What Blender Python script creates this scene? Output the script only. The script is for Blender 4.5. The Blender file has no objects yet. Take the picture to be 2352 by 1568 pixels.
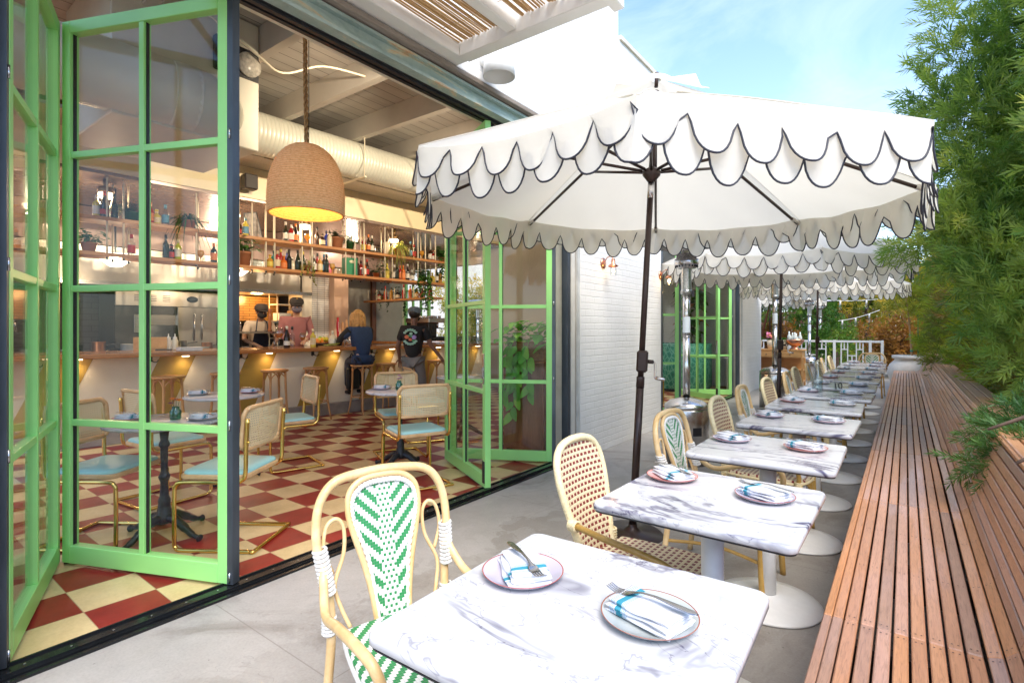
SKY_STRENGTH = .135; SUN_STRENGTH = 1.5; SUN_ANGLE = 42.0; EXPOSURE = 1.74; SUN_E = 54; SUN_A = -38
import bpy, bmesh, math, random
import numpy as np
from mathutils import Vector, Matrix, Euler
random.seed(7); np.random.seed(7)
SC = bpy.context.scene
COL = SC.collection
PI = math.pi
R = math.radians
# ------------------------------------------------------------------ camera calibration (used to lay out real-world positions)
CF, CY, CH, PSI = 1215.0, 757.0, 1.33, R(36.65)
SP, CP = math.sin(PSI), math.cos(PSI)
# room frame: the bar and the floor tiles run 3.4 degrees off the facade line
P0 = Vector((-7.2, 4.7, 0))
RMX = Matrix.Translation(P0) @ Matrix.Rotation(R(-3.4), 4, 'Z') @ Matrix.Translation(-P0)
def rp(x, y, z=0): return RMX @ Vector((x, y, z))
def room_y(u, xr):                       # where a sight line meets the plane x=xr of the room frame
    l = (u - 1176) / CF
    d = Vector((-SP + CP * l, CP + SP * l, 0))
    Mi = RMX.inverted(); o = Mi @ Vector((0, 0, 0)); t = (Mi @ d) - o
    k = (xr - o.x) / t.x
    return o.y + k * t.y
# ------------------------------------------------------------------ materials
MATS = {}
def nt(m): 
    m.use_nodes = True
    n = m.node_tree.nodes; n.clear()
    return n, m.node_tree.links
def _out(n, l, sh):
    o = n.new('ShaderNodeOutputMaterial'); l.new(sh, o.inputs['Surface'])
def ramp(n, l, fac, stops):
    r = n.new('ShaderNodeValToRGB'); e = r.color_ramp.elements
    while len(e) < len(stops): e.new(0.5)
    for k, (p, c) in enumerate(stops):
        e[k].position = p; e[k].color = (*c[:3], 1)
    l.new(fac, r.inputs['Fac']); return r.outputs['Color']
def math_(n, l, op, a, b=None, c=None, clamp=False):
    m = n.new('ShaderNodeMath'); m.operation = op; m.use_clamp = clamp
    for i, x in enumerate((a, b, c)):
        if x is None: continue
        if isinstance(x, (int, float)): m.inputs[i].default_value = x
        else: l.new(x, m.inputs[i])
    return m.outputs[0]
def mixc(n, l, f, a, b, mode='MIX'):
    m = n.new('ShaderNodeMix'); m.data_type = 'RGBA'; m.blend_type = mode
    for k, x in ((0, f), (6, a), (7, b)):
        if isinstance(x, (int, float)): m.inputs[k].default_value = x
        elif isinstance(x, tuple): m.inputs[k].default_value = (*x[:3], 1)
        else: l.new(x, m.inputs[k])
    return m.outputs[2]
def noise(n, l, co, scale, detail=4, rough=.55, dist=0, sc=None, rnd=False):
    if sc or rnd:
        mp = n.new('ShaderNodeMapping'); l.new(co, mp.inputs['Vector'])
        if sc: mp.inputs['Scale'].default_value = sc
        if rnd:
            oi = n.new('ShaderNodeObjectInfo'); cb = n.new('ShaderNodeCombineXYZ')
            m = math_(n, l, 'MULTIPLY', oi.outputs['Random'], 37.0)
            l.new(m, cb.inputs[0]); l.new(m, cb.inputs[1]); l.new(cb.outputs[0], mp.inputs['Location'])
        co = mp.outputs[0]
    t = n.new('ShaderNodeTexNoise'); l.new(co, t.inputs['Vector'])
    t.inputs['Scale'].default_value = scale; t.inputs['Detail'].default_value = detail
    t.inputs['Roughness'].default_value = rough; t.inputs['Distortion'].default_value = dist
    return t.outputs['Fac']
def principled(n, l, col, rough, metal=0, spec=.5, **kw):
    p = n.new('ShaderNodeBsdfPrincipled')
    if isinstance(col, tuple): p.inputs['Base Color'].default_value = (*col[:3], 1)
    else: l.new(col, p.inputs['Base Color'])
    if isinstance(rough, (int, float)): p.inputs['Roughness'].default_value = rough
    else: l.new(rough, p.inputs['Roughness'])
    p.inputs['Metallic'].default_value = metal
    p.inputs['Specular IOR Level'].default_value = spec
    for k, v in kw.items():
        k = k.replace('_', ' ')
        if isinstance(v, (int, float)): p.inputs[k].default_value = v
        elif isinstance(v, tuple): p.inputs[k].default_value = (*v[:3], 1)
        else: l.new(v, p.inputs[k])
    return p
def bump(n, l, h, st, dist=.01):
    b = n.new('ShaderNodeBump'); b.inputs['Strength'].default_value = st; b.inputs['Distance'].default_value = dist
    l.new(h, b.inputs['Height']); return b.outputs[0]
def tco(n, which='Object'):
    return n.new('ShaderNodeTexCoord').outputs[which]
def mat(name, col, rough=.5, metal=0, var=.12, scale=6, bmp=0, bscale=60, spec=.5, rnd=False, sc=None, **kw):
    if name in MATS: return MATS[name]
    m = bpy.data.materials.new(name); MATS[name] = m; n, l = nt(m)
    co = tco(n)
    f = noise(n, l, co, scale, sc=sc, rnd=rnd)
    a = tuple(max(0, c * (1 - var)) for c in col); b = tuple(min(1, c * (1 + var)) for c in col)
    c = ramp(n, l, f, [(.3, a), (.7, b)])
    rr = math_(n, l, 'MULTIPLY_ADD', f, .12, rough - .06, clamp=True)
    p = principled(n, l, c, rr, metal, spec, **kw)
    if bmp:
        f2 = noise(n, l, co, bscale, sc=sc); l.new(bump(n, l, f2, bmp), p.inputs['Normal'])
    _out(n, l, p.outputs[0]); return m
def emat(name, col, st):
    if name in MATS: return MATS[name]
    m = bpy.data.materials.new(name); MATS[name] = m; n, l = nt(m)
    e = n.new('ShaderNodeEmission'); e.inputs[0].default_value = (*col, 1); e.inputs[1].default_value = st
    _out(n, l, e.outputs[0]); return m
def glassmat(name, tint=(1, 1, 1), ior=1.5, boost=1.0, add=0.0):
    if name in MATS: return MATS[name]
    m = bpy.data.materials.new(name); MATS[name] = m; n, l = nt(m)
    ge = n.new('ShaderNodeNewGeometry'); dt = n.new('ShaderNodeVectorMath'); dt.operation = 'DOT_PRODUCT'
    l.new(ge.outputs['Incoming'], dt.inputs[0]); l.new(ge.outputs['Normal'], dt.inputs[1])
    f0 = ((ior - 1) / (ior + 1)) ** 2
    sch = math_(n, l, 'MULTIPLY_ADD', math_(n, l, 'POWER', math_(n, l, 'SUBTRACT', 1.0, math_(n, l, 'ABSOLUTE', dt.outputs['Value']), clamp=True), 5.0), 1 - f0, f0)
    t = n.new('ShaderNodeBsdfTransparent'); t.inputs[0].default_value = (*tint, 1)
    g = n.new('ShaderNodeBsdfGlossy'); g.inputs['Roughness'].default_value = .02
    mx = n.new('ShaderNodeMixShader')
    l.new(math_(n, l, 'MULTIPLY_ADD', sch, boost, add, clamp=True), mx.inputs[0])
    l.new(t.outputs[0], mx.inputs[1]); l.new(g.outputs[0], mx.inputs[2]); _out(n, l, mx.outputs[0]); return m
def clothmat(name, col, trans=.25, var=.04, scale=3, tcol=None):
    if name in MATS: return MATS[name]
    m = bpy.data.materials.new(name); MATS[name] = m; n, l = nt(m); co = tco(n)
    f = noise(n, l, co, scale)
    c = ramp(n, l, f, [(.3, tuple(x * (1 - var) for x in col)), (.7, tuple(min(1, x * (1 + var)) for x in col))])
    d = n.new('ShaderNodeBsdfDiffuse'); l.new(c, d.inputs[0])
    t = n.new('ShaderNodeBsdfTranslucent')
    if tcol: t.inputs[0].default_value = (*tcol, 1)
    else: l.new(c, t.inputs[0])
    b = bump(n, l, noise(n, l, co, 9, 3), .25, .02); l.new(b, d.inputs['Normal'])
    mx = n.new('ShaderNodeMixShader'); mx.inputs[0].default_value = trans
    l.new(d.outputs[0], mx.inputs[1]); l.new(t.outputs[0], mx.inputs[2]); _out(n, l, mx.outputs[0]); return m
def leafmat(name, stops, trans=.3, wscale=1.2, rough=.45, wmix=.5, warm=None):
    if name in MATS: return MATS[name]
    m = bpy.data.materials.new(name); MATS[name] = m; n, l = nt(m)
    at = n.new('ShaderNodeAttribute'); at.attribute_name = 'rnd'
    f = noise(n, l, tco(n), wscale, 2)
    f = math_(n, l, 'MULTIPLY_ADD', math_(n, l, 'SUBTRACT', f, .5), 2.2, .5)
    fac = math_(n, l, 'ADD', math_(n, l, 'MULTIPLY', at.outputs['Fac'], 1 - wmix), math_(n, l, 'MULTIPLY', f, wmix), clamp=True)
    c = ramp(n, l, fac, stops)
    p = principled(n, l, c, rough, 0, .35)
    t = n.new('ShaderNodeBsdfTranslucent')
    c2 = mixc(n, l, 1.0, c, (1.3, 1.25, .55), 'MULTIPLY'); l.new(c2, t.inputs[0])
    mx = n.new('ShaderNodeMixShader'); mx.inputs[0].default_value = trans
    l.new(p.outputs[0], mx.inputs[1]); l.new(t.outputs[0], mx.inputs[2]); _out(n, l, mx.outputs[0]); return m
# ------------------------------------------------------------------ mesh builder
def cr(pts, n=6, closed=False):
    P = [Vector(p) for p in pts]; o = []
    N = len(P); rng = range(N if closed else N - 1)
    for i in rng:
        if closed: a, b, c, d = P[(i - 1) % N], P[i], P[(i + 1) % N], P[(i + 2) % N]
        else: a, b, c, d = P[max(i - 1, 0)], P[i], P[i + 1], P[min(i + 2, N - 1)]
        for k in range(n):
            t = k / n
            o.append(.5 * ((2 * b) + (c - a) * t + (2 * a - 5 * b + 4 * c - d) * t * t + (3 * b - a - 3 * c + d) * t ** 3))
    if not closed: o.append(P[-1].copy())
    return o
class MB:
    def __init__(s): s.v = []; s.f = []; s.m = []; s.r = []; s.sm = []
    def add(s, vs, fs, m=0, r=.5, sm=False, X=None):
        o = len(s.v)
        s.v += [tuple(X @ Vector(v)) if X is not None else tuple(v) for v in vs]
        for f in fs:
            s.f.append(tuple(i + o for i in f)); s.m.append(m); s.r.append(r); s.sm.append(sm)
        return s
    def box(s, c, d, m=0, r=.5, rz=0, X=None, ch=0):
        x, y, z = [q / 2 for q in d]
        T = Matrix.Translation(c) @ Matrix.Rotation(rz, 4, 'Z')
        if X is not None: T = X @ T
        if ch:
            a = ch; vs = []; ix = {}
            for sx in (-1, 1):
                for sy in (-1, 1):
                    for sz in (-1, 1):
                        for k in range(3):
                            p = [sx * x, sy * y, sz * z]
                            for j in range(3):
                                if j != k: p[j] -= (sx, sy, sz)[j] * a
                            ix[(sx, sy, sz, k)] = len(vs); vs.append(p)
            fs = []
            for k in range(3):
                o1, o2 = (k + 1) % 3, (k + 2) % 3
                for sg in (-1, 1):
                    q = []
                    for a1, a2 in ((-1, -1), (1, -1), (1, 1), (-1, 1)):
                        t = [0, 0, 0]; t[k] = sg; t[o1] = a1; t[o2] = a2; q.append(ix[(*t, k)])
                    fs.append(q if sg > 0 else q[::-1])
                for a1 in (-1, 1):
                    for a2 in (-1, 1):
                        t0 = [0, 0, 0]; t0[o1] = a1; t0[o2] = a2; t1 = list(t0); t0[k] = -1; t1[k] = 1
                        q = [ix[(*t0, o1)], ix[(*t1, o1)], ix[(*t1, o2)], ix[(*t0, o2)]]
                        fs.append(q if a1 * a2 > 0 else q[::-1])
            for sx in (-1, 1):
                for sy in (-1, 1):
                    for sz in (-1, 1):
                        q = [ix[(sx, sy, sz, k)] for k in range(3)]
                        fs.append(q if sx * sy * sz > 0 else q[::-1])
            return s.add(vs, fs, m, r, False, T)
        vs = [(-x, -y, -z), (x, -y, -z), (x, y, -z), (-x, y, -z), (-x, -y, z), (x, -y, z), (x, y, z), (-x, y, z)]
        fs = [(0, 3, 2, 1), (4, 5, 6, 7), (0, 1, 5, 4), (1, 2, 6, 5), (2, 3, 7, 6), (3, 0, 4, 7)]
        return s.add(vs, fs, m, r, False, T)
    def b2(s, x0, x1, y0, y1, z0, z1, m=0, r=.5, ch=0, X=None):
        return s.box(((x0 + x1) / 2, (y0 + y1) / 2, (z0 + z1) / 2), (abs(x1 - x0), abs(y1 - y0), abs(z1 - z0)), m, r, 0, X, ch)
    def tube(s, pts, rad, n=8, m=0, closed=False, r=.5, X=None, flat=1.0, sm=True, cap=True):
        P = [Vector(p) for p in pts]; N = len(P)
        if not hasattr(rad, '__len__'): rad = [rad] * N
        vs = []; fs = []; up = None
        for i in range(N):
            if closed: t = P[(i + 1) % N] - P[(i - 1) % N]
            else: t = P[min(i + 1, N - 1)] - P[max(i - 1, 0)]
            if t.length < 1e-9: t = Vector((0, 0, 1))
            t.normalize()
            if up is None: up = Vector((0, 0, 1)) if abs(t.z) < .9 else Vector((1, 0, 0))
            a = t.cross(up)
            if a.length < 1e-6: a = t.orthogonal()
            a.normalize(); b = a.cross(t).normalized(); up = b
            for k in range(n):
                an = 2 * PI * k / n
                vs.append(P[i] + (a * math.cos(an) + b * math.sin(an) * flat) * rad[i])
        L = N if closed else N - 1
        for i in range(L):
            j = (i + 1) % N
            for k in range(n):
                k2 = (k + 1) % n
                fs.append((i * n + k, i * n + k2, j * n + k2, j * n + k))
        s.add(vs, fs, m, r, sm, X)
        if not closed and cap:
            o = len(s.v) - len(vs)
            s.f.append(tuple(o + k for k in range(n))[::-1]); s.m.append(m); s.r.append(r); s.sm.append(False)
            s.f.append(tuple(o + (N - 1) * n + k for k in range(n))); s.m.append(m); s.r.append(r); s.sm.append(False)
        return s
    def cyl(s, c, rad, h, n=16, m=0, r=.5, X=None, r2=None):
        c = Vector(c); return s.tube([c, c + Vector((0, 0, h))], [rad, rad if r2 is None else r2], n, m, r=r, X=X)
    def lathe(s, prof, n=20, m=0, c=(0, 0, 0), r=.5, X=None, sm=True, sx=1, sy=1, mats=None):
        vs = []; fs = []; cx, cy, cz = c
        for (ra, z) in prof:
            for k in range(n):
                a = 2 * PI * k / n; vs.append((cx + ra * math.cos(a) * sx, cy + ra * math.sin(a) * sy, cz + z))
        o = len(s.f)
        for i in range(len(prof) - 1):
            for k in range(n):
                k2 = (k + 1) % n; fs.append((i * n + k, i * n + k2, (i + 1) * n + k2, (i + 1) * n + k))
        s.add(vs, fs, m, r, sm, X)
        if mats:
            for i in range(len(prof) - 1):
                for k in range(n): s.m[o + i * n + k] = mats[i]
        return s
    def prism(s, poly, z0, z1, m=0, r=.5, X=None, sm=False):
        n = len(poly); vs = [(x, y, z0) for x, y in poly] + [(x, y, z1) for x, y in poly]
        fs = [tuple(range(n))[::-1], tuple(range(n, 2 * n))] + [(i, (i + 1) % n, n + (i + 1) % n, n + i) for i in range(n)]
        return s.add(vs, fs, m, r, sm, X)
    def grid(s, fn, nu, nv, m=0, r=.5, X=None, sm=True, closed=False):
        vs = [fn(i / nu, j / nv) for i in range(nu + 1) for j in range(nv + 1)]
        fs = [(i * (nv + 1) + j, (i + 1) * (nv + 1) + j, (i + 1) * (nv + 1) + j + 1, i * (nv + 1) + j + 1) for i in range(nu) for j in range(nv)]
        return s.add(vs, fs, m, r, sm, X)
    def ball(s, c, rad, n=12, m=0, r=.5, sc=(1, 1, 1), X=None):
        pr = [(max(1e-4, math.sin(PI * k / (n // 2 + 2))) * rad, -math.cos(PI * k / (n // 2 + 2)) * rad) for k in range(n // 2 + 3)]
        T = Matrix.Translation(c) @ Matrix.Diagonal((*sc, 1))
        if X is not None: T = X @ T
        return s.lathe(pr, n, m, (0, 0, 0), r, T)
    def leaf(s, p, d, L, w, droop=.3, m=0, r=.5, seg=3, nrm=None, shape=0):
        p = Vector(p); d = Vector(d).normalized()
        side = d.cross(Vector((0, 0, 1)) if nrm is None else nrm)
        if side.length < 1e-4: side = Vector((1, 0, 0))
        side.normalize(); vs = []; fs = []
        for i in range(seg + 1):
            t = i / seg
            q = p + d * L * t - Vector((0, 0, 1)) * droop * L * t * t
            ww = w * (math.sin(PI * min(1, t * .92 + .06)) ** (.8 if shape == 0 else .5)) * (1 if shape == 0 else (1.25 - t * .6))
            vs += [q - side * ww / 2, q + side * ww / 2]
        for i in range(seg): fs.append((2 * i, 2 * i + 1, 2 * i + 3, 2 * i + 2))
        return s.add(vs, fs, m, r, True)
    def build(s, name, mats, parent=None, M=None, bevel=0):
        me = bpy.data.meshes.new(name)
        vs = [tuple(M @ Vector(v)) for v in s.v] if M is not None else s.v
        me.from_pydata(vs, [], s.f)
        if not isinstance(mats, (list, tuple)): mats = [mats]
        for x in mats: me.materials.append(x)
        me.polygons.foreach_set('material_index', s.m)
        me.polygons.foreach_set('use_smooth', s.sm)
        a = me.attributes.new('rnd', 'FLOAT', 'FACE'); a.data.foreach_set('value', s.r)
        if bevel:
            bm = bmesh.new(); bm.from_mesh(me); bmesh.ops.remove_doubles(bm, verts=bm.verts, dist=1e-5)
            es = [e for e in bm.edges if len(e.link_faces) == 2 and e.calc_face_angle(0) > .6]
            bmesh.ops.bevel(bm, geom=es, offset=bevel, segments=1, affect='EDGES', profile=.6); bm.to_mesh(me); bm.free()
        me.validate(); me.update()
        o = bpy.data.objects.new(name, me); COL.objects.link(o)
        if parent is not None: o.parent = parent
        return o
def tag(o, label=None, cat=None, group=None, kind=None):
    if label: o['label'] = label
    if cat: o['category'] = cat
    if group: o['group'] = group
    if kind: o['kind'] = kind
    return o
def E(name, label, cat, loc=(0, 0, 0), rz=0, group=None, rot=None, scale=1):
    o = bpy.data.objects.new(name, None); o.empty_display_size = .1; COL.objects.link(o)
    o.location = loc; o.rotation_euler = rot if rot else (0, 0, rz)
    o.scale = (scale,) * 3
    return tag(o, label, cat, group)
def copy_tree(o, parent=None):
    c = o.copy(); COL.objects.link(c); c.parent = parent
    for ch in list(o.children): copy_tree(ch, c)
    return c
def dup(root, loc, rz=0, label=None, group=None, scale=None, rot=None):
    c = copy_tree(root); c.location = loc; c.rotation_euler = rot if rot else (0, 0, rz)
    if scale: c.scale = (scale,) * 3 if not hasattr(scale, '__len__') else scale
    if label: c['label'] = label
    if group: c['group'] = group
    return c
ORD = ['first', 'second', 'third', 'fourth', 'fifth', 'sixth', 'seventh', 'eighth', 'ninth', 'tenth', 'eleventh', 'twelfth', 'thirteenth', 'fourteenth', 'fifteenth', 'sixteenth', 'seventeenth', 'eighteenth', 'nineteenth', 'twentieth',
       'twenty-first', 'twenty-second', 'twenty-third', 'twenty-fourth', 'twenty-fifth', 'twenty-sixth', 'twenty-seventh', 'twenty-eighth', 'twenty-ninth', 'thirtieth'] + ['thirty-' + q for q in ('first', 'second', 'third', 'fourth', 'fifth', 'sixth', 'seventh', 'eighth', 'ninth')] + ['fortieth'] + ['forty-' + q for q in ('first', 'second', 'third', 'fourth', 'fifth')]
# ------------------------------------------------------------------ shared materials
GREEN = mat('green_paint', (.33, .74, .23), .34, 0, .06, 1.3, bmp=.04, bscale=70)
BLACK = mat('black_metal', (.018, .018, .022), .4, 0, .2, 20)
STEELG = mat('grey_steel', (.09, .105, .125), .42, .6, .25, 9, sc=(1, 1, .3))
CHROME = mat('stainless_steel', (.60, .58, .57), .22, 1, .08, 3, sc=(1, 1, .02))
SILVER = mat('silver_cutlery', (.5, .5, .52), .22, 1, .05, 30)
BRASS = mat('polished_brass', (.83, .56, .16), .13, 1, .05, 5)
COPPER = mat('copper', (.72, .33, .2), .25, 1, .1, 9)
GLASS = glassmat('door_glass', (.975, .985, .97), 1.5, .62, .0)
CLEAR = glassmat('clear_glass', (.9, .93, .93), 1.45, 1.0, .06)
WHITE = mat('white_paint', (.8, .79, .76), .45, 0, .03, 3)
CREAMW = mat('cream_wall_paint', (.78, .72, .61), .6, 0, .03, 2)
WHITEM = mat('white_powder_coat', (.78, .78, .77), .3, 0, .03, 30, bmp=.05, bscale=300)
CAST = mat('black_cast_iron', (.03, .03, .034), .35, .3, .3, 30, bmp=.3, bscale=80)
BROWNM = mat('bronze_painted_metal', (.042, .024, .020), .32, .3, .1, 20)
def woodmat(name, cols, sc=(6, 6, .6), rough=.45, attr=False, gscale=5, coat=0):
    if name in MATS: return MATS[name]
    m = bpy.data.materials.new(name); MATS[name] = m; n, l = nt(m); co = tco(n)
    vec = co
    if attr:
        at = n.new('ShaderNodeAttribute'); at.attribute_name = 'rnd'
        ad = n.new('ShaderNodeVectorMath'); ad.operation = 'ADD'; l.new(co, ad.inputs[0])
        cb = n.new('ShaderNodeCombineXYZ')
        mm = math_(n, l, 'MULTIPLY', at.outputs['Fac'], 91.0)
        for k in range(3): l.new(mm, cb.inputs[k])
        l.new(cb.outputs[0], ad.inputs[1]); vec = ad.outputs[0]
    f = noise(n, l, vec, gscale, 6, .65, 1.2, sc=sc)
    f2 = noise(n, l, vec, gscale * .35, 2, .5, .5, sc=sc)
    c = ramp(n, l, f, [(.25, cols[0]), (.5, cols[1]), (.78, cols[2])])
    c = mixc(n, l, .35, c, ramp(n, l, f2, [(.35, cols[0]), (.65, cols[2])]))
    if attr and len(cols) > 3:
        tr = ramp(n, l, at.outputs['Fac'], [(0, cols[3]), (.35, cols[1]), (.65, cols[4]), (1, cols[5])])
        c = mixc(n, l, .72, c, tr)
        fg = noise(n, l, vec, gscale * 2.2, 6, .7, 1.5, sc=sc)
        c = mixc(n, l, 1.0, c, ramp(n, l, fg, [(.3, (.62, .6, .6)), (.5, (1, 1, 1)), (.75, (1.18, 1.15, 1.12))]), 'MULTIPLY')
    p = principled(n, l, c, rough, 0, .4, Coat_Weight=coat)
    l.new(bump(n, l, f, .25, .003), p.inputs['Normal'])
    _out(n, l, p.outputs[0]); return m
RATTAN = woodmat('natural_rattan', [(.60, .37, .14), (.74, .50, .23), (.84, .64, .37)], (3, 3, 3), .35, coat=.15)
OLIVE = woodmat('golden_bamboo', [(.30, .17, .035), (.42, .25, .06), (.52, .33, .10)], (3, 3, 3), .3, coat=.2)
BEECH = woodmat('honey_bentwood', [(.48, .22, .07), (.62, .31, .12), (.72, .41, .18)], (4, 4, 1), .38)
BARWOOD = woodmat('varnished_bar_wood', [(.30, .10, .03), (.45, .18, .06), (.55, .26, .1)], (6, .7, 6), .22, coat=.4)
WALNUT = woodmat('brown_walnut_veneer', [(.13, .05, .025), (.22, .09, .045), (.30, .14, .07)], (7, 7, .8), .35)
OAK = woodmat('warm_oak', [(.50, .25, .08), (.62, .33, .12), (.70, .42, .18)], (.8, 6, 6), .45)
CREAMWRAP = mat('cream_cane_wrap', (.83, .70, .42), .45, 0, .1, 60, bmp=.5, bscale=140)
WHITEWRAP = mat('white_cane_wrap', (.82, .80, .76), .45, 0, .08, 60, bmp=.6, bscale=160)
TEALV = mat('aqua_vinyl', (.36, .66, .65), .42, 0, .04, 3)
# ------------------------------------------------------------------ pattern materials
def sep(n, l, co):
    s = n.new('ShaderNodeSeparateXYZ'); l.new(co, s.inputs[0]); return s.outputs
def weave(name, kind, u, v, colA, colB, cell):
    m = bpy.data.materials.new(name); n, l = nt(m); x = sep(n, l, tco(n)); U, V = x[u], x[v]
    su = math_(n, l, 'DIVIDE', U, cell[0]); sv = math_(n, l, 'DIVIDE', V, cell[1])
    cu = math_(n, l, 'FLOOR', su); cv = math_(n, l, 'FLOOR', sv)
    if kind == 'chevron':
        au = math_(n, l, 'ABSOLUTE', math_(n, l, 'ADD', cu, .5))
        st = math_(n, l, 'LESS_THAN', math_(n, l, 'FLOORED_MODULO', math_(n, l, 'SUBTRACT', cv, math_(n, l, 'FLOOR', au)), 6.0), 2.9)
        outer = math_(n, l, 'GREATER_THAN', au, 2.9)
        a = math_(n, l, 'LESS_THAN', math_(n, l, 'FLOORED_MODULO', math_(n, l, 'ADD', cv, math_(n, l, 'MULTIPLY', cu, 2.0)), 4.0), .9)
        pat = math_(n, l, 'ADD', math_(n, l, 'MULTIPLY', st, outer), math_(n, l, 'MULTIPLY', a, math_(n, l, 'SUBTRACT', 1.0, outer)), clamp=True)
    else:
        hv = math_(n, l, 'MULTIPLY', cv, .5)
        a = math_(n, l, 'LESS_THAN', math_(n, l, 'FLOORED_MODULO', cv, 2.0), .5)
        b = math_(n, l, 'LESS_THAN', math_(n, l, 'FLOORED_MODULO', math_(n, l, 'ADD', su, hv), 2.0), 1.3)
        pat = math_(n, l, 'MULTIPLY', a, b)
    fu = math_(n, l, 'ABSOLUTE', math_(n, l, 'SUBTRACT', math_(n, l, 'FRACT', su), .5))
    fv = math_(n, l, 'ABSOLUTE', math_(n, l, 'SUBTRACT', math_(n, l, 'FRACT', sv), .5))
    edge = math_(n, l, 'MAXIMUM', fu, fv)
    f = noise(n, l, tco(n), 60)
    ca = mixc(n, l, f, tuple(q * .85 for q in colA), colA); cb = mixc(n, l, f, tuple(q * .8 for q in colB), colB)
    c = mixc(n, l, pat, ca, cb)
    gap = math_(n, l, 'GREATER_THAN', edge, .46)
    c = mixc(n, l, math_(n, l, 'MULTIPLY', gap, .35), c, tuple(q * .45 for q in colA))
    p = principled(n, l, c, .4)
    h = math_(n, l, 'SUBTRACT', 1.0, math_(n, l, 'POWER', math_(n, l, 'MULTIPLY', edge, 2.0), 3.0))
    l.new(bump(n, l, h, .5, .002), p.inputs['Normal']); _out(n, l, p.outputs[0]); return m
WH, GR, CR, MA = (.80, .78, .74), (.02, .27, .075), (.80, .68, .45), (.24, .028, .03)
WV_A_BACK = weave('green_white_chevron_weave', 'chevron', 1, 2, WH, GR, (.0098, .0092))
WV_A_SEAT = weave('green_white_seat_weave', 'chevron', 1, 0, WH, GR, (.0098, .0092))
WV_B_BACK = weave('maroon_dot_weave', 'dot', 1, 2, CR, MA, (.0165, .0135))
WV_B_SEAT = weave('maroon_dot_seat_weave', 'dot', 1, 0, CR, MA, (.0165, .0135))
def canemat():
    m = bpy.data.materials.new('open_cane_webbing'); n, l = nt(m); x = sep(n, l, tco(n))
    hs = []
    for k in (1, 2):
        q = math_(n, l, 'FRACT', math_(n, l, 'DIVIDE', x[k], .0145)); hs.append(math_(n, l, 'ABSOLUTE', math_(n, l, 'SUBTRACT', q, .5)))
    rr = math_(n, l, 'SQRT', math_(n, l, 'ADD', math_(n, l, 'POWER', hs[0], 2.0), math_(n, l, 'POWER', hs[1], 2.0)))
    hole = math_(n, l, 'LESS_THAN', rr, .23)
    p = principled(n, l, mixc(n, l, noise(n, l, tco(n), 20), (.66, .50, .27), (.80, .66, .42)), .5)
    t = n.new('ShaderNodeBsdfTransparent'); mx = n.new('ShaderNodeMixShader')
    l.new(hole, mx.inputs[0]); l.new(p.outputs[0], mx.inputs[1]); l.new(t.outputs[0], mx.inputs[2]); _out(n, l, mx.outputs[0]); return m
CANE = canemat()
def marble(name='white_veined_marble', base=(.56, .56, .572), vein=(.085, .075, .13), rough=.14):
    m = bpy.data.materials.new(name); n, l = nt(m); co = tco(n)
    mp = n.new('ShaderNodeMapping'); l.new(co, mp.inputs['Vector'])
    oi = n.new('ShaderNodeObjectInfo'); cb = n.new('ShaderNodeCombineXYZ'); q = math_(n, l, 'MULTIPLY', oi.outputs['Random'], 43.0)
    for k in range(3): l.new(q, cb.inputs[k])
    l.new(cb.outputs[0], mp.inputs['Location']); mp.inputs['Scale'].default_value = (.75, 1.5, 1)
    mp.inputs['Rotation'].default_value = (0, 0, .5)
    v = mp.outputs[0]
    def vein_(scale, w, dist, det=5):
        f = noise(n, l, v, scale, det, .6, dist)
        a = math_(n, l, 'ABSOLUTE', math_(n, l, 'SUBTRACT', f, .5))
        return math_(n, l, 'SUBTRACT', 1.0, math_(n, l, 'DIVIDE', a, w), clamp=True)
    big = math_(n, l, 'POWER', vein_(1.5, .024, 1.0), .6)
    mask = math_(n, l, 'MULTIPLY_ADD', noise(n, l, v, 1.9, 2), 4.2, -1.65, clamp=True)
    big = math_(n, l, 'MULTIPLY', big, mask)
    sm = math_(n, l, 'MULTIPLY', vein_(2.3, .006, 1.4), .42)
    cl = math_(n, l, 'MULTIPLY', vein_(1.5, .085, 1.0), math_(n, l, 'MULTIPLY', mask, .3))
    f = math_(n, l, 'ADD', math_(n, l, 'ADD', big, sm), cl, clamp=True)
    c = mixc(n, l, f, base, vein)
    p = principled(n, l, c, rough, 0, .5); _out(n, l, p.outputs[0]); return m
MARBLE = marble()
MARBLEG = marble('grey_veined_marble', (.58, .58, .60), (.34, .35, .40), .18)
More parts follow.
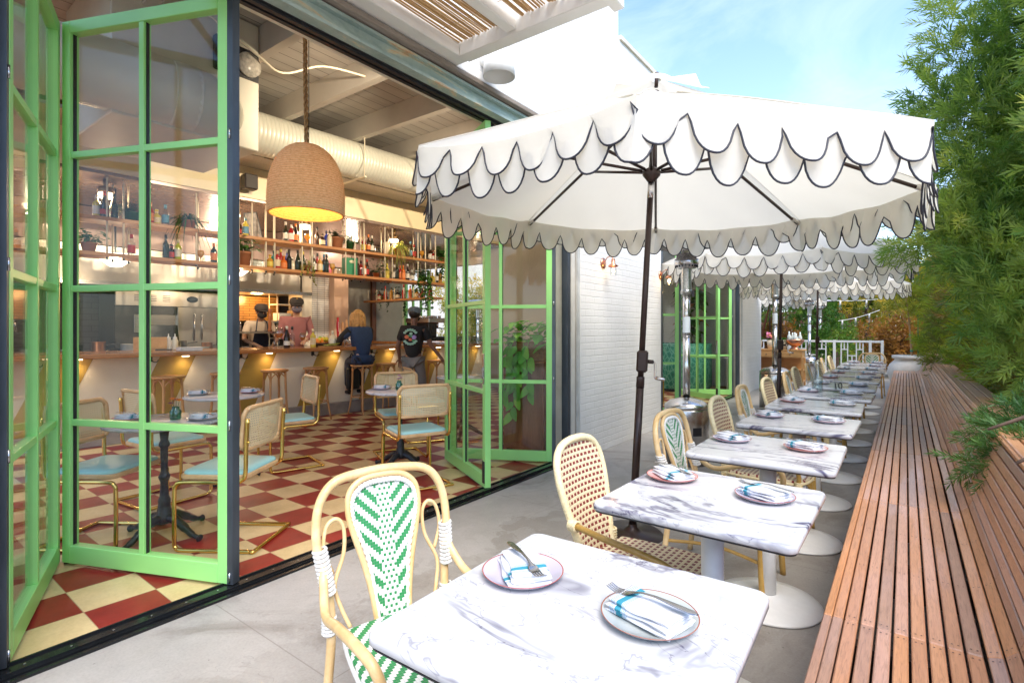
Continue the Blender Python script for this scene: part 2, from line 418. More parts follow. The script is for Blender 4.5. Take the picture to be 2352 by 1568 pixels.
def tilefloor():
    m = bpy.data.materials.new('red_and_cream_checker_tile'); n, l = nt(m); co = tco(n)
    e1 = np.array([.01921692, .29327525]); e2 = np.array([.30370288, -.00515369]); o = np.array([-3.94018216, 1.98333222])
    Mi = np.linalg.inv(np.array([e1, e2]).T); off = -Mi @ o
    x = sep(n, l, co); ij = []
    for k in range(2):
        t = math_(n, l, 'MULTIPLY_ADD', x[1], float(Mi[k, 1]), float(off[k]))
        ij.append(math_(n, l, 'MULTIPLY_ADD', x[0], float(Mi[k, 0]), t))
    fl = [math_(n, l, 'FLOOR', q) for q in ij]
    par = math_(n, l, 'GREATER_THAN', math_(n, l, 'FLOORED_MODULO', math_(n, l, 'ADD', fl[0], fl[1]), 2.0), .5)
    cb = n.new('ShaderNodeCombineXYZ'); l.new(fl[0], cb.inputs[0]); l.new(fl[1], cb.inputs[1])
    wn = n.new('ShaderNodeTexWhiteNoise'); l.new(cb.outputs[0], wn.inputs['Vector'])
    f = noise(n, l, co, 5, 6, .65); f3 = noise(n, l, co, 60, 4)
    cream = ramp(n, l, f, [(.3, (.64, .47, .23)), (.7, (.80, .62, .34))])
    red = ramp(n, l, f, [(.3, (.22, .020, .017)), (.7, (.36, .034, .027))])
    c = mixc(n, l, par, cream, red)
    c = mixc(n, l, .5, c, ramp(n, l, f3, [(.3, (.82, .82, .82)), (.65, (1, 1, 1))]), 'MULTIPLY')
    c = mixc(n, l, .45, c, ramp(n, l, wn.outputs['Value'], [(0, (.82, .80, .78)), (1, (1.1, 1.08, 1.05))]), 'MULTIPLY')
    ed = math_(n, l, 'MAXIMUM', *[math_(n, l, 'ABSOLUTE', math_(n, l, 'SUBTRACT', math_(n, l, 'FRACT', q), .5)) for q in ij])
    g = math_(n, l, 'GREATER_THAN', ed, .494)
    c = mixc(n, l, g, c, (.42, .30, .17))
    rr = math_(n, l, 'MULTIPLY_ADD', noise(n, l, co, 3, 5), .30, .22)
    p = principled(n, l, c, rr, 0, .32); _out(n, l, p.outputs[0]); return m
def concrete():
    m = bpy.data.materials.new('trowelled_concrete'); n, l = nt(m); co = tco(n)
    a = noise(n, l, co, .8, 7, .62, .6); b = noise(n, l, co, 7, 6, .7); d = noise(n, l, co, 90, 3)
    e = noise(n, l, co, 1.6, 5, .75, 1.5, sc=(1, .6, 1))
    c = ramp(n, l, a, [(.3, (.25, .225, .195)), (.5, (.33, .305, .275)), (.68, (.41, .385, .36))])
    patch = ramp(n, l, e, [(.49, (0, 0, 0)), (.515, (1, 1, 1))])
    c = mixc(n, l, math_(n, l, 'MULTIPLY', patch, .55), c, (.41, .385, .36))
    xs_ = sep(n, l, co); st_ = math_(n, l, 'LESS_THAN', math_(n, l, 'MULTIPLY_ADD', math_(n, l, 'SUBTRACT', noise(n, l, co, 1.7, 5, .65), .5), 1.5, xs_[0]), -2.18)
    c = mixc(n, l, math_(n, l, 'MULTIPLY', st_, .5), c, (.46, .435, .41))
    dk_ = ramp(n, l, noise(n, l, co, 1.2, 6, .7, 1.0), [(.52, (0, 0, 0)), (.66, (1, 1, 1))]); c = mixc(n, l, math_(n, l, 'MULTIPLY', dk_, .5), c, (.15, .125, .10))
    c = mixc(n, l, .5, c, ramp(n, l, b, [(.3, (.8, .8, .8)), (.7, (1.1, 1.1, 1.1))]), 'MULTIPLY')
    c = mixc(n, l, .3, c, ramp(n, l, d, [(.35, (.7, .7, .7)), (.6, (1, 1, 1))]), 'MULTIPLY')
    spk = math_(n, l, 'GREATER_THAN', noise(n, l, co, 38, 2, .5), .74)
    c = mixc(n, l, math_(n, l, 'MULTIPLY', spk, .5), c, (.10, .09, .08))
    cr_ = noise(n, l, co, 1.1, 4, .5, 2.2)
    ck = math_(n, l, 'LESS_THAN', math_(n, l, 'ABSOLUTE', math_(n, l, 'SUBTRACT', cr_, .47)), .0005)
    c = mixc(n, l, math_(n, l, 'MULTIPLY', ck, .35), c, (.14, .13, .12))
    x = sep(n, l, co)
    for ax, val in ((1, 3.36), (1, 1.2), (1, 6.4), (1, 9.4), (0, -1.75)):
        jn = math_(n, l, 'LESS_THAN', math_(n, l, 'ABSOLUTE', math_(n, l, 'SUBTRACT', x[ax], val)), .0028)
        c = mixc(n, l, math_(n, l, 'MULTIPLY', jn, .55), c, (.2, .18, .16))
    p = principled(n, l, c, ramp(n, l, a, [(.3, (.38,) * 3), (.7, (.6,) * 3)]), 0, .4)
    l.new(bump(n, l, b, .12, .01), p.inputs['Normal']); _out(n, l, p.outputs[0]); return m
def brickmat(name, base=(.87, .86, .83), plain=False):
    m = bpy.data.materials.new(name); n, l = nt(m); co = tco(n); x = sep(n, l, co)
    cb = n.new('ShaderNodeCombineXYZ'); l.new(math_(n, l, 'ADD', x[1], x[0]), cb.inputs[0]); l.new(x[2], cb.inputs[1])
    wob = noise(n, l, co, 9, 2)
    va = n.new('ShaderNodeVectorMath'); va.operation = 'MULTIPLY_ADD'
    l.new(cb.outputs[0], va.inputs[0]); va.inputs[1].default_value = (1, 1, 1)
    c2 = n.new('ShaderNodeCombineXYZ'); w = math_(n, l, 'MULTIPLY', math_(n, l, 'SUBTRACT', wob, .5), .016); l.new(w, c2.inputs[0]); l.new(w, c2.inputs[1]); l.new(c2.outputs[0], va.inputs[2])
    t = n.new('ShaderNodeTexBrick'); l.new(va.outputs[0], t.inputs['Vector'])
    t.inputs['Scale'].default_value = 1; t.inputs['Brick Width'].default_value = .2; t.inputs['Row Height'].default_value = .07
    t.inputs['Mortar Size'].default_value = .006; t.inputs['Mortar Smooth'].default_value = .6
    for k in (0, 1, 2): t.inputs[k + 1].default_value = (1, 1, 1, 1) if k < 2 else (0, 0, 0, 1)
    f = noise(n, l, co, 3, 6, .6); f2 = noise(n, l, co, 30, 4)
    c = ramp(n, l, f, [(.3, tuple(q * .93 for q in base)), (.7, base)])
    c = mixc(n, l, math_(n, l, 'MULTIPLY', t.outputs['Fac'], .13), c, tuple(q * .6 for q in base))
    chip = math_(n, l, 'GREATER_THAN', noise(n, l, co, 4.5, 6, .8, 1.0), .735)
    c = mixc(n, l, math_(n, l, 'MULTIPLY', chip, .5), c, (.55, .42, .3))
    p = principled(n, l, c, .6, 0, .3)
    h = math_(n, l, 'ADD', math_(n, l, 'SUBTRACT', 1.0, t.outputs['Fac']), math_(n, l, 'MULTIPLY', f2, .5))
    l.new(bump(n, l, h, .5, .006), p.inputs['Normal']); _out(n, l, p.outputs[0]); return m
BRICK = brickmat('white_painted_brick')
def gridtile(name, base, grout, w, h, u=1, v=2, rough=.25, off=.5):
    m = bpy.data.materials.new(name); n, l = nt(m); co = tco(n); x = sep(n, l, co)
    cb = n.new('ShaderNodeCombineXYZ'); l.new(x[u], cb.inputs[0]); l.new(x[v], cb.inputs[1])
    t = n.new('ShaderNodeTexBrick'); l.new(cb.outputs[0], t.inputs['Vector']); t.offset = off
    t.inputs['Scale'].default_value = 1; t.inputs['Brick Width'].default_value = w; t.inputs['Row Height'].default_value = h
    t.inputs['Mortar Size'].default_value = .004
    t.inputs[1].default_value = (*base, 1); t.inputs[2].default_value = (*[q * .93 for q in base], 1); t.inputs[3].default_value = (*grout, 1)
    p = principled(n, l, t.outputs['Color'], rough); _out(n, l, p.outputs[0]); return m
def lintelmat():
    m = bpy.data.materials.new('weathered_green_steel'); n, l = nt(m); co = tco(n)
    f = noise(n, l, co, 3.5, 6, .7, 1.2, sc=(1, .35, 2.2)); g = noise(n, l, co, 12, 5, .7)
    c = ramp(n, l, f, [(.38, (.30, .40, .37)), (.56, (.42, .52, .47)), (.60, (.62, .58, .40)), (.66, (.66, .38, .20)), (.74, (.38, .22, .14))])
    c = mixc(n, l, .5, c, ramp(n, l, g, [(.3, (.75, .75, .75)), (.7, (1.1, 1.1, 1.1))]), 'MULTIPLY')
    p = principled(n, l, c, .55, .1); l.new(bump(n, l, g, .3, .01), p.inputs['Normal']); _out(n, l, p.outputs[0]); return m
LINTEL = lintelmat()
RAWWOOD = woodmat('grey_weathered_timber', [(.13, .10, .08), (.27, .22, .18), (.42, .37, .32)], (8, .5, 2), .8)
RAWPOST = woodmat('peeling_painted_timber', [(.16, .12, .09), (.40, .36, .30), (.66, .63, .57)], (8, 8, .5), .8)
def plankmat():
    m = bpy.data.materials.new('painted_ceiling_planks'); n, l = nt(m); co = tco(n); x = sep(n, l, co)
    q = math_(n, l, 'FRACT', math_(n, l, 'DIVIDE', x[0], .19)); e = math_(n, l, 'ABSOLUTE', math_(n, l, 'SUBTRACT', q, .5))
    g = math_(n, l, 'GREATER_THAN', e, .475)
    f = noise(n, l, co, 3, 5, .6, sc=(3, .4, 1))
    c = ramp(n, l, f, [(.3, (.50, .47, .44)), (.7, (.62, .59, .55))]); c = mixc(n, l, g, c, (.14, .12, .11))
    p = principled(n, l, c, .55); _out(n, l, p.outputs[0]); return m
# ------------------------------------------------------------------ ground and building
gs = MB(); gs.b2(-2.69, 14, -8, 60, -.12, 0); go = gs.build('patio_floor', concrete()); tag(go, kind='structure')
gs = MB(); gs.b2(-40, 60, -30, 90, -.4, -.13); go = gs.build('ground', mat('packed_soil', (.16, .12, .08), .9, 0, .3, 2)); tag(go, kind='structure')
gs = MB(); gs.b2(-11.4, -2.83, -3, 13.3, -.12, 0); go = gs.build('checker_floor', tilefloor()); tag(go, kind='structure')
BLD = E('restaurant_building', 'white painted brick restaurant with green folding glass doors opened to the patio', 'building')
OP = [(.425, 4.56), (7.13, 11.32)]
CORNER = 13.25
w = MB()
for y0, y1 in ((-8, OP[0][0] - .1), (OP[0][1] + .22, OP[1][0] - .12), (OP[1][1] + .22, CORNER)):
    w.b2(-3.0, -2.68, y0, y1, 0, 3.29)
w.b2(-3.0, -2.68, -8, 5.67, 3.29, 5.3); w.b2(-3.0, -2.68, 5.67, CORNER, 3.29, 4.71)
w.b2(-3.0, -2.679, OP[0][1] + .30, OP[1][0] - .14, 3.05, 3.285); w.b2(-8, -3.0, CORNER - .3, CORNER - .002, 0, 4.7)
w.build('brick_wall', BRICK, BLD)
w = MB(); w.b2(-3.03, -2.655, 5.70, CORNER + .02, 4.712, 4.76); w.b2(-3.03, -2.655, -8, 5.70, 5.302, 5.35)
w.build('coping', mat('cream_coping', (.72, .66, .54), .6), BLD)
for a, b in OP:
    w = MB(); w.b2(-2.80, -2.70, a - .25, b + .25, 3.09, 3.185); w.b2(-2.80, -2.665, a - .25, b + .25, 3.08, 3.10); w.b2(-2.80, -2.665, a - .25, b + .25, 3.18, 3.20)
    w.build('steel_lintel', LINTEL, BLD)
    w = MB(); w.b2(-2.86, -2.74, a - .02, b + .02, 3.078, 3.112, ch=.004); w.b2(-2.84, -2.81, a, b, 3.062, 3.077); w.b2(-2.79, -2.76, a, b, 3.062, 3.077)
    w.build('door_track', BLACK, BLD)
    w = MB(); w.b2(-2.70, -2.625, a - .25, b + .6, 3.215, 3.25, ch=.004)
    w.build('timber_ledge', RAWWOOD, BLD)
    w = MB(); w.b2(-2.95, -2.802, a - .3, b + .3, 3.112, 3.30); w.build('inner_header', CREAMW, BLD)
    w = MB(); w.b2(-2.84, -2.72, a, b, 0.001, .018); w.b2(-2.825, -2.815, a, b, .018, .026); w.b2(-2.745, -2.735, a, b, .018, .026); w.b2(-2.715, -2.69, a, b, .0, .012)
    for k in range(28):
        yy = a + .1 + k * (b - a - .2) / 27; w.cyl((-2.78, yy, .018), .005, .002, 8, 1)
    w.build('door_threshold', [mat('wet_black_rail', (.012, .013, .014), .18, .2, .2, 12, bmp=.1, bscale=30), SILVER], BLD)
    for s, yy in ((-1, a), (1, b)):
        w = MB(); w.b2(-2.86 if s < 0 else -2.77, -2.70, yy + (-.075 if s < 0 else .0), yy + (0 if s < 0 else .055), 0, 3.075); w.build('steel_jamb', STEELG, BLD)
        if s > 0:
            w = MB(); w.b2(-2.9, -2.69, yy + .057, yy + .125, 0, 3.075); w.build('white_door_post', mat('aged_white_paint', (.70, .67, .60), .55, 0, .12, 5), BLD)
            w = MB(); w.b2(-2.9, -2.70, yy + .127, yy + .17, 0, 3.01, ch=.006); w.build('weathered_post', RAWPOST, BLD)
            w = MB(); w.b2(-2.9, -2.685, yy + .172, yy + .218, 0, 3.075); w.build('grey_post', mat('chalky_grey_paint', (.55, .56, .54), .7, 0, .15, 7), BLD)
# interior shell
PLK = plankmat()
w = MB(); w.b2(-11.6, -2.95, .2, 9.9, 4.47, 4.6); w.b2(-11.6, -7.2, -3.2, .2, 4.47, 4.6); w.b2(-7.2, -2.95, 9.9, CORNER, 4.47, 4.6)  # left end stays open, an unseen gap added to let sky light in
w.build('ceiling', PLK, BLD)
BEAMP = mat('painted_beam', (.60, .56, .51), .5, 0, .06, 3)
for yy in (.75, 1.8, 2.85, 3.9, 4.95, 6.0, 7.05, 8.1, 9.15):
    w = MB(); w.b2(-11.3, -3.0, yy - .02, yy + .075, 4.17, 4.468); w.build('ceiling_beam', BEAMP, BLD)
w = MB(); w.b2(-11.6, -11.3, -3.2, 9.9, 0, 4.47); w.build('kitchen_wall', gridtile('dark_kitchen_tile', (.17, .15, .13), (.10, .09, .08), .3, .1), BLD, M=None)
w = MB(); w.b2(-11.3, -10.8, 9.6, 9.8, 0, 4.46); w.b2(-8.0, -6.0, 9.6, 9.8, 0, 4.46); w.b2(-10.8, -8.0, 9.6, 9.8, 2.9, 4.46); w.b2(-6.2, -6.0, 9.8, CORNER - .3, 0, 4.46)
w.build('side_wall', CREAMW, BLD); w = MB(); w.b2(-11.3, -7.8, -3.2, -3.0, 0, 4.46)
w.build('side_wall', CREAMW, BLD)
# far window of the room: green steel grid
def window(name, x0, x1, y, z0, z1, nc, nr, label, parent=BLD):
    w = MB(); t = .025
    for k in range(nc + 1):
        xx = x0 + (x1 - x0) * k / nc; ww = t * (1.6 if k in (0, nc) else .8); w.b2(xx - ww, xx + ww, y - .03, y + .03, z0, z1)
    for k in range(nr + 1):
        zz = z0 + (z1 - z0) * k / nr; w.b2(x0, x1, y - .027, y + .027, zz - t * .8, zz + t * .8)
    o = w.build(name, GREEN, parent); g = MB(); g.b2(x0, x1, y - .003, y + .003, z0, z1); g.build('pane', GLASS, o); return o
window('steel_window', -10.78, -9.9, 9.7, .9, 2.85, 3, 4, '')
# ------------------------------------------------------------------ folding doors
def leaf(p0, p1, name, label, handle=False, strip=0, hinge=0, grp=None):
    a = Vector((*p0, 0)); b = Vector((*p1, 0)); d = b - a; L = d.length; rz = math.atan2(d.y, d.x)
    t = E(name, label, 'folding door', a, rz, grp)
    z0, z1, st = .022, 3.06, .058
    w = MB()
    w.b2(0, st, -.026, .026, z0, z1, ch=.003); w.b2(L - st, L, -.026, .026, z0, z1, ch=.003)
    w.b2(st, L - st, -.026, .026, z0, z0 + .1, ch=.003); w.b2(st, L - st, -.026, .026, z1 - .07, z1, ch=.003)
    for k in (1, 2, 3):
        z = .06 + k * .75; w.b2(st, L - st, -.02, .02, z - .018, z + .018, ch=.002)
    w.b2(L / 2 - .017, L / 2 + .017, -.0225, .0225, z0 + .1, z1 - .07, ch=.002)
    w.build('frame', GREEN, t)
    g = MB(); g.b2(st - .002, L - st + .002, -.004, .004, z0 + .09, z1 - .065); g.build('glass', GLASS, t)
    gk = MB()
    for k in range(4):
        za = z0 + .1 if k == 0 else .06 + k * .75 + .018; zb = z1 - .07 if k == 3 else .06 + (k + 1) * .75 - .018
        for xa in (st + .001, L / 2 + .018):
            gk.b2(xa, xa + .004, -.009, .009, za, zb)
    gk.build('gasket', BLACK, t)
    if strip:
        s_ = MB(); x = L if strip > 0 else 0
        s_.b2(min(x, x + strip * .034), max(x, x + strip * .034), -.024, .024, z0, z1)
        for z in (.03, .81, 1.56, 2.31): s_.cyl((x + strip * .017, -.026, z), .005, .052, 8, 1)
        s_.build('edge_strip', [STEELG, SILVER], t)
    if hinge:
        x = 0 if hinge < 0 else L
        for z in (.06, .81, 1.56, 2.31, 2.98):
            h = MB(); h.cyl((x + hinge * .016, .014, z - .07), .015, .14, 10); h.b2(x - .02 if hinge > 0 else x - .004, x + .004 if hinge > 0 else x + .02, .0265, .031, z - .06, z + .06); h.build('hinge', BLACK, t)
    if handle:
        h = MB(); h.b2(L - .045, L - .012, -.033, -.0265, .88, 1.13, ch=.002); h.b2(L - .036, L - .02, -.045, -.0335, .93, 1.02, 1, ch=.002); h.cyl((L - .028, -.05, .9), .006, .012, 8, 1)
        h.build('handle', [CHROME, SILVER], t)
        h = MB(); h.b2(L - .05, L - .004, -.034, -.0265, .06, .24, ch=.002)
        for z in (.1, .2): h.cyl((L - .015, -.037, z), .004, .004, 6, 1)
        h.build('bolt_plate', [BLACK, SILVER], t)
    return t
G1 = 'green folding door leaves of the restaurant front'
LV = [((-2.832, .465), (-3.843, .85), 1, -1, False), ((-3.82, .90), (-2.81, 1.33), 1, -1, False),
      ((-3.74, 3.92), (-2.77, 3.39), 0, 0, True), ((-3.74, 3.98), (-2.82, 4.46), 1, 0, False)]
LB = ['green glass door leaf at the left edge of the photo beside the black jamb', 'green glass door leaf in front of the round table, dark steel edge at right',
      'green glass door leaf with a silver lock plate, its corner standing on the black threshold', 'green glass door leaf in front of the brown cabinet with trailing plant']
LB2 = ['green glass leaf at the left end of the far doorway, behind the patio heater', 'second green glass leaf of the far doorway, folded behind the first',
       'green glass leaf with a lock plate at the middle of the far doorway', 'green glass leaf at the right end of the far doorway, before the teal booth']
for bay, dy in ((0, 0), (1, 6.76)):
    for k, (a, b, st, hg, hd) in enumerate(LV):
        if bay == 1 and k == 0: pass
        leaf((a[0], a[1] + dy), (b[0], b[1] + dy), 'folding_door', (LB, LB2)[bay][k], hd, 1 if k in (1, 3) else (-1 if k == 0 else 0), (1, -1, 0, 0)[k], G1)
# ------------------------------------------------------------------ wall fittings outside
def vent_hood():
    t = E('wall_light_shade', 'white bell shaped shade on the upper brick wall', 'wall lamp', (-2.66, 3.22, 3.38))
    X = Matrix.Rotation(R(90), 4, 'Y') @ Matrix.Identity(4)
    w = MB(); w.lathe([(.0, -.02), (.05, -.02), (.055, .05), (.0, .06)], 16, X=Matrix.Translation((.0, 0, .06)) @ Matrix.Rotation(R(90), 4, 'Y')); w.build('wall_mount', WHITE, t)
    w = MB(); w.lathe([(.02, .13), (.06, .12), (.10, .06), (.12, -.02), (.125, -.10), (.119, -.10), (.11, -.01), (.05, .1), (.02, .11)], 28, c=(.14, 0, 0)); w.build('shade', WHITE, t)
vent_hood()
BULBW = emat('warm_bulb', (1, .62, .25), 18)
def sconce(y, z, label):
    t = E('wall_sconce', label, 'wall lamp', (-2.68, y, z), 0, 'copper wall sconces on the white brick')
    X = Matrix.Rotation(R(90), 4, 'Y')
    w = MB(); w.lathe([(0, .0), (.058, 0), (.06, .012), (.02, .02), (0, .02)], 20, X=X); w.build('backplate', COPPER, t)
    w = MB(); w.tube(cr([(.015, 0, 0), (.05, 0, .055), (.10, 0, .07), (.125, 0, .04)], 5), .005, 8); w.lathe([(.02, .04), (.022, -.01), (.05, -.03), (.055, -.04), (.048, -.045)], 16, c=(.125, 0, 0)); w.build('arm', COPPER, t)
    w = MB(); w.lathe([(.034, -.045), (.036, -.12), (.03, -.14), (.0, -.145)], 16, c=(.125, 0, 0)); w.build('glass_shade', CLEAR, t)
    w = MB(); w.ball((.125, 0, -.085), .016, 8, sc=(1, 1, 1.5)); w.build('bulb', BULBW, t)
sconce(5.28, 2.06, 'copper wall sconce with glass shade on the brick pier, nearer the doors'); sconce(6.98, 2.07, 'copper wall sconce with glass shade beside the chrome patio heater')
# pergola
PG = E('pergola', 'white timber pergola corner with reed mat roof above the doors', 'pergola')
PW = mat('white_timber_paint', (.78, .76, .71), .5, 0, .05, 4, bmp=.1, bscale=20)
def pb(nm, *a):
    w = MB(); w.b2(*a, ch=.006); w.build(nm, PW, PG)
pb('end_beam', -2.52, -1.40, 2.765, 2.87, 3.25, 3.50); pb('ledger', -2.68, -2.522, -1.6, 2.87, 3.26, 3.52); pb('outer_beam', -1.398, -1.33, -1.6, 2.90, 3.22, 3.52)
pb('joist', -2.10, -2.02, -1.6, 2.762, 3.27, 3.50)
w = MB(); x = -2.51
while x < -1.41:
    ra = random.uniform(.0045, .0085); ox = random.uniform(-.012, .012)
    if not (-2.115 < x < -2.0):
        pts = [(max(-2.515, min(-1.41, x + ox * math.sin(k * 1.7 + x * 40))), -1.2 + k * .99, 3.35 + random.uniform(-.006, .008)) for k in range(5)]
        w.tube(pts, ra, 5, r=random.random())
    x += ra * 2 + random.choice((.001, .003, .006, .012))
for yy in (-.4, .4, 1.2, 2.0, 2.55): w.tube([(-2.51, yy, 3.338), (-2.3, yy + .02, 3.336), (-2.11, yy, 3.338)], .002, 4); w.tube([(-2.01, yy, 3.338), (-1.42, yy, 3.338)], .002, 4)
w.build('reed_mat', woodmat('golden_reed', [(.34, .17, .05), (.56, .32, .12), (.74, .50, .24)], (9, 1, 9), .5, True), PG)
# ------------------------------------------------------------------ bench
def bench():
    t = E('slatted_bench', 'long slatted wooden bench with reclined back running beside the marble tables', 'bench')
    cols = [(.29, .125, .065), (.45, .225, .13), (.57, .32, .20), (.31, .21, .17), (.56, .26, .11), (.50, .31, .25)]
    W = woodmat('oiled_slat_wood', cols, (14, .9, 14), .38, True, 5, coat=.2)
    SCW = mat('dark_screw', (.05, .04, .04), .4, .5)
    joints = [-1.0, .55, 1.9, 3.3, 4.7, 6.1, 7.5, 8.9, 10.3, 11.7, 13.1, 14.1]
    # cross-section in x,z: slats follow a curve from seat to back
    prof = [(-.149 + .0405 * k, .45, 0) for k in range(8)]
    prof += [(.1755, .453, 16), (.2105, .466, 42)]
    x, z, a = .2385, .493, 62
    for k in range(9):
        prof.append((x, z, 68)); x += .0425 * math.cos(R(72)); z += .0425 * math.sin(R(72))
    def row(mb, y0, y1, x, z, ang, wd, th=.02):
        X = Matrix.Translation((x, 0, z)) @ Matrix.Rotation(-R(ang), 4, 'Y')
        g = .0015
        mb.b2(0, wd, y0 + g, y1 - g, -th, 0, 0, random.random(), .003, X)
        n = max(1, int((y1 - y0) / .42))
        for k in range(n + 1):
            yy = y0 + .025 + (y1 - y0 - .05) * k / n
            for q in (.3, .7): mb.add([(wd * q - .002, yy - .002, .0012), (wd * q + .002, yy - .002, .0012), (wd * q + .002, yy + .002, .0012), (wd * q - .002, yy + .002, .0012)], [(0, 1, 2, 3)], 1, .5, False, X)
    s = MB(); b = MB()
    for i in range(len(joints) - 1):
        for k, (x, z, a) in enumerate(prof):
            jo = (0 if k % 2 else .0)
            row(s if k < 10 else b, joints[i] + jo, joints[i + 1] + jo, x, z, a, .0340 if k < 8 else .0345)
    s.build('seat', [W, SCW], t); b.build('backrest', [W, SCW], t)
    f = MB()
    for i in range(len(joints) - 1):
        g = .0015; y0, y1 = joints[i] + g, joints[i + 1] - g
        f.b2(-.205, -.182, y0, y1, .35, .449, 0, random.random(), .003); f.b2(-.180, -.153, y0, y1, .36, .4505, 0, random.random(), .003)
        f.b2(-.200, -.184, y0, y1, .22, .345, 0, random.random(), .003); f.b2(-.200, -.184, y0, y1, .09, .215, 0, random.random(), .003)
    f.build('front_apron', [W], t)
    tp = MB(); tx, tz = x + .0, z + .022
    for i in range(len(joints) - 1):
        for k in range(3):
            x0 = tx + .0 + k * .07; tp.b2(x0, x0 + .063, joints[i] + .45 + .0015, joints[i + 1] + .45 - .0015, tz - .02, tz, 0, random.random(), .003)
    tp.build('top_ledge', [W, SCW], t)
    fr = MB()
    y = -1
    while y < 14:
        fr.b2(-.15, .20, y, y + .04, .30, .428); fr.b2(-.14, -.10, y, y + .04, 0, .30)
        X = Matrix.Translation((.235, 0, .0)); fr.b2(.40, .44, y, y + .04, 0, .80)
        fr.tube([(.27, y + .02, .43), (.40, y + .02, .79)], .015, 4); y += .7
    fr.b2(.46, .50, -1, 14.1, 0.0, .815)
    fr.build('frame', mat('dark_bench_framing', (.07, .04, .025), .7), t)
bench()
# ------------------------------------------------------------------ marble tables
def rrect(w, d, r, n=5):
    o = []
    for cx, cy, a0 in ((w / 2 - r, d / 2 - r, 0), (-w / 2 + r, d / 2 - r, 90), (-w / 2 + r, -d / 2 + r, 180), (w / 2 - r, -d / 2 + r, 270)):
        for k in range(n + 1):
            a = R(a0 + 90 * k / n); o.append((cx + r * math.cos(a), cy + r * math.sin(a)))
    return o
def marble_table():
    t = E('cafe_table', '', 'table')
    w = MB(); top = .748
    lv = [(rrect(.608, .608, .026), .722), (rrect(.62, .62, .03), .727), (rrect(.62, .62, .03), .741), (rrect(.612, .612, .027), top)]
    for i, (p, z) in enumerate(lv): w.v += [(x, y, z) for x, y in p]
    n = len(lv[0][0])
    for i in range(3):
        for k in range(n): w.f.append((i * n + k, i * n + (k + 1) % n, (i + 1) * n + (k + 1) % n, (i + 1) * n + k)); w.m.append(0); w.r.append(.5); w.sm.append(True)
    for q in (tuple(range(3 * n, 4 * n)), tuple(range(n))[::-1]): w.f.append(q); w.m.append(0); w.r.append(.5); w.sm.append(False)
    w.build('tabletop', MARBLE, t)
    w = MB(); w.prism(rrect(.612, .612, .03), .7185, .7215); w.build('under_board', BLACK, t)
    w = MB(); w.cyl((0, 0, .03), .0375, .672, 28); w.build('column', WHITEM, t)
    w = MB(); w.lathe([(0, .002), (.236, .002), (.24, .008), (.236, .014), (.17, .026), (.10, .036), (.05, .046), (.0376, .05)], 48); w.build('base', WHITEM, t)
    w = MB(); w.b2(-.16, .16, -.02, .02, .695, .7055); w.b2(-.02, .02, -.16, .16, .6945, .706); w.build('spider_bracket', BLACK, t)
    return t
TY = [.965, 1.895, 2.82, 3.77, 4.69, 5.55, 6.45, 7.35, 8.25, 9.15, 10.05, 10.95]
TX = -.54
TN = ['nearest', 'second', 'third', 'fourth', 'fifth', 'sixth', 'seventh', 'eighth', 'ninth', 'tenth', 'eleventh', 'farthest']
tb = marble_table(); TBS = []
for i, y in enumerate(TY):
    o = tb if i == 0 else copy_tree(tb)
    o.location = (TX + (0, .0, 0, .0, -.02, .01, 0, 0, -.02, 0, -.02, -.03)[i], y, 0); o.rotation_euler.z = R((1.5, -.5, .5, -1, 1, -.8, .4, 0, .5, 0, -.5, 0)[i])
    o['label'] = f'square white marble table on a white pedestal, {TN[i]} of the row beside the bench' if i else 'nearest square marble table with grey veins, cut off by the lower edge of the photo'
    o['group'] = 'square marble tables along the bench'; TBS.append(o)
# ------------------------------------------------------------------ plates, napkins, forks
def platemat(name, base, rim):
    m = bpy.data.materials.new(name); n, l = nt(m); x = sep(n, l, tco(n))
    rr = math_(n, l, 'SQRT', math_(n, l, 'ADD', math_(n, l, 'POWER', x[0], 2.0), math_(n, l, 'POWER', x[1], 2.0)))
    e = math_(n, l, 'MULTIPLY', math_(n, l, 'GREATER_THAN', rr, .0935), math_(n, l, 'GREATER_THAN', x[2], .0115))
    p = principled(n, l, mixc(n, l, e, base, rim), .16, 0, .6); _out(n, l, p.outputs[0]); return m
PLM = {'lilac white': platemat('lilac_glaze', (.50, .46, .54), (.42, .09, .07)), 'pink': platemat('pink_glaze', (.56, .31, .29), (.50, .10, .08)), 'pale grey': platemat('grey_glaze', (.44, .47, .46), (.34, .12, .08))}
def plate(cname, me_cache={}):
    if cname not in me_cache:
        w = MB(); w.lathe([(0, 0), (.055, 0), (.062, .001), (.082, .006), (.095, .015), (.0962, .0165), (.0945, .0165), (.086, .0115), (.065, .0055), (.05, .004), (0, .004)], 56)
        o = w.build('dinner_plate', PLM[cname]); me_cache[cname] = o.data; return o
    o = bpy.data.objects.new('dinner_plate', me_cache[cname]); COL.objects.link(o); return o
def napkinmat():
    m = bpy.data.materials.new('striped_napkin_cloth'); n, l = nt(m); co = tco(n); x = sep(n, l, co)
    c = ramp(n, l, noise(n, l, co, 40), [(.3, (.62, .63, .67)), (.7, (.70, .70, .73))])
    def band(a, b): return math_(n, l, 'MULTIPLY', math_(n, l, 'GREATER_THAN', x[0], a), math_(n, l, 'LESS_THAN', x[0], b))
    c = mixc(n, l, band(.032, .046), c, (.045, .27, .36))
    for q in (.022, .0255, .029, .051, .0545, .058):
        c = mixc(n, l, math_(n, l, 'MULTIPLY', band(q, q + .0018), .85), c, (.15, .35, .55))
    p = principled(n, l, c, .85, 0, .2); l.new(bump(n, l, noise(n, l, co, 14, 3), .3, .006), p.inputs['Normal']); _out(n, l, p.outputs[0]); return m
NAPM = napkinmat()
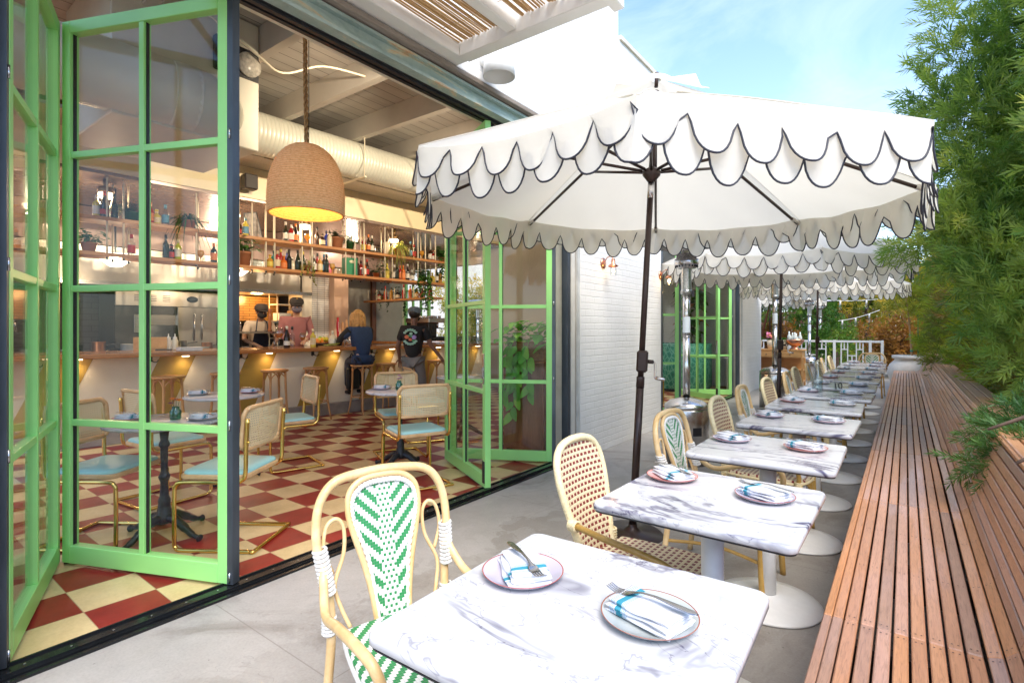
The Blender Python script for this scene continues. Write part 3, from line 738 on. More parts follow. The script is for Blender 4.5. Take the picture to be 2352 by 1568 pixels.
def napkin(cache={}):
    if 'm' not in cache:
        w = MB()
        def lay(z, h, l, d, ox, oy, ro):
            def fn(u, v):
                a = 2 * PI * v; x = (u - .5) * l; k = .5 + .5 * abs(math.cos(a)) ** .5
                yy = math.copysign(abs(math.cos(a)) ** .35, math.cos(a)) * d / 2; zz = math.copysign(abs(math.sin(a)) ** .7, math.sin(a)) * h / 2
                en = min(1, min(u, 1 - u) * 14 + .55)
                return (x + ox + .003 * math.sin(yy * 70 + z * 300), yy + oy + .003 * math.sin(u * 7 + z * 200), z + h / 2 + zz * en + .0015 * math.sin(u * 9 + v * 12))
            w.grid(fn, 18, 20, sm=True)
            w.f.append(tuple(len(w.v) - 1 - k for k in range(20))); w.m.append(0); w.r.append(.5); w.sm.append(False)
            o = len(w.v) - 19 * 21; w.f.append(tuple(o + k for k in range(20))); w.m.append(0); w.r.append(.5); w.sm.append(False)
        lay(.0, .010, .150, .100, 0, 0, 0); lay(.0098, .011, .146, .094, .002, .003, 0); lay(.0202, .010, .142, .084, -.002, .006, 0)
        o = w.build('folded_napkin', NAPM); cache['m'] = o.data; return o
    o = bpy.data.objects.new('folded_napkin', cache['m']); COL.objects.link(o); return o
def fork(cache={}):
    if 'm' not in cache:
        w = MB()
        pts = [(-.095, 0, .003), (-.085, 0, .004), (-.05, 0, .007), (-.01, 0, .011), (.02, 0, .010), (.035, 0, .006), (.045, 0, .003)]
        ws = [.004, .0095, .0085, .0045, .0035, .005, .011]
        def fn(u, v):
            k = u * (len(pts) - 1); i = min(int(k), len(pts) - 2); f = k - i
            p = Vector(pts[i]).lerp(Vector(pts[i + 1]), f); wd = ws[i] * (1 - f) + ws[i + 1] * f
            a = 2 * PI * v; return (p.x, math.cos(a) * wd, p.z + math.sin(a) * .0012)
        w.grid(fn, 26, 10)
        def f2(u, v):
            a = 2 * PI * v; return (.045 + u * .018, math.cos(a) * (.011 + .0015 * math.sin(PI * u)), .003 - .004 * math.sin(PI * u * .6) + math.sin(a) * .001)
        w.grid(f2, 6, 10)
        for k in range(4):
            y = -.0095 + k * .00633; w.tube(cr([(.062, y, -.0005), (.08, y * 1.0, -.001), (.098, y, .006)], 4), [.0019] * 8 + [.0009], 5, flat=.7)
        o = w.build('fork', SILVER); cache['m'] = o.data; return o
    o = bpy.data.objects.new('fork', cache['m']); COL.objects.link(o); return o
def setting(x, y, z, rz, colr, where, frot=None, flip=1, grp='', scale=1):
    p = plate(colr); p.location = (x, y, z + .0005); tag(p, f'{colr} round plate {where}', 'plate', grp + 'plates')
    nk = napkin(); nk.location = (x, y, z + .0075); nk.rotation_euler.z = rz; tag(nk, f'folded white napkin {where}', 'napkin', grp + 'napkins')
    f = fork(); f.location = (x + .004, y, z + .0405); f.rotation_euler = (0, R(2), frot if frot is not None else rz + R(-8)); tag(f, f'steel fork {where}', 'fork', grp + 'forks')
cols = [('lilac white', 'pale grey'), ('pink', 'lilac white'), ('lilac white', 'pink'), ('lilac white', 'lilac white'), ('pink', 'pale grey'), ('lilac white', 'pale grey'), ('pale grey', 'pale grey'), ('pink', 'pale grey'), ('pink', 'lilac white'), ('pale grey', 'pale grey'), ('pale grey', 'lilac white'), ('lilac white', 'lilac white')]
for i, y in enumerate(TY):
    tn = TN[i] + ' bench table'
    # left guest faces +x, right guest faces -x
    j = random.uniform(-6, 6)
    setting(-.727 if i == 0 else -.733, y + (.055 if i == 0 else .14 if i == 1 else .10), .748, R((-42, -35, -30)[i % 3] if i < 4 else -35) , cols[i][0], f'on the wall side of the {tn}', R((-38, -30, -30)[i % 3] + 8), grp='outdoor ')
    setting(-.412 if i == 0 else -.39, y + (.05 if i == 0 else .09), .748, R(180 - 12 if i == 0 else 180 - 25 + j), cols[i][1], f'on the bench side of the {tn}', R(180 - 6 if i == 0 else 180 - 20 + j), grp='outdoor ')
# ------------------------------------------------------------------ rattan chairs (face +x)
def chairA():
    t = E('rattan_armchair', '', 'chair')
    hoop = [(-.30, -.235, .60), (-.335, -.262, .70), (-.36, -.25, .82), (-.375, -.19, .895), (-.385, -.07, .915), (-.385, .07, .915), (-.375, .19, .895), (-.36, .25, .82), (-.335, .262, .70), (-.30, .235, .60)]
    w = MB(); w.tube(cr(hoop, 7), .0165, 12); w.build('back_hoop', RATTAN, t)
    for s in (-1, 1):
        w = MB(); w.tube(cr([(-.315, s * .245, .655), (-.275, s * .255, .60), (-.18, s * .275, .545), (-.02, s * .285, .60 - .015), (.13, s * .28, .605), (.20, s * .262, .585), (.215, s * .24, .52), (.20, s * .232, .44)], 6), .0155, 12); w.build('armrest', RATTAN, t)
        w = MB(); w.tube(cr([(-.31, s * .24, .64), (-.285, s * .225, .45), (-.30, s * .235, .22), (-.33, s * .245, 0)], 5), .0165, 12); w.build('leg', RATTAN, t)
        w = MB(); w.tube(cr([(.205, s * .235, .50), (.20, s * .22, .40), (.205, s * .225, .2), (.215, s * .235, 0)], 5), .0165, 12); w.build('leg', OLIVE, t)
        w = MB(); w.tube(cr([(-.333, s * .205, .60), (-.345, s * .235, .68), (-.355, s * .222, .755), (-.355, s * .185, .775), (-.35, s * .16, .74), (-.335, s * .165, .66), (-.31, s * .205, .57), (-.285, s * .19, .50), (-.26, s * .165, .44)], 6), .0075, 8); w.build('cane_loop', RATTAN, t)
        w = MB()
        for k in range(11):
            z = .565 + k * .0125; f = k / 10
            w.tube([(-.285 - .045 * f + .022 * math.cos(a), s * (.235 + .018 * f) + .0215 * math.sin(a), z + .004 * math.sin(a)) for a in [2 * PI * q / 14 for q in range(14)]], .0065, 5, closed=True)
        w.build('cane_binding', WHITEWRAP, t); w = MB()
        for k in range(5): w.tube([(-.288 + .022 * math.cos(a), s * .232 + .022 * math.sin(a), .43 + k * .012) for a in [2 * PI * q / 12 for q in range(12)]], .006, 5, closed=True)
        w.build('cane_binding', WHITEWRAP, t)
    # teardrop panel
    def half(z):
        f = (z - .42) / .46
        return .062 + .095 * min(1, f * 1.25) ** 1.1 if f < .7 else None
    out = [(.062, .42), (.075, .52), (.098, .62), (.128, .72), (.143, .79), (.135, .85), (.098, .885), (.05, .898), (0, .90)]
    def px(z): return -.262 - .115 * (z - .42) / .48
    rim = [(px(z), -y, z) for y, z in out] + [(px(z), y, z) for y, z in out[:-1][::-1]]
    rc = cr(rim, 5)
    w = MB(); w.tube([p + Vector((0, 0, 0)) for p in rc], .0115, 10); w.build('panel_frame', RATTAN, t)
    c0 = Vector((px(.68), 0, .68)); inn = [p + (c0 - p).normalized() * .02 for p in rc]
    w = MB()
    for k, off in enumerate((0, .5)):
        pts = []
        for i in range(len(inn) * 3):
            f = i / 3; a = int(f); b = min(a + 1, len(inn) - 1); p = inn[a].lerp(inn[b], f - a); ph = f * 2.6 + off * 2 * PI
            nrm = (c0 - p).normalized(); pts.append(p + nrm * .0055 * math.sin(ph) + Vector((.006 + .003 * math.cos(ph * 1), 0, 0)))
        w.tube(pts, .0052, 6)
    w.build('braided_edge', WHITEWRAP, t)
    w = MB(); n = len(inn); vs = [p + Vector((.002, 0, 0)) for p in inn]; h = n // 2
    for i in range(h):
        a, b, c, d = vs[i], vs[i + 1], vs[n - 2 - i], vs[n - 1 - i]
        o = len(w.v); w.v += [tuple(q) for q in (a, d, c, b)]; w.f.append((o, o + 1, o + 2, o + 3)); w.m.append(0); w.r.append(.5); w.sm.append(False)
        o = len(w.v); w.v += [tuple(q - Vector((.008, 0, 0))) for q in (a, d, c, b)]; w.f.append((o + 3, o + 2, o + 1, o)); w.m.append(0); w.r.append(.5); w.sm.append(False)
    w.build('woven_back', WV_A_BACK, t)
    seat(t, WV_A_SEAT, WHITEWRAP, RATTAN); return t
def seat(t, wm, wrap, tube):
    ol = [(-.24, -.17), (-.22, -.2), (-.05, -.225), (.12, -.228), (.2, -.20), (.235, -.12), (.245, 0), (.235, .12), (.2, .20), (.12, .228), (-.05, .225), (-.22, .2), (-.24, .17), (-.25, 0)]
    oc = [(p.x, p.y) for p in cr([(x, y, 0) for x, y in ol], 4, True)]
    w = MB(); w.prism(oc, .428, .452, sm=False)
    n = len(oc); 
    for k in range(3):
        pass
    w.build('woven_seat', wm, t, bevel=.008)
    w = MB(); w.tube([(x * .985, y * .985, .425) for x, y in oc], .012, 8, closed=True); w.build('seat_rail', wrap, t)
    w = MB(); w.tube(cr([(-.30, -.235, .2), (-.05, -.16, .21), (.20, -.22, .2)], 5), .01, 8); w.tube(cr([(-.30, .235, .2), (-.05, .16, .21), (.20, .22, .2)], 5), .01, 8)
    for s in (-1, 1): w.tube(cr([(.205, s * .215, .3), (.15, s * .15, .40), (.10, s * .10, .41)], 5), .009, 8)
    w.build('stretcher', OLIVE, t)
def chairB():
    t = E('rattan_armchair', '', 'chair')
    out = [(.125, .40), (.150, .50), (.178, .62), (.20, .73), (.205, .81), (.19, .88), (.145, .93), (.075, .952), (0, .957)]
    def px(z): return -.255 - .115 * (z - .42) / .48
    rim = [(px(z), -y, z) for y, z in out] + [(px(z), y, z) for y, z in out[:-1][::-1]]
    rc = cr(rim, 6)
    w = MB(); L = 0
    rr = [.0175 + .0014 * math.sin(i * 2.9) for i in range(len(rc) * 3 - 2)]
    fine = [rc[int(i / 3)].lerp(rc[min(int(i / 3) + 1, len(rc) - 1)], (i % 3) / 3) for i in range(len(rc) * 3 - 2)]
    w.tube(fine, rr, 10); w.build('wrapped_back_frame', CREAMWRAP, t)
    w = MB(); n = len(rc); vs = [p + Vector((.0, 0, 0)) for p in rc]
    for i in range(n // 2):
        a, b, c, d = vs[i], vs[i + 1], vs[n - 2 - i], vs[n - 1 - i]
        N = 6
        for k in range(N):
            f0, f1 = k / N, (k + 1) / N; q = []
            for (s0, s1, ff) in ((a, d, f0), (a, d, f1), (b, c, f1), (b, c, f0)):
                p = s0.lerp(s1, ff); p = p + Vector((-.018 * math.sin(PI * ff), 0, 0)); q.append(p)
            o = len(w.v); w.v += [tuple(p + Vector((.008, 0, 0))) for p in q]; w.f.append((o, o + 1, o + 2, o + 3)); w.m.append(0); w.r.append(.5); w.sm.append(True)
            o = len(w.v); w.v += [tuple(p - Vector((.008, 0, 0))) for p in q]; w.f.append((o + 3, o + 2, o + 1, o)); w.m.append(0); w.r.append(.5); w.sm.append(True)
    w.build('woven_back', WV_B_BACK, t)
    for s in (-1, 1):
        w = MB(); w.tube(cr([(-.295, s * .185, .60), (-.24, s * .225, .615), (-.1, s * .25, .605), (.06, s * .26, .59), (.16, s * .255, .565), (.20, s * .235, .51), (.205, s * .222, .44), (.20, s * .22, .36)], 6), .0145, 12); w.build('armrest', OLIVE, t)
        w = MB(); w.tube(cr([(-.27, s * .15, .48), (-.27, s * .17, .42), (-.285, s * .20, .2), (-.31, s * .22, 0)], 5), .015, 10); w.build('leg', OLIVE, t)
        w = MB(); w.tube(cr([(.20, s * .22, .44), (.205, s * .225, .2), (.215, s * .235, 0)], 5), .015, 10); w.build('leg', OLIVE, t)
        w = MB()
        for k in range(6):
            f = k / 5; c = Vector((-.295, s * .185, .60)).lerp(Vector((-.245, s * .222, .614)), f)
            w.tube([(c.x + .006 * math.cos(a), c.y + .019 * math.cos(a), c.z + .022 * math.sin(a)) for a in [2 * PI * q / 12 for q in range(12)]], .0065, 5, closed=True)
        w.build('cane_binding', CREAMWRAP, t); w = MB()
        for k in range(8):
            w.tube([(-.272 + .022 * math.cos(a), s * .16 + .022 * math.sin(a), .40 + k * .013) for a in [2 * PI * q / 12 for q in range(12)]], .0065, 5, closed=True)
        w.build('cane_binding', CREAMWRAP, t); w = MB()
        for k in range(7):
            w.tube([(.203 + .02 * math.cos(a), s * .222 + .02 * math.sin(a), .37 + k * .012) for a in [2 * PI * q / 12 for q in range(12)]], .006, 5, closed=True)
        w.build('cane_binding', CREAMWRAP, t)
    seat(t, WV_B_SEAT, CREAMWRAP, OLIVE); return t
cA, cB = chairA(), chairB()
GC = 'rattan armchairs on the wall side of the bench tables'
for i, y in enumerate(TY):
    A = i % 2 == 0; src = cA if A else cB
    o = src if i < 2 else copy_tree(src)
    loc = [(-1.10, 1.07), (-.81, 2.03), (-.75, 3.0)][i] if i < 3 else (-.74 + (.03, -.02, .0)[i % 3], y + .07)
    o.location = (*loc, 0); o.rotation_euler.z = R((-19, -2, -3)[i] if i < 3 else (2, -4, 3, -2)[i % 4]); o['group'] = GC; o.scale = (.95, .86, .93) if A else (.95, .88, .89)
    kind = 'rattan armchair with green and white chevron weave' if A else 'rattan armchair with maroon dotted cream weave'
    o['label'] = f'{kind} at the {TN[i]} bench table'
o = dup(cA, (-.56, 12.7, 0), R(-92), 'green and white rattan armchair at the end of the table row, facing the camera')
# ------------------------------------------------------------------ umbrellas
FAB = clothmat('ivory_umbrella_canvas', (.87, .85, .80), .50, .04, 2, (.92, .86, .74))
PIPE = mat('navy_piping', (.022, .022, .035), .5, 0, .1)
def umbrella(seed=0):
    rn = random.Random(seed)
    t = E('scalloped_umbrella', '', 'umbrella')
    Rr, ZR, ZA = 1.53, 2.205, 2.83
    cor = [(Rr * math.cos(k * PI / 4), Rr * math.sin(k * PI / 4)) for k in range(8)]
    def roof(k, s, r):       # k side, s along side 0..1, r radius fraction
        a, b = Vector((*cor[k], 0)), Vector((*cor[(k + 1) % 8], 0))
        p = a.lerp(b, s) * r; sag = math.sin(PI * s)
        z = ZA - (ZA - ZR) * r ** 1.08 - .035 * sag * r * (1.2 - r * .5) - .012 * sag * r
        z += .006 * r * math.sin(s * 17 + k * 2 + r * 5) * math.sin(r * 9 + k) + .010 * max(0, 1 - min(s, 1 - s) * 7) * r
        return Vector((p.x * (1 - .018 * sag * r), p.y * (1 - .018 * sag * r), z))
    w = MB()
    for k in range(8): w.grid(lambda u, v: tuple(roof(k, v, .12 + .88 * u)), 16, 24)
    cn_ = w.build('canopy', FAB, t)
    w = MB()
    for k in range(8): w.tube([roof(k, 0, .12 + .88 * q / 10) + Vector((0, 0, .003)) for q in range(11)], .0035, 4)
    w.build('seam', FAB, cn_)
    w = MB()
    for k in range(8):
        def fn(u, v):
            a, b = Vector((*cor[k], 0)), Vector((*cor[(k + 1) % 8], 0)); p = a.lerp(b, v) * (.02 + .19 * u)
            return (p.x, p.y, ZA + .075 - .095 * u + .012 * u * math.sin(v * 2 * PI + k * 2.1) - .02 * u * (1 - abs(2 * v - 1)) + .01 * u * math.sin(k * 1.7))
        w.grid(fn, 4, 8)
    w.build('vent_cap', FAB, t)
    n = 6; 
    for name, d0, d1, ph, inset, bul in (('upper_valance', .022, .155, 0.0, 0.004, .03), ('lower_valance', .085, .235, .5, -.012, .016)):
        w = MB(); pw = MB()
        S = 14
        tot = 8 * n * S; cols_ = []
        for i in range(tot + 1):
            u = i / (n * S); k = int(u) % 8; s = u - int(u)
            base = roof(k, s, 1.0); q = (s * n + ph) % 1.0; qq = abs(2 * q - 1)
            g = max(0, 1 - (qq / .89) ** 2.3) ** .6
            cell = int(math.floor(u * n + ph)); rr_ = random.Random(seed * 100 + cell % (8 * n) + (50 if ph else 0))
            dmax = d1 * rr_.uniform(.94, 1.05); drop = d0 + (dmax - d0) * g
            tilt = rr_.uniform(-.6, 1.1); nd = Vector((base.x, base.y, 0)).normalized()
            out = inset + bul * math.sin(PI * q) + tilt * .028
            lat = Vector((-nd.y, nd.x, 0)) * rr_.uniform(-.022, .022)
            cols_.append((base, nd, drop, out, lat))
        for i in range(tot):
            for r_ in range(4):
                q = []
                for (ii, rr) in ((i, r_), (i + 1, r_), (i + 1, r_ + 1), (i, r_ + 1)):
                    b, nd, dr, out, lat = cols_[ii]; f = rr / 4
                    q.append(tuple(b + nd * (inset * .3 + out * (f * dr / .2) ** 1.2) + lat * f * f - Vector((0, 0, dr * f))))
                o = len(w.v); w.v += q; w.f.append((o, o + 1, o + 2, o + 3)); w.m.append(0); w.r.append(.5); w.sm.append(True)
        pts = [c[0] + c[1] * (inset * .3 + c[3] * (c[2] / .2) ** 1.2) + c[4] - Vector((0, 0, c[2])) for c in cols_[:-1]]
        o = w.build(name, FAB, t); pw.tube(pts, .0044, 5, closed=True); pw.build('piping', PIPE, o)
    for k in range(8):
        a = Vector((*cor[k], 0)); w = MB(); w.tube([(a.x * .03, a.y * .03, ZA - .085), (a.x * .985, a.y * .985, ZR - .026)], .011, 6); w.build('rib', BROWNM, t)
        a = a * .46; w = MB(); w.tube([(a.x * .08, a.y * .08, 2.34), (a.x, a.y, ZA - .085 - (ZA - .085 - ZR + .026) * .46 - .008)], .010, 6); w.build('strut', BROWNM, t)
        a = Vector((*cor[k], 0)); w = MB(); w.tube([a * .94 + Vector((0, 0, ZR + .003)), a * .993 + Vector((0, 0, ZR - .022))], .016, 6); w.build('rib_pocket', FAB, t)
    w = MB(); w.lathe([(.0, 2.27), (.022, 2.27), (.03, 2.28), (.055, 2.31), (.058, 2.335), (.04, 2.35), (.024, 2.36)], 20); w.build('hub', BROWNM, t); w = MB(); w.lathe([(.024, ZA - .12), (.045, ZA - .11), (.045, ZA - .075), (.0, ZA - .07)], 16); w.build('top_hub', BROWNM, t)
    w = MB(); w.cyl((0, 0, 0), .0245, 1.02, 16); w.cyl((0, 0, 1.0), .019, 1.17, 16); w.cyl((0, 0, 2.268), .019, .57, 16); w.lathe([(.0, .0), (.026, 0), (.026, .06), (.0245, .07)], 16, c=(0, 0, .96)); w.build('pole', BROWNM, t)
    w = MB(); w.cyl((0, 0, 2.168), .0195, .10, 16); w.build('silver_collar', CHROME, t)
    h = MB(); h.b2(-.034, .034, -.03, .04, 1.06, 1.20, ch=.012); h.tube([(0, .03, 1.13), (.0, .075, 1.13)], .013, 10); hz = h.build('crank_housing', BROWNM, t)
    h = MB(); h.tube(cr([(0, .075, 1.13), (.01, .085, 1.12), (.055, .09, 1.04), (.06, .095, 1.035)], 4), .007, 8); h.tube([(.06, .095, 1.035), (.065, .15, 1.03)], .011, 10); h.build('crank_handle', CHROME, hz)
    w = MB(); w.ball((0, 0, ZA + .105), .02, 10); w.cyl((0, 0, ZA + .03), .012, .08, 10); w.build('finial', BROWNM, t)
    w = MB(); w.lathe([(0, 0), (.20, 0), (.205, .006), (.20, .012), (.06, .022), (.03, .05), (.027, .07)], 32); w.build('base_plate', BROWNM, t)
    return t
u1 = umbrella(3)
LAB = ['large ivory scalloped umbrella with navy piping in the foreground', 'second ivory scalloped umbrella from the camera, its top behind the big one', 'third ivory scalloped umbrella, mostly hidden behind the second', 'small distant ivory umbrella standing past the corner of the building']
for i, (x, y, rx, ry, rz) in enumerate([(-1.43, 3.235, .4, 3.4, -69.8), (-1.36, 7.75, .6, 1.2, -66), (-1.42, 12.0, .3, .8, -74), (-3.2, 17.0, 0, 0, -60)]):
    o = u1 if i == 0 else copy_tree(u1)
    o.location = (x, y, 0); M_ = Matrix.Rotation(R(rx), 3, 'X') @ Matrix.Rotation(R(ry), 3, 'Y') @ Matrix.Rotation(R(rz), 3, 'Z')
    o.rotation_euler = M_.to_euler(); o['label'] = LAB[i]; o['group'] = 'scalloped patio umbrellas'
# ------------------------------------------------------------------ patio heaters
def heater(disc=False):
    t = E('patio_heater', '', 'patio heater')
    w = MB(); w.lathe([(0, .0), (.215, 0), (.215, .53), (.21, .545), (.205, .55)], 40); w.build('gas_housing', CHROME, t)
    w = MB(); w.lathe([(.211, .55), (.214, .565), (.211, .58), (.16, .62), (.06, .65), (.042, .655)], 40); w.build('housing_lid', CHROME, t)
    w = MB()
    w.add([(.2155 * math.cos(a) * 1.003, .2155 * math.sin(a) * 1.003, z) for z in (.30, .38) for a in [R(-70 + 4 * k) for k in range(7)]], [(k, k + 1, k + 8, k + 7) for k in range(6)], 0); w.build('housing_port', BLACK, t)
    w = MB(); w.cyl((0, 0, .64), .036, .62, 24); w.cyl((0, 0, 1.255), .0375, .01, 24); w.cyl((0, 0, 1.265), .036, .45, 24); w.build('post', CHROME, t)
    w = MB(); w.lathe([(.0368, 1.30), (.0368, 1.46)], 20); w.build('warning_sticker', mat('pale_sticker', (.65, .72, .78), .5), t)
    w = MB(); w.lathe([(.036, 1.68), (.056, 1.69), (.056, 1.72), (.05, 1.73)], 24); w.lathe([(.05, 1.73), (.05, 1.96)], 24); w.build('burner', mat('perforated_burner', (.5, .5, .48), .3, .9, .35, 90), t)
    w = MB(); w.b2(.05, .075, -.02, .02, 1.66, 1.72); w.build('control_knob', BLACK, t)
    w = MB(); w.lathe([(.05, 1.94), (.09, 1.945), (.115, 1.98), (.118, 1.985), (.118, 2.035), (.10, 2.04), (.098, 2.09), (.05, 2.10), (0, 2.105)], 28)
    for k in range(20):
        a = 2 * PI * k / 20; w.box((.098 * math.cos(a), .098 * math.sin(a), 1.965), (.03, .005, .02), 1, rz=a)
    w.build('burner_crown', [CHROME, BLACK], t)
    w = MB(); w.lathe([(0, 2.27), (.1, 2.265), (.30, 2.23), (.40, 2.19), (.405, 2.18), (.40, 2.183), (.3, 2.22), (.1, 2.255), (0, 2.26)], 40)
    for k in range(3):
        a = 2 * PI * k / 3; w.tube([(.07 * math.cos(a), .07 * math.sin(a), 2.09), (.07 * math.cos(a), .07 * math.sin(a), 2.26)], .005, 6)
    w.build('reflector_disc', CHROME, t)
    return t
ht = heater()
for i, (x, y, lab, sc) in enumerate([(-1.77, 5.32, 'stainless patio heater standing beside the nearer brick pier', 1), (-1.75, 9.7, 'stainless patio heater beside the second umbrella pole', 1.1), (-2.0, 15.6, 'third stainless patio heater, behind the chairs near the white railing', 1), (-2.1, 18.6, 'distant patio heater with a wide silver disc beyond the white railing', 1.0), (-4.6, 22.5, 'dark distant patio heater disc left of the far one, before the trees', 1.0)]):
    o = ht if i == 0 else copy_tree(ht); o.location = (x, y, 0); o.rotation_euler.z = R(15 + i * 40); o.scale = (sc,) * 3; o['label'] = lab; o['group'] = 'stainless patio heaters'
# ------------------------------------------------------------------ bar counter
def room_E(name, label, cat, x, y, z=0, rz=0, group=None): return E(name, label, cat, rp(x, y, z), rz + R(-3.4), group)
BAR = E('bar_counter', 'long bar with cream front, mustard diagonal stripes and thick varnished wood top', 'bar')
MUST = mat('mustard_paint', (.44, .29, .06), .5, 0, .1, 3)
w = MB(); w.b2(-7.9, -7.25, -2.6, 8.6, .19, 1.005); w.b2(-10.6, -7.9, 7.95, 8.6, .19, 1.005); w.build('front_panel', mat('bar_cream_paint', (.80, .74, .62), .5, 0, .03), BAR, RMX)
w = MB(); w.b2(-7.9, -7.2, -2.6, 8.55, 0, .19, ch=.01); w.build('kick_curb', mat('curb_concrete', (.30, .27, .25), .7, 0, .2, 5), BAR, RMX)
w = MB(); w.b2(-7.95, -6.97, -2.7, 8.7, 1.01, 1.062, ch=.006); w.build('wood_top', BARWOOD, BAR, RMX)
w = MB(); w.b2(-10.6, -7.952, 7.85, 8.7, 1.01, 1.062, ch=.006); w.build('return_top', BARWOOD, BAR, RMX)
w = MB(); y = room_y(606, -7.25) - 6 * 1.06
while y < 8.2:
    w.add([(-7.245, y - .215, 1.003), (-7.245, y + .185, 1.003), (-7.245, y - .165, .192), (-7.245, y - .565, .192), (-7.251, y - .215, 1.003), (-7.251, y + .185, 1.003), (-7.251, y - .165, .192), (-7.251, y - .565, .192)],
          [(0, 3, 2, 1), (0, 1, 5, 4), (1, 2, 6, 5), (2, 3, 7, 6), (3, 0, 4, 7)]); y += 1.06
w.build('mustard_stripe', MUST, BAR, RMX)
for k in range(9):
    y = -.9 + k * 1.06 + .25
    w = MB()
    for s in (-1, 1): w.tube(cr([(-7.24, y, .97), (-7.2, y + s * .03, .935), (-7.17, y + s * .055, .945), (-7.165, y + s * .06, .965)], 4), .005, 6)
    w.b2(-7.25, -7.235, y - .02, y + .02, .94, 1.0); w.build('bag_hook', BLACK, BAR, RMX)
# under-counter lamps that throw the warm pools on the bar front
UL = emat('counter_lamp_glow', (1, .7, .4), 4)
for k in range(9):
    y = room_y(770, -7.2) - 5 * 1.06 + k * 1.06
    w = MB(); w.b2(-7.19, -7.12, y - .03, y + .03, .994, 1.008); w.build('under_counter_lamp', UL, BAR, RMX)
    ld = bpy.data.lights.new('under_counter_lamp_light', 'SPOT'); ld.energy = 1.2; ld.color = (1, .72, .42); ld.spot_size = R(130); ld.spot_blend = 1; ld.shadow_soft_size = .03
    lo = bpy.data.objects.new('under_counter_lamp_light', ld); COL.objects.link(lo); lo.location = rp(-7.14, y, .985); lo.rotation_euler = (0, R(18), 0)
# ------------------------------------------------------------------ stools
def stool():
    t = E('bar_stool', '', 'bar stool'); H = .775
    w = MB(); w.lathe([(0, H - .03), (.165, H - .03), (.18, H - .022), (.182, H - .004), (.175, H), (.15, H - .001), (.14, H - .008), (0, H - .006)], 28); w.build('seat', BEECH, t)
    for k in range(4):
        a = PI / 4 + k * PI / 2; c, s = math.cos(a), math.sin(a)
        w = MB(); w.tube(cr([(c * .145, s * .145, H - .03), (c * .15, s * .15, .55), (c * .165, s * .165, .28), (c * .215, s * .215, 0)], 5), [.016] * 11 + [.014, .013, .012, .011, .011], 8); w.build('leg', BEECH, t)
        a2 = a + PI / 2; c2, s2 = math.cos(a2), math.sin(a2); mx_, my_ = (c + c2) * .5 * .17, (s + s2) * .5 * .17
        w = MB(); w.tube(cr([(c * .148, s * .148, H - .21), (c * .148 * .85 + mx_ * .22, s * .148 * .85 + my_ * .22, H - .10), (mx_ * .98, my_ * .98, H - .04), (c2 * .148 * .85 + mx_ * .22, s2 * .148 * .85 + my_ * .22, H - .10), (c2 * .148, s2 * .148, H - .21)], 5), .0085, 6); w.build('arch_brace', BEECH, t)
    w = MB(); w.tube([(math.cos(a) * .155, math.sin(a) * .155, .27) for a in [2 * PI * q / 28 for q in range(28)]], .009, 6, closed=True); w.build('foot_ring', BEECH, t)
    return t
st = stool()
SU = [386, 518, 631, 726, 832, 886, 948, 1003]
SL = ['bentwood bar stool farthest left, seen through the glass door', 'bentwood bar stool right behind the dark steel door edge', 'bentwood bar stool below the hanging woven lamp', 'bentwood bar stool standing alone left of the seated woman',
      'bentwood bar stool the woman in the blue vest sits on', 'empty bentwood bar stool between the woman and the walking server', 'bentwood bar stool half hidden behind the walking server', 'bentwood bar stool at the right end of the bar']
SP_ = []
for i, u in enumerate(SU):
    y = room_y(u, -7.0); o = st if i == 0 else copy_tree(st); p = rp(-7.0, y); o.location = p; o.rotation_euler.z = R((8, 20, -5, 2, 10, -8, 15, 0)[i]); SP_.append(p)
    o['label'] = SL[i]; o['group'] = 'bentwood stools along the bar'
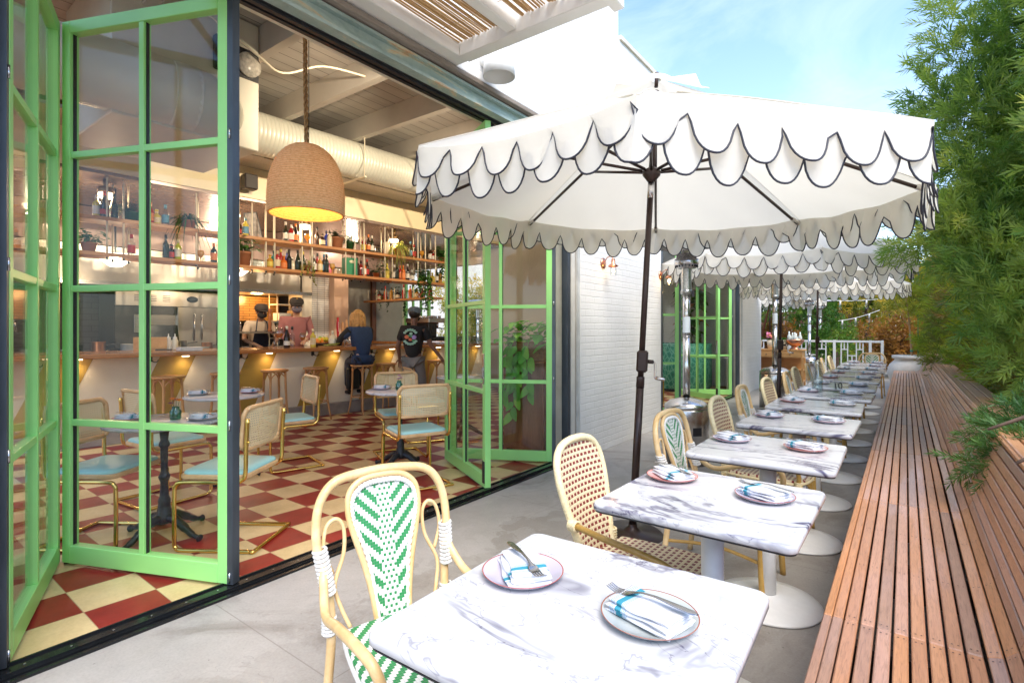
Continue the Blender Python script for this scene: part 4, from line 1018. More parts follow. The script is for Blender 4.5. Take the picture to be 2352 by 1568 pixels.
# ------------------------------------------------------------------ cantilever cane chairs (face +x)
def cane_chair():
    t = E('cane_chair', '', 'chair'); r = .0125
    for s in (-1, 1): pass
    W_ = .225
    path = []
    for s in (1, -1):
        p = [(-.215, s * W_, .80), (-.205, s * W_, .62), (-.20, s * W_, .47), (-.17, s * W_, .43), (-.12, s * W_, .42), (.17, s * W_, .42), (.225, s * W_, .40), (.235, s * W_, .34), (.235, s * W_, .08), (.225, s * W_, .028), (.17, s * W_, r), (-.19, s * W_, r), (-.235, s * W_, r), (-.25, s * (W_ - .03), r)]
        path += p if s > 0 else p[::-1]
    w = MB(); w.tube(cr(path, 5), r, 10); w.build('tube_frame', BRASS, t)
    def loop(x0, ycs, zc, hw, hh, r_):
        o = []
        for p in rrect(hw * 2, hh * 2, r_, 4):
            yy, zz = p; o.append((x0 - .05 * math.cos(yy / hw * 1.35) + .012 - (zz) * .10, yy, zc + zz))
        return o
    rim = loop(-.185, 0, .735, .225, .125, .05)
    w = MB(); w.tube(cr(rim, 2, True), .0165, 8, closed=True, flat=.8); w.build('back_frame', RATTAN if False else BACKW, t)
    w = MB()
    def fn(u, v):
        yy = (u - .5) * .43; zz = (v - .5) * .235; return (-.185 - .05 * math.cos(yy / .225 * 1.35) + .012 - zz * .10, yy, .735 + zz)
    w.grid(fn, 14, 4); w.build('cane_back', CANE, t)
    ol = rrect(.42, .45, .06, 5)
    w = MB(); w.prism([(x + .01, y) for x, y in ol], .434, .463); w.build('seat_frame', BACKW, t, bevel=.006)
    w = MB(); o2 = rrect(.395, .425, .055, 5); n = len(o2)
    for i, (k, z) in enumerate(((1, .4632), (1, .472), (.96, .482), (.8, .487), (.4, .489))): w.v += [(x * k + .01, y * k, z) for x, y in o2]
    for i in range(4):
        for k in range(n): w.f.append((i * n + k, i * n + (k + 1) % n, (i + 1) * n + (k + 1) % n, (i + 1) * n + k)); w.m.append(0); w.r.append(.5); w.sm.append(True)
    w.f.append(tuple(range(4 * n, 5 * n))); w.m.append(0); w.r.append(.5); w.sm.append(True)
    w.build('seat_cushion', TEALV, t)
    w = MB()
    for s in (-1, 1):
        for z in (.66, .78): w.ball((-.222, s * W_, z), .008, 6)
    w.build('screw', BRASS, t); return t
BACKW = woodmat('pale_beech', [(.58, .33, .14), (.70, .43, .21), (.80, .55, .31)], (4, 4, 4), .35, coat=.1)
cc = cane_chair()
CH_ = [((-4.10, 1.17), 35, 'cane back chair left of the front round table, behind the door glass'), ((-3.44, 1.65), 214, 'cane back chair right of the front round table, beside the steel door edge'),
       ((-4.70, 1.72), 96, 'cane back chair behind the flower vase on the front round table'), ((-4.84, 2.86), 255, 'cane back chair at the right side of the round table behind the steel door edge'),
       ((-3.42, 3.20), 158, 'cane back chair nearest the right folding doors, seen from behind'), ((-4.28, 3.78), -28, 'cane back chair at the far side of the vase table, facing the patio'),
       ((-4.72, 4.55), 60, 'cane back chair behind the vase table, nearest to the bar stools'), ((-5.95, 10.6), 250, 'cane back chair seen through the far doorway beside the teal booth')]
CH_[7] = ((-3.75, 9.05), 80, CH_[7][2])
for i, ((x, y), a, lab) in enumerate(CH_):
    o = cc if i == 0 else copy_tree(cc); o.location = (x, y, 0); o.rotation_euler.z = R(a); o['label'] = lab; o['group'] = 'cane and brass tube chairs in the dining room'
# ------------------------------------------------------------------ round tables
def rtable():
    t = E('round_table', '', 'table')
    w = MB(); w.lathe([(0, .724), (.315, .724), (.325, .728), (.328, .736), (.325, .744), (.318, .748), (0, .748)], 56); w.build('tabletop', MARBLEG, t)
    w = MB(); w.lathe([(.10, .7235), (.10, .712), (.03, .70), (.022, .62), (.03, .60), (.032, .585), (.022, .57), (.02, .42), (.028, .40), (.034, .385), (.03, .37), (.022, .35), (.026, .26), (.036, .235), (.034, .20), (.045, .15), (.06, .11), (.05, .09), (0, .085)], 20); w.build('column', CAST, t)
    for k in range(4):
        a = k * PI / 2; c, s = math.cos(a), math.sin(a)
        w = MB(); w.tube(cr([(c * .03, s * .03, .12), (c * .09, s * .09, .115), (c * .17, s * .17, .07), (c * .23, s * .23, .035), (c * .275, s * .275, .022), (c * .295, s * .295, .018)], 4), [.03] * 5 + [.026] * 4 + [.02] * 4 + [.015] * 4 + [.02, .024, .024, .018], 8); w.build('foot', CAST, t)
    return t
rt = rtable()
RT = [((-3.84, 1.40), 20, 'round marble table with cast iron base behind the left glass door'), ((-4.92, 2.28), 50, 'round marble table partly hidden by the dark steel door edge'), ((-3.93, 3.47), 12, 'round marble table with a pink flower vase, behind the cane chair near the right doors'), ((-4.45, 4.95), 33, 'round table barely showing at the left edge of the right folding door'), ((-4.3, 9.7), 10, 'table with plates glimpsed inside the far doorway')]
for i, ((x, y), a, lab) in enumerate(RT):
    o = rt if i == 0 else copy_tree(rt); o.location = (x, y, 0); o.rotation_euler.z = R(a); o['label'] = lab; o['group'] = 'round marble tables in the dining room'
def vase(x, y, z, label, fl):
    t = E('flower_vase', label, 'vase', (x, y, z), 0)
    w = MB(); w.lathe([(0, 0), (.03, 0), (.034, .01), (.034, .055), (.022, .07), (.022, .085), (.020, .085), (.020, .068), (.031, .052), (.03, .006), (0, .005)], 16); w.build('glass_jar', glassmat('teal_glass', (.45, .72, .68), 1.45, 1, .08), t)
    w = MB(); heads = []
    for k, (dx, dy, h, c) in enumerate(fl):
        w.tube([(dx * .1, dy * .1, .02), (dx * .7, dy * .7, h)], .0015, 4, 0)
        for q in range(16):
            a = 2 * PI * q / 16; w.leaf((dx * .7, dy * .7, h), (math.cos(a), math.sin(a), .5), .026, .011, .1, c, random.random(), 2)
            a += .2; w.leaf((dx * .7, dy * .7, h), (math.cos(a) * .5, math.sin(a) * .5, .7), .02, .010, .1, c, random.random(), 2)
        w.ball((dx * .7, dy * .7, h + .006), .008, 6, 4)
    w.build('flowers', [mat('stem_green', (.06, .16, .03), .5), mat('orange_petal', (.85, .22, .02), .5), mat('purple_petal', (.28, .03, .14), .5), mat('lilac_petal', (.70, .35, .62), .5), mat('yellow_stamen', (.8, .45, .03), .5)], t)
vase(-3.80, 1.45, .748, 'small teal glass vase with orange and purple flowers on the front round table', [(.03, .02, .12, 1), (-.02, -.03, .10, 2), (-.035, .02, .12, 2), (.01, -.03, .13, 1)])
vase(-3.95, 3.47, .748, 'small glass vase with a lilac flower on the round table by the right doors', [(0, 0, .13, 3), (.02, .02, .11, 3), (-.02, .01, .10, 3)])
setting(-4.03, 1.27, .748, R(40), 'pink', 'on the left of the front round table', grp='indoor ')
setting(-3.66, 1.56, .748, R(30), 'pale grey', 'right of the vase on the front round table', grp='indoor ')
setting(-5.08, 2.12, .748, R(60), 'pale grey', 'on the left of the table behind the door edge', grp='indoor ')
setting(-4.86, 2.48, .748, R(40), 'pink', 'on the right of the table behind the door edge', grp='indoor ')
setting(-4.12, 3.40, .748, R(40), 'lilac white', 'on the round table left of the lilac flower', grp='indoor ')
# ------------------------------------------------------------------ bar shelves, soffit, duct, pendant
SH = E('bar_shelf', 'two tier wooden bottle shelf with white rods hanging above the bar', 'shelf')
SHW = woodmat('shelf_wood', [(.36, .14, .04), (.50, .22, .08), (.58, .29, .12)], (6, .6, 6), .4)
ROD = mat('cream_rod', (.80, .72, .56), .4, 0, .03)
ZL, ZU = 2.265, 2.70
for nm, z in (('lower_board', ZL), ('upper_board', ZU)):
    w = MB(); w.b2(-8.0, -7.62, -2.5, 8.02, z - .045, z, ch=.003); w.build(nm, SHW, SH, RMX)
w = MB(); w.b2(-10.4, -8.002, 7.70, 8.02, ZL - .30, ZL - .26, ch=.003); w.build('return_board', SHW, SH, RMX)
w = MB(); rodu = [(735 - 735) for _ in ()]
ys = []
for u in (246, 284, 451, 508, 534, 549, 579, 611, 631, 694, 717, 794, 815, 836, 884, 901, 960, 977, 1000): ys.append(room_y(u, -7.67))
for y in ys:
    for x_, y_ in ((-7.67, y), (-7.95, y + .12)): w = MB(); w.cyl((x_, y_, ZL - .06), .011, 3.195 - ZL + .06, 8); w.ball((x_, y_, ZL - .065), .016, 6, 1); w.build('hanging_rod', [ROD, BLACK], SH, RMX)
for k in range(7): 
    for y_ in (7.75, 7.97): x = -8.3 - k * .33; w = MB(); w.cyl((x, y_, ZL - .32), .011, .3, 8); w.build('hanging_rod', [ROD, BLACK], SH, RMX)
w = MB(); w.b2(-8.6, -7.58, -3.0, 9.55, 3.24, 3.72); w.build('soffit', mat('soffit_paint', (.84, .70, .46), .32, 0, .03), BLD, RMX)
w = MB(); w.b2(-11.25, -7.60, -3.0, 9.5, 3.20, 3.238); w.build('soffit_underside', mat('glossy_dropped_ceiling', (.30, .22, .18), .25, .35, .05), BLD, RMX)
w = MB(); w.b2(-11.2, -6.0, 9.0, 9.5, 3.73, 4.46); w.build('bulkhead', CREAMW, BLD, RMX)
w = MB()
def grooved(w_): pass
w.b2(-7.579, -7.0, -3.0, 9.5, 3.68, 3.72); w.build('slatted_ceiling_panel', gridtile('grooved_ceiling', (.55, .52, .48), (.25, .22, .2), 20, .05, 1, 0, .5, 0), BLD, RMX)
# ducts
DUCT = mat('painted_spiral_duct', (.66, .66, .58), .38, .1, .04, 2)
def duct(name, label, x, z, r, y0, y1, rib=.14, elbow=None):
    t = E(name, label, 'duct'); w = MB(); pr = []; y = y0
    while y < y1: pr += [(r, y), (r, y + rib - .012), (r + .002, y + rib - .008), (r + .002, y + rib - .002)]; y += rib
    X = Matrix.Translation((x, 0, z)) @ Matrix.Rotation(R(-90), 4, 'X')
    w.lathe(pr, 36, X=X); w.lathe([(0, y0), (r, y0)], 36, X=X); w.lathe([(r, y), (0, y + .001)], 36, X=X); w.build('duct_tube', DUCT, t, RMX)
    return t
d1 = duct('spiral_duct', 'large cream spiral duct running under the ceiling behind the hanging lamp', -6.75, 3.90, .27, 3.05, 8.3, .055)
for y in (5.03, 7.4):
    w = MB(); w.cyl((-6.45, y, 3.58), .008, .9, 6); w.cyl((-7.08, y, 3.62), .008, .85, 6); w.b2(-7.1, -6.42, y - .015, y + .015, 3.58, 3.60); w.build('hanger', ROD, d1, RMX)
d2 = duct('spiral_duct', 'wide cream duct seen through the top panes of the left glass door', -5.2, 3.47, .29, .05, 2.12, .45)
w = MB(); w.tube(cr([(-5.2, 2.1, 3.47), (-5.2, 2.25, 3.47), (-5.27, 2.45, 3.47), (-5.45, 2.55, 3.47), (-5.7, 2.56, 3.47)], 5), .292, 28); w.build('duct_elbow', DUCT, d2, RMX)
t = E('air_handler_box', 'tall cream metal air handler box beside the dark steel door edge', 'air handler')
w = MB(); w.b2(-6.6, -5.35, 1.55, 2.82, 3.16, 4.45, ch=.01); w.build('casing', mat('duct_box_paint', (.66, .63, .53), .45, 0, .04), t)
w = MB(); w.lathe([(0, 0), (.12, 0), (.12, .03), (0, .03)], 20, X=Matrix.Translation((-5.335, 2.70, 4.0)) @ Matrix.Rotation(R(90), 4, 'Y')); w.build('timer_dial', mat('dial_face', (.5, .47, .42), .3, 0, .3, 30), t)
w = MB(); w.b2(-5.345, -5.27, 2.36, 2.56, 3.84, 4.16, ch=.01); w.b2(-5.348, -5.338, 2.56, 2.81, 3.86, 4.16); w.build('control_box', BLACK, t)
w = MB(); w.tube(cr([(-5.3, 2.2, 4.35), (-5.25, 2.75, 4.1), (-5.2, 3.0, 4.0), (-5.1, 3.4, 4.2), (-5.0, 3.9, 4.25)], 6), .012, 6); w.build('conduit', ROD, t)
t = E('ceiling_pipe', 'thin cream pipe with a coupling under the ceiling along the door header', 'pipe')
w = MB(); w.tube([(-3.3, -1, 3.35), (-3.3, 9, 3.35)], .024, 10); w.build('pipe_run', ROD, t)
w = MB(); w.cyl((0, 0, 0), .034, .09, 12, X=Matrix.Translation((-3.3, 4.6, 3.35)) @ Matrix.Rotation(R(90), 4, 'X')); w.build('coupling', ROD, t)
t = E('vertical_vent_pipe', 'short vertical cream pipe standing on the spiral duct', 'pipe'); w = MB(); w.cyl((-6.75, 3.35, 4.1), .06, .38, 14); w.build('pipe_run', ROD, t, RMX)
t = E('ceiling_brace', 'slanted grey metal strut hanging from the ceiling above the umbrella edge', 'brace'); w = MB(); w.tube([(-6.1, 5.9, 4.2), (-6.1, 6.35, 3.4)], .022, 4); w.build('strut', CHROME, t)
# pendant
PD = (-3.79, 2.38)
t = E('woven_pendant_lamp', 'big woven straw dome lamp hanging on a rope before the bar', 'pendant lamp', (*PD, 0))
w = MB(); z = 2.235; prof = []
def pr_(f): return .288 * (1 - max(0, f - .28) ** 2.3 * 1.55) if f < .93 else .288 * (1 - .65 ** 2.3 * 1.55) * max(0, (1 - f) / .07) ** .5
N = 30; h = .56
rows = []
for k in range(N + 1):
    f = k / N; rows.append((.288 * math.sqrt(max(.0012, 1 - max(0, (f - .12) / .88) ** 2.6)) * (1 - .02 * (1 - f)), z + h * f))
for k in range(N):
    (r0, z0), (r1, z1) = rows[k], rows[k + 1]
    prof += [(r0, z0), ((r0 + r1) / 2 + .008, (z0 + z1) / 2)]
prof.append((.004, z + h))
outer = prof; inner = [(max(.001, a - .012), b - .001) for a, b in rows][::-1]
w.lathe([inner[-1]] + outer, 72); w.lathe(inner, 72)
STR = bpy.data.materials.new('woven_straw'); n_, l_ = nt(STR); co_ = tco(n_)
f_ = noise(n_, l_, co_, 45, 4, .7, 0, sc=(1, 1, 2.4)); f2_ = noise(n_, l_, co_, 130, 3, .7)
c_ = ramp(n_, l_, f_, [(.3, (.62, .41, .17)), (.5, (.90, .66, .33)), (.7, (.96, .80, .48))])
gz_ = math_(n_, l_, 'ABSOLUTE', math_(n_, l_, 'SUBTRACT', math_(n_, l_, 'FRACT', math_(n_, l_, 'MULTIPLY_ADD', sep(n_, l_, co_)[2], 30 / .56, -2.235 * 30 / .56)), .5))
c_ = mixc(n_, l_, math_(n_, l_, 'MULTIPLY', math_(n_, l_, 'GREATER_THAN', gz_, .38), .3), c_, (.26, .14, .06))
p_ = principled(n_, l_, c_, .8); l_.new(bump(n_, l_, f2_, .8, .008), p_.inputs['Normal'])
tr_ = n_.new('ShaderNodeBsdfTranslucent'); tr_.inputs[0].default_value = (1, .78, .36, 1); mx_ = n_.new('ShaderNodeMixShader'); mx_.inputs[0].default_value = .17
l_.new(p_.outputs[0], mx_.inputs[1]); l_.new(tr_.outputs[0], mx_.inputs[2]); _out(n_, l_, mx_.outputs[0])
w.build('shade', STR, t)
w = MB()
for k in range(260):
    a = random.uniform(0, 2 * PI); f = random.uniform(0, .9); r0, z0 = rows[int(f * N)]
    p = Vector((r0 * math.cos(a), r0 * math.sin(a), z0)); d = Vector((math.cos(a), math.sin(a), random.uniform(-.8, .5))) * .02; tq = Vector((-math.sin(a), math.cos(a), 0)) * random.uniform(-.03, .03)
    w.tube([p, p + d * .6 + tq * .5, p + d + tq], .0007, 3)
w.build('loose_straw', STR, t)
w = MB(); w.ball((0, 0, 2.52), .03, 12, sc=(1, 1, 1.5)); w.build('bulb', emat('pendant_bulb_glow', (1, .62, .28), 7), t)
w = MB(); w.cyl((0, 0, 2.56), .02, .12, 10); w.cyl((0.012, 0.012, 2.68), .003, 1.78, 6); w.build('lamp_cord', BLACK, t)
w = MB()
for q in range(3): w.tube([(.011 * math.cos(k * .7 + q * 2.09) - .02 * math.sin(k / 95 * PI), .011 * math.sin(k * .7 + q * 2.09), 2.79 + k * .0175) for k in range(96)], .008, 5)
w.build('rope', mat('jute_rope', (.42, .24, .10), .85, 0, .2, 60), t)
def plight(loc, e, col=(1, .7, .42), s=.05):
    ld = bpy.data.lights.new('lamp_light', 'POINT'); ld.energy = e; ld.color = col; ld.shadow_soft_size = s
    o = bpy.data.objects.new('lamp_light', ld); COL.objects.link(o); o.location = loc; return o
plight((*PD, 2.44), 3.4, (1, .46, .14), .04)
# globe lamps on the soffit underside, dome lamps below the shelf
GLO = emat('globe_glow', (1, .80, .52), 3.5)
for i, u in enumerate((243, 538, 700, 905)):
    y = room_y(u, -7.85); p = rp(-7.85, y, 3.0)
    if i < 2 or True:
        t = E('ceiling_globe_lamp', ['small flush globe lamp over the upper shelf, seen through the left door', 'small flush globe lamp over the dark bottle on the upper shelf', 'small flush globe lamp hidden above the hanging lamp', 'small flush globe lamp above the spider plant'][i], 'ceiling lamp', p, 0, 'flush globe lamps over the shelf')
        w = MB(); w.lathe([(0, .10), (.085, .10), (.09, .04), (.08, .03)], 20); w.cyl((0, 0, .09), .03, .11, 10); w.build('lamp_collar', mat('tarnished_brass', (.25, .15, .07), .35, .8), t)
        w = MB(); w.lathe([(.075, .03), (.08, 0), (.055, -.035), (0, -.045)], 20); w.build('glass_globe', GLO, t); plight(p + Vector((0, 0, -.08)), 6)
for i, (u, v) in enumerate(((265, 608), (545, 622))):
    p = rp(-8.3, room_y(u, -8.3), 2.17)
    t = E('schoolhouse_lamp', ['white glass bowl lamp below the shelf, behind the left door', 'white glass bowl lamp below the shelf, beside the steel door edge'][i], 'pendant lamp', p, 0, 'bowl lamps under the shelf')
    w = MB(); w.lathe([(0, .18), (.03, .18), (.20, .16), (.19, .10), (.14, .06), (.07, .0), (0, -.01)], 24); w.build('glass_bowl', emat('bowl_glow', (1, .86, .62), 2), t)
    w = MB(); w.cyl((0, 0, .17), .012, .9, 8); w.build('stem', BLACK, t); plight(p + Vector((0, 0, -.1)), 5)
for i, (x, y) in enumerate(((-9.6, 1.0), (-9.6, 4.2), (-9.2, 6.6))): 
    t = E('kitchen_ceiling_lamp', f'small flush lamp on the kitchen ceiling, {ORD[i]} from the left', 'ceiling lamp', rp(x, y, 3.12)); w = MB(); w.lathe([(0, .08), (.13, .08), (.12, .02), (0, 0)], 16); w.build('lamp_bowl', GLO, t); plight(rp(x, y, 3.02), 9, (1, .82, .6), .1)
# added spotlights, unseen behind the door header, to brighten the soffit
for i, y in enumerate((3.5, 5.3, 7.1)):
    t = E('added_spotlight', f'unseen white spotlight added above the door header inside, {ORD[i]} from the left', 'spotlight', (-3.4, y, 3.9), 0, 'added soffit spotlights'); w = MB(); w.lathe([(0, 0), (.035, 0), (.05, .14), (.045, .14), (.0, .1)], 14, X=Matrix.Rotation(R(-100), 4, 'Y')); w.build('lamp_body', WHITE, t); w = MB(); w.cyl((0, 0, .02), .008, .24, 6); w.build('stem', WHITE, t)
    ld = bpy.data.lights.new('soffit_fill_light', 'SPOT'); ld.energy = 135; ld.color = (1, .82, .58); ld.spot_size = R(75); ld.spot_blend = 1; ld.shadow_soft_size = .05
    o = bpy.data.objects.new('soffit_fill_light', ld); COL.objects.link(o); o.location = (-3.58, y, 3.88); o.rotation_euler = (Vector((-7.6, y + .2, 3.2)) - Vector((-3.58, y, 3.88))).to_track_quat('-Z', 'Y').to_euler()
# speaker
p = rp(-7.56, room_y(563, -7.58), 3.42); t = E('wall_speaker', 'small dark box speaker with cable mounted on the cream soffit', 'speaker', p, R(-3.4))
w = MB(); w.b2(0, .06, -.04, .04, -.03, .07); w.build('bracket', BLACK, t); w = MB(); w.b2(.04, .20, -.09, .09, -.10, .11, ch=.012); w.build('speaker_box', mat('speaker_black', (.03, .022, .02), .5), t)
w = MB(); w.tube(cr([(.02, -.03, -.05), (.01, -.12, -.13), (0.012, -.22, -.05), (.012, -.2, .25)], 5), .003, 5); w.build('speaker_cable', BLACK, t)
# ------------------------------------------------------------------ bottles and shelf things
BPROF = {'wine': [(0, 0), (.036, 0), (.038, .01), (.038, .17), (.034, .195), (.016, .23), (.0135, .25), (.0135, .30), (.0155, .302), (.0155, .315), (0, .316)],
         'champagne': [(0, 0), (.042, 0), (.045, .01), (.045, .14), (.038, .18), (.018, .25), (.0155, .29), (.017, .31), (0, .318)],
         'spirit': [(0, 0), (.04, 0), (.042, .01), (.042, .16), (.036, .185), (.016, .205), (.014, .25), (.017, .252), (.017, .275), (0, .277)],
         'squat': [(0, 0), (.048, 0), (.05, .01), (.05, .11), (.04, .135), (.018, .15), (.016, .18), (.02, .182), (.02, .205), (0, .207)],
         'goblet': [(0, 0), (.035, .002), (.008, .012), (.007, .06), (.02, .075), (.042, .10), (.045, .13), (.036, .165), (.033, .165), (.04, .13), (.0, .085)],
         'tumbler': [(0, 0), (.032, 0), (.04, .12), (.037, .12), (.03, .006), (0, .006)]}
BCOL = {'dark green': (.012, .02, .008), 'dark brown': (.03, .012, .006), 'red': (.35, .015, .015), 'orange': (.62, .14, .02), 'amber': (.50, .24, .03), 'yellow': (.62, .50, .08), 'clear': None, 'blue': (.02, .04, .35), 'teal': (.03, .25, .25), 'cream': (.72, .64, .48), 'pink': (.75, .2, .25), 'lime': (.45, .5, .08), 'black': (.01, .01, .012)}
LCOL = {'white': (.75, .72, .65), 'orange': (.72, .22, .06), 'red': (.5, .03, .03), 'blue': (.12, .3, .45), 'yellow': (.7, .55, .1), 'cream': (.72, .62, .42)}
def bmat(c):
    if BCOL[c] is None: return CLEAR
    return mat('bottle_' + c.replace(' ', '_'), BCOL[c], .1, 0, .1, 9, spec=.7)
def bottle(p, kind, c, lc, label, group, sc=1.0):
    t = E('bottle' if kind not in ('goblet', 'tumbler') else 'drinking_glass', label, 'bottle' if kind not in ('goblet', 'tumbler') else 'glass', p, random.uniform(0, 6), group, scale=sc)
    w = MB(); w.lathe(BPROF[kind], 14); w.build('body', bmat(c), t)
    if kind in ('goblet', 'tumbler'): return t
    if lc:
        r_ = {'wine': .0386, 'champagne': .0456, 'spirit': .0426, 'squat': .0506}[kind]; h0, h1 = {'wine': (.05, .14), 'champagne': (.04, .10), 'spirit': (.04, .14), 'squat': (.03, .10)}[kind]
        w = MB(); w.lathe([(r_, h0), (r_, h1)], 14); w.build('label', mat('paper_' + lc, LCOL[lc], .6, 0, .15, 40), t)
    z = BPROF[kind][-1][1]; w = MB(); w.lathe([(.0165, z - .05), (.0175, z - .05), (.0175, z + .002), (0, z + .003)], 10); w.build('cap', mat('foil_' + (lc or 'black'), LCOL.get(lc, (.03, .03, .03)), .35, .3), t)
    return t
UP = [(222, 'spirit', 'yellow', 'white'), (240, 'champagne', 'dark brown', 'red'), (262, 'champagne', 'dark green', None), (345, 'spirit', 'red', 'orange'), (360, 'squat', 'yellow', 'cream'), (380, 'spirit', 'clear', 'blue'),
      (547, 'champagne', 'dark brown', 'red'), (564, 'spirit', 'yellow', 'blue'), (656, 'wine', 'dark green', 'white'), (669, 'spirit', 'red', 'white'), (679, 'wine', 'black', 'orange'), (706, 'goblet', 'amber', None), (728, 'wine', 'dark brown', None), (740, 'squat', 'dark brown', 'cream'),
      (750, 'spirit', 'blue', None), (757, 'spirit', 'cream', None), (835, 'spirit', 'red', 'yellow'), (846, 'wine', 'dark brown', 'orange'), (854, 'wine', 'dark green', 'white'), (867, 'tumbler', 'clear', None), (873, 'tumbler', 'clear', None), (943, 'wine', 'dark brown', 'blue'), (951, 'spirit', 'clear', 'red'), (969, 'goblet', 'amber', None), (989, 'spirit', 'dark brown', 'white'), (996, 'squat', 'red', 'white')]
LO = [(302, 'spirit', 'clear', 'red'), (381, 'wine', 'dark green', None), (394, 'squat', 'dark brown', 'red'), (409, 'spirit', 'lime', 'white'), (461, 'goblet', 'amber', None), (491, 'spirit', 'dark green', 'orange'), (536, 'squat', 'clear', None), (585, 'tumbler', 'clear', None), (597, 'tumbler', 'clear', None),
      (620, 'squat', 'amber', 'yellow'), (629, 'spirit', 'teal', None), (637, 'spirit', 'red', 'cream'), (645, 'wine', 'red', 'yellow'), (652, 'squat', 'orange', 'orange'), (659, 'wine', 'blue', 'white'), (664, 'wine', 'black', None), (671, 'squat', 'cream', None), (684, 'champagne', 'dark green', None), (696, 'champagne', 'dark green', 'yellow'),
      (721, 'spirit', 'dark brown', 'white'), (729, 'wine', 'red', None), (735, 'spirit', 'amber', 'cream'), (744, 'wine', 'black', 'blue'), (750, 'wine', 'dark green', None), (755, 'squat', 'pink', None), (763, 'goblet', 'amber', None), (779, 'tumbler', 'clear', None), (821, 'wine', 'dark brown', None), (829, 'spirit', 'red', None), (836, 'spirit', 'orange', 'white'), (843, 'wine', 'dark brown', 'red'),
      (889, 'spirit', 'yellow', 'yellow'), (906, 'spirit', 'clear', 'white'), (912, 'wine', 'dark green', None), (919, 'spirit', 'red', 'orange'), (926, 'spirit', 'orange', 'orange'), (936, 'wine', 'black', 'white'), (946, 'squat', 'clear', 'white'), (993, 'squat', 'yellow', 'yellow'), (1003, 'wine', 'dark green', 'white'), (1011, 'spirit', 'amber', None)]
for lst, z, nm, grp in ((UP, ZU, 'upper', 'bottles and glasses on the upper bar shelf'), (LO, ZL, 'lower', 'bottles and glasses on the lower bar shelf')):
    for i, (u, k, c, lc) in enumerate(lst):
        x = -7.74 if i % 2 else -7.79; y = room_y(u, x)
        nn = {'goblet': 'stemmed glass', 'tumbler': 'glass tumbler', 'champagne': 'champagne bottle', 'squat': 'squat jar', 'wine': 'wine bottle', 'spirit': 'spirit bottle'}[k]
        side = 'seen through the left glass door' if u < 500 else 'right of the steel door edge' if u < 620 else 'near the hanging lamp' if u < 800 else 'toward the right end'
        bottle(rp(x, y, z + .001), k, c, lc, f'{c} {nn}{" with " + lc + " label" if lc and k not in ("goblet", "tumbler") else ""}, {ORD[i]} from the left on the {nm} shelf', grp, 1.0)
# green panettone box, candle, art book, reds on the return shelf
p = rp(-7.78, room_y(803, -7.78), ZL); t = E('gift_box', 'green carton box with a pale oval emblem on the lower shelf', 'box', p, R(-3.4))
w = MB(); w.b2(-.07, .07, -.11, .11, .001, .30, ch=.003); w.build('carton', mat('green_carton', (.02, .22, .10), .5, 0, .15, 15), t)
w = MB(); w.lathe([(0, 0), (.055, 0), (.055, .002), (0, .002)], 20, X=Matrix.Translation((.0705, 0, .235)) @ Matrix.Rotation(R(90), 4, 'Y') @ Matrix.Diagonal((.5, 1, 1, 1))); w.build('emblem', mat('cream_print', (.7, .68, .5), .5), t)
p = rp(-7.78, room_y(888, -7.78), ZU); t = E('pillar_candle', 'cream pillar candle on the upper shelf left of the spider plant', 'candle', p); w = MB(); w.lathe([(0, .001), (.06, .001), (.06, .235), (.055, .24), (0, .236)], 20); w.build('wax', mat('cream_wax', (.76, .66, .48), .5), t); w = MB(); w.cyl((0, 0, .236), .003, .015, 5); w.build('wick', BLACK, t)
p = rp(-7.85, room_y(589, -7.85), ZU); t = E('framed_picture', 'dark framed picture leaning on the upper shelf beside a rod', 'picture', p, R(-3.4)); X = Matrix.Rotation(R(14), 4, 'X')
w = MB(); w.b2(-.01, .01, -.10, .10, .004, .40, X=X); w.build('frame', BLACK, t); w = MB(); w.b2(.0102, .013, -.085, .085, .02, .385, X=X); w.build('print', mat('faded_print', (.25, .22, .20), .4, 0, .6, 14), t)
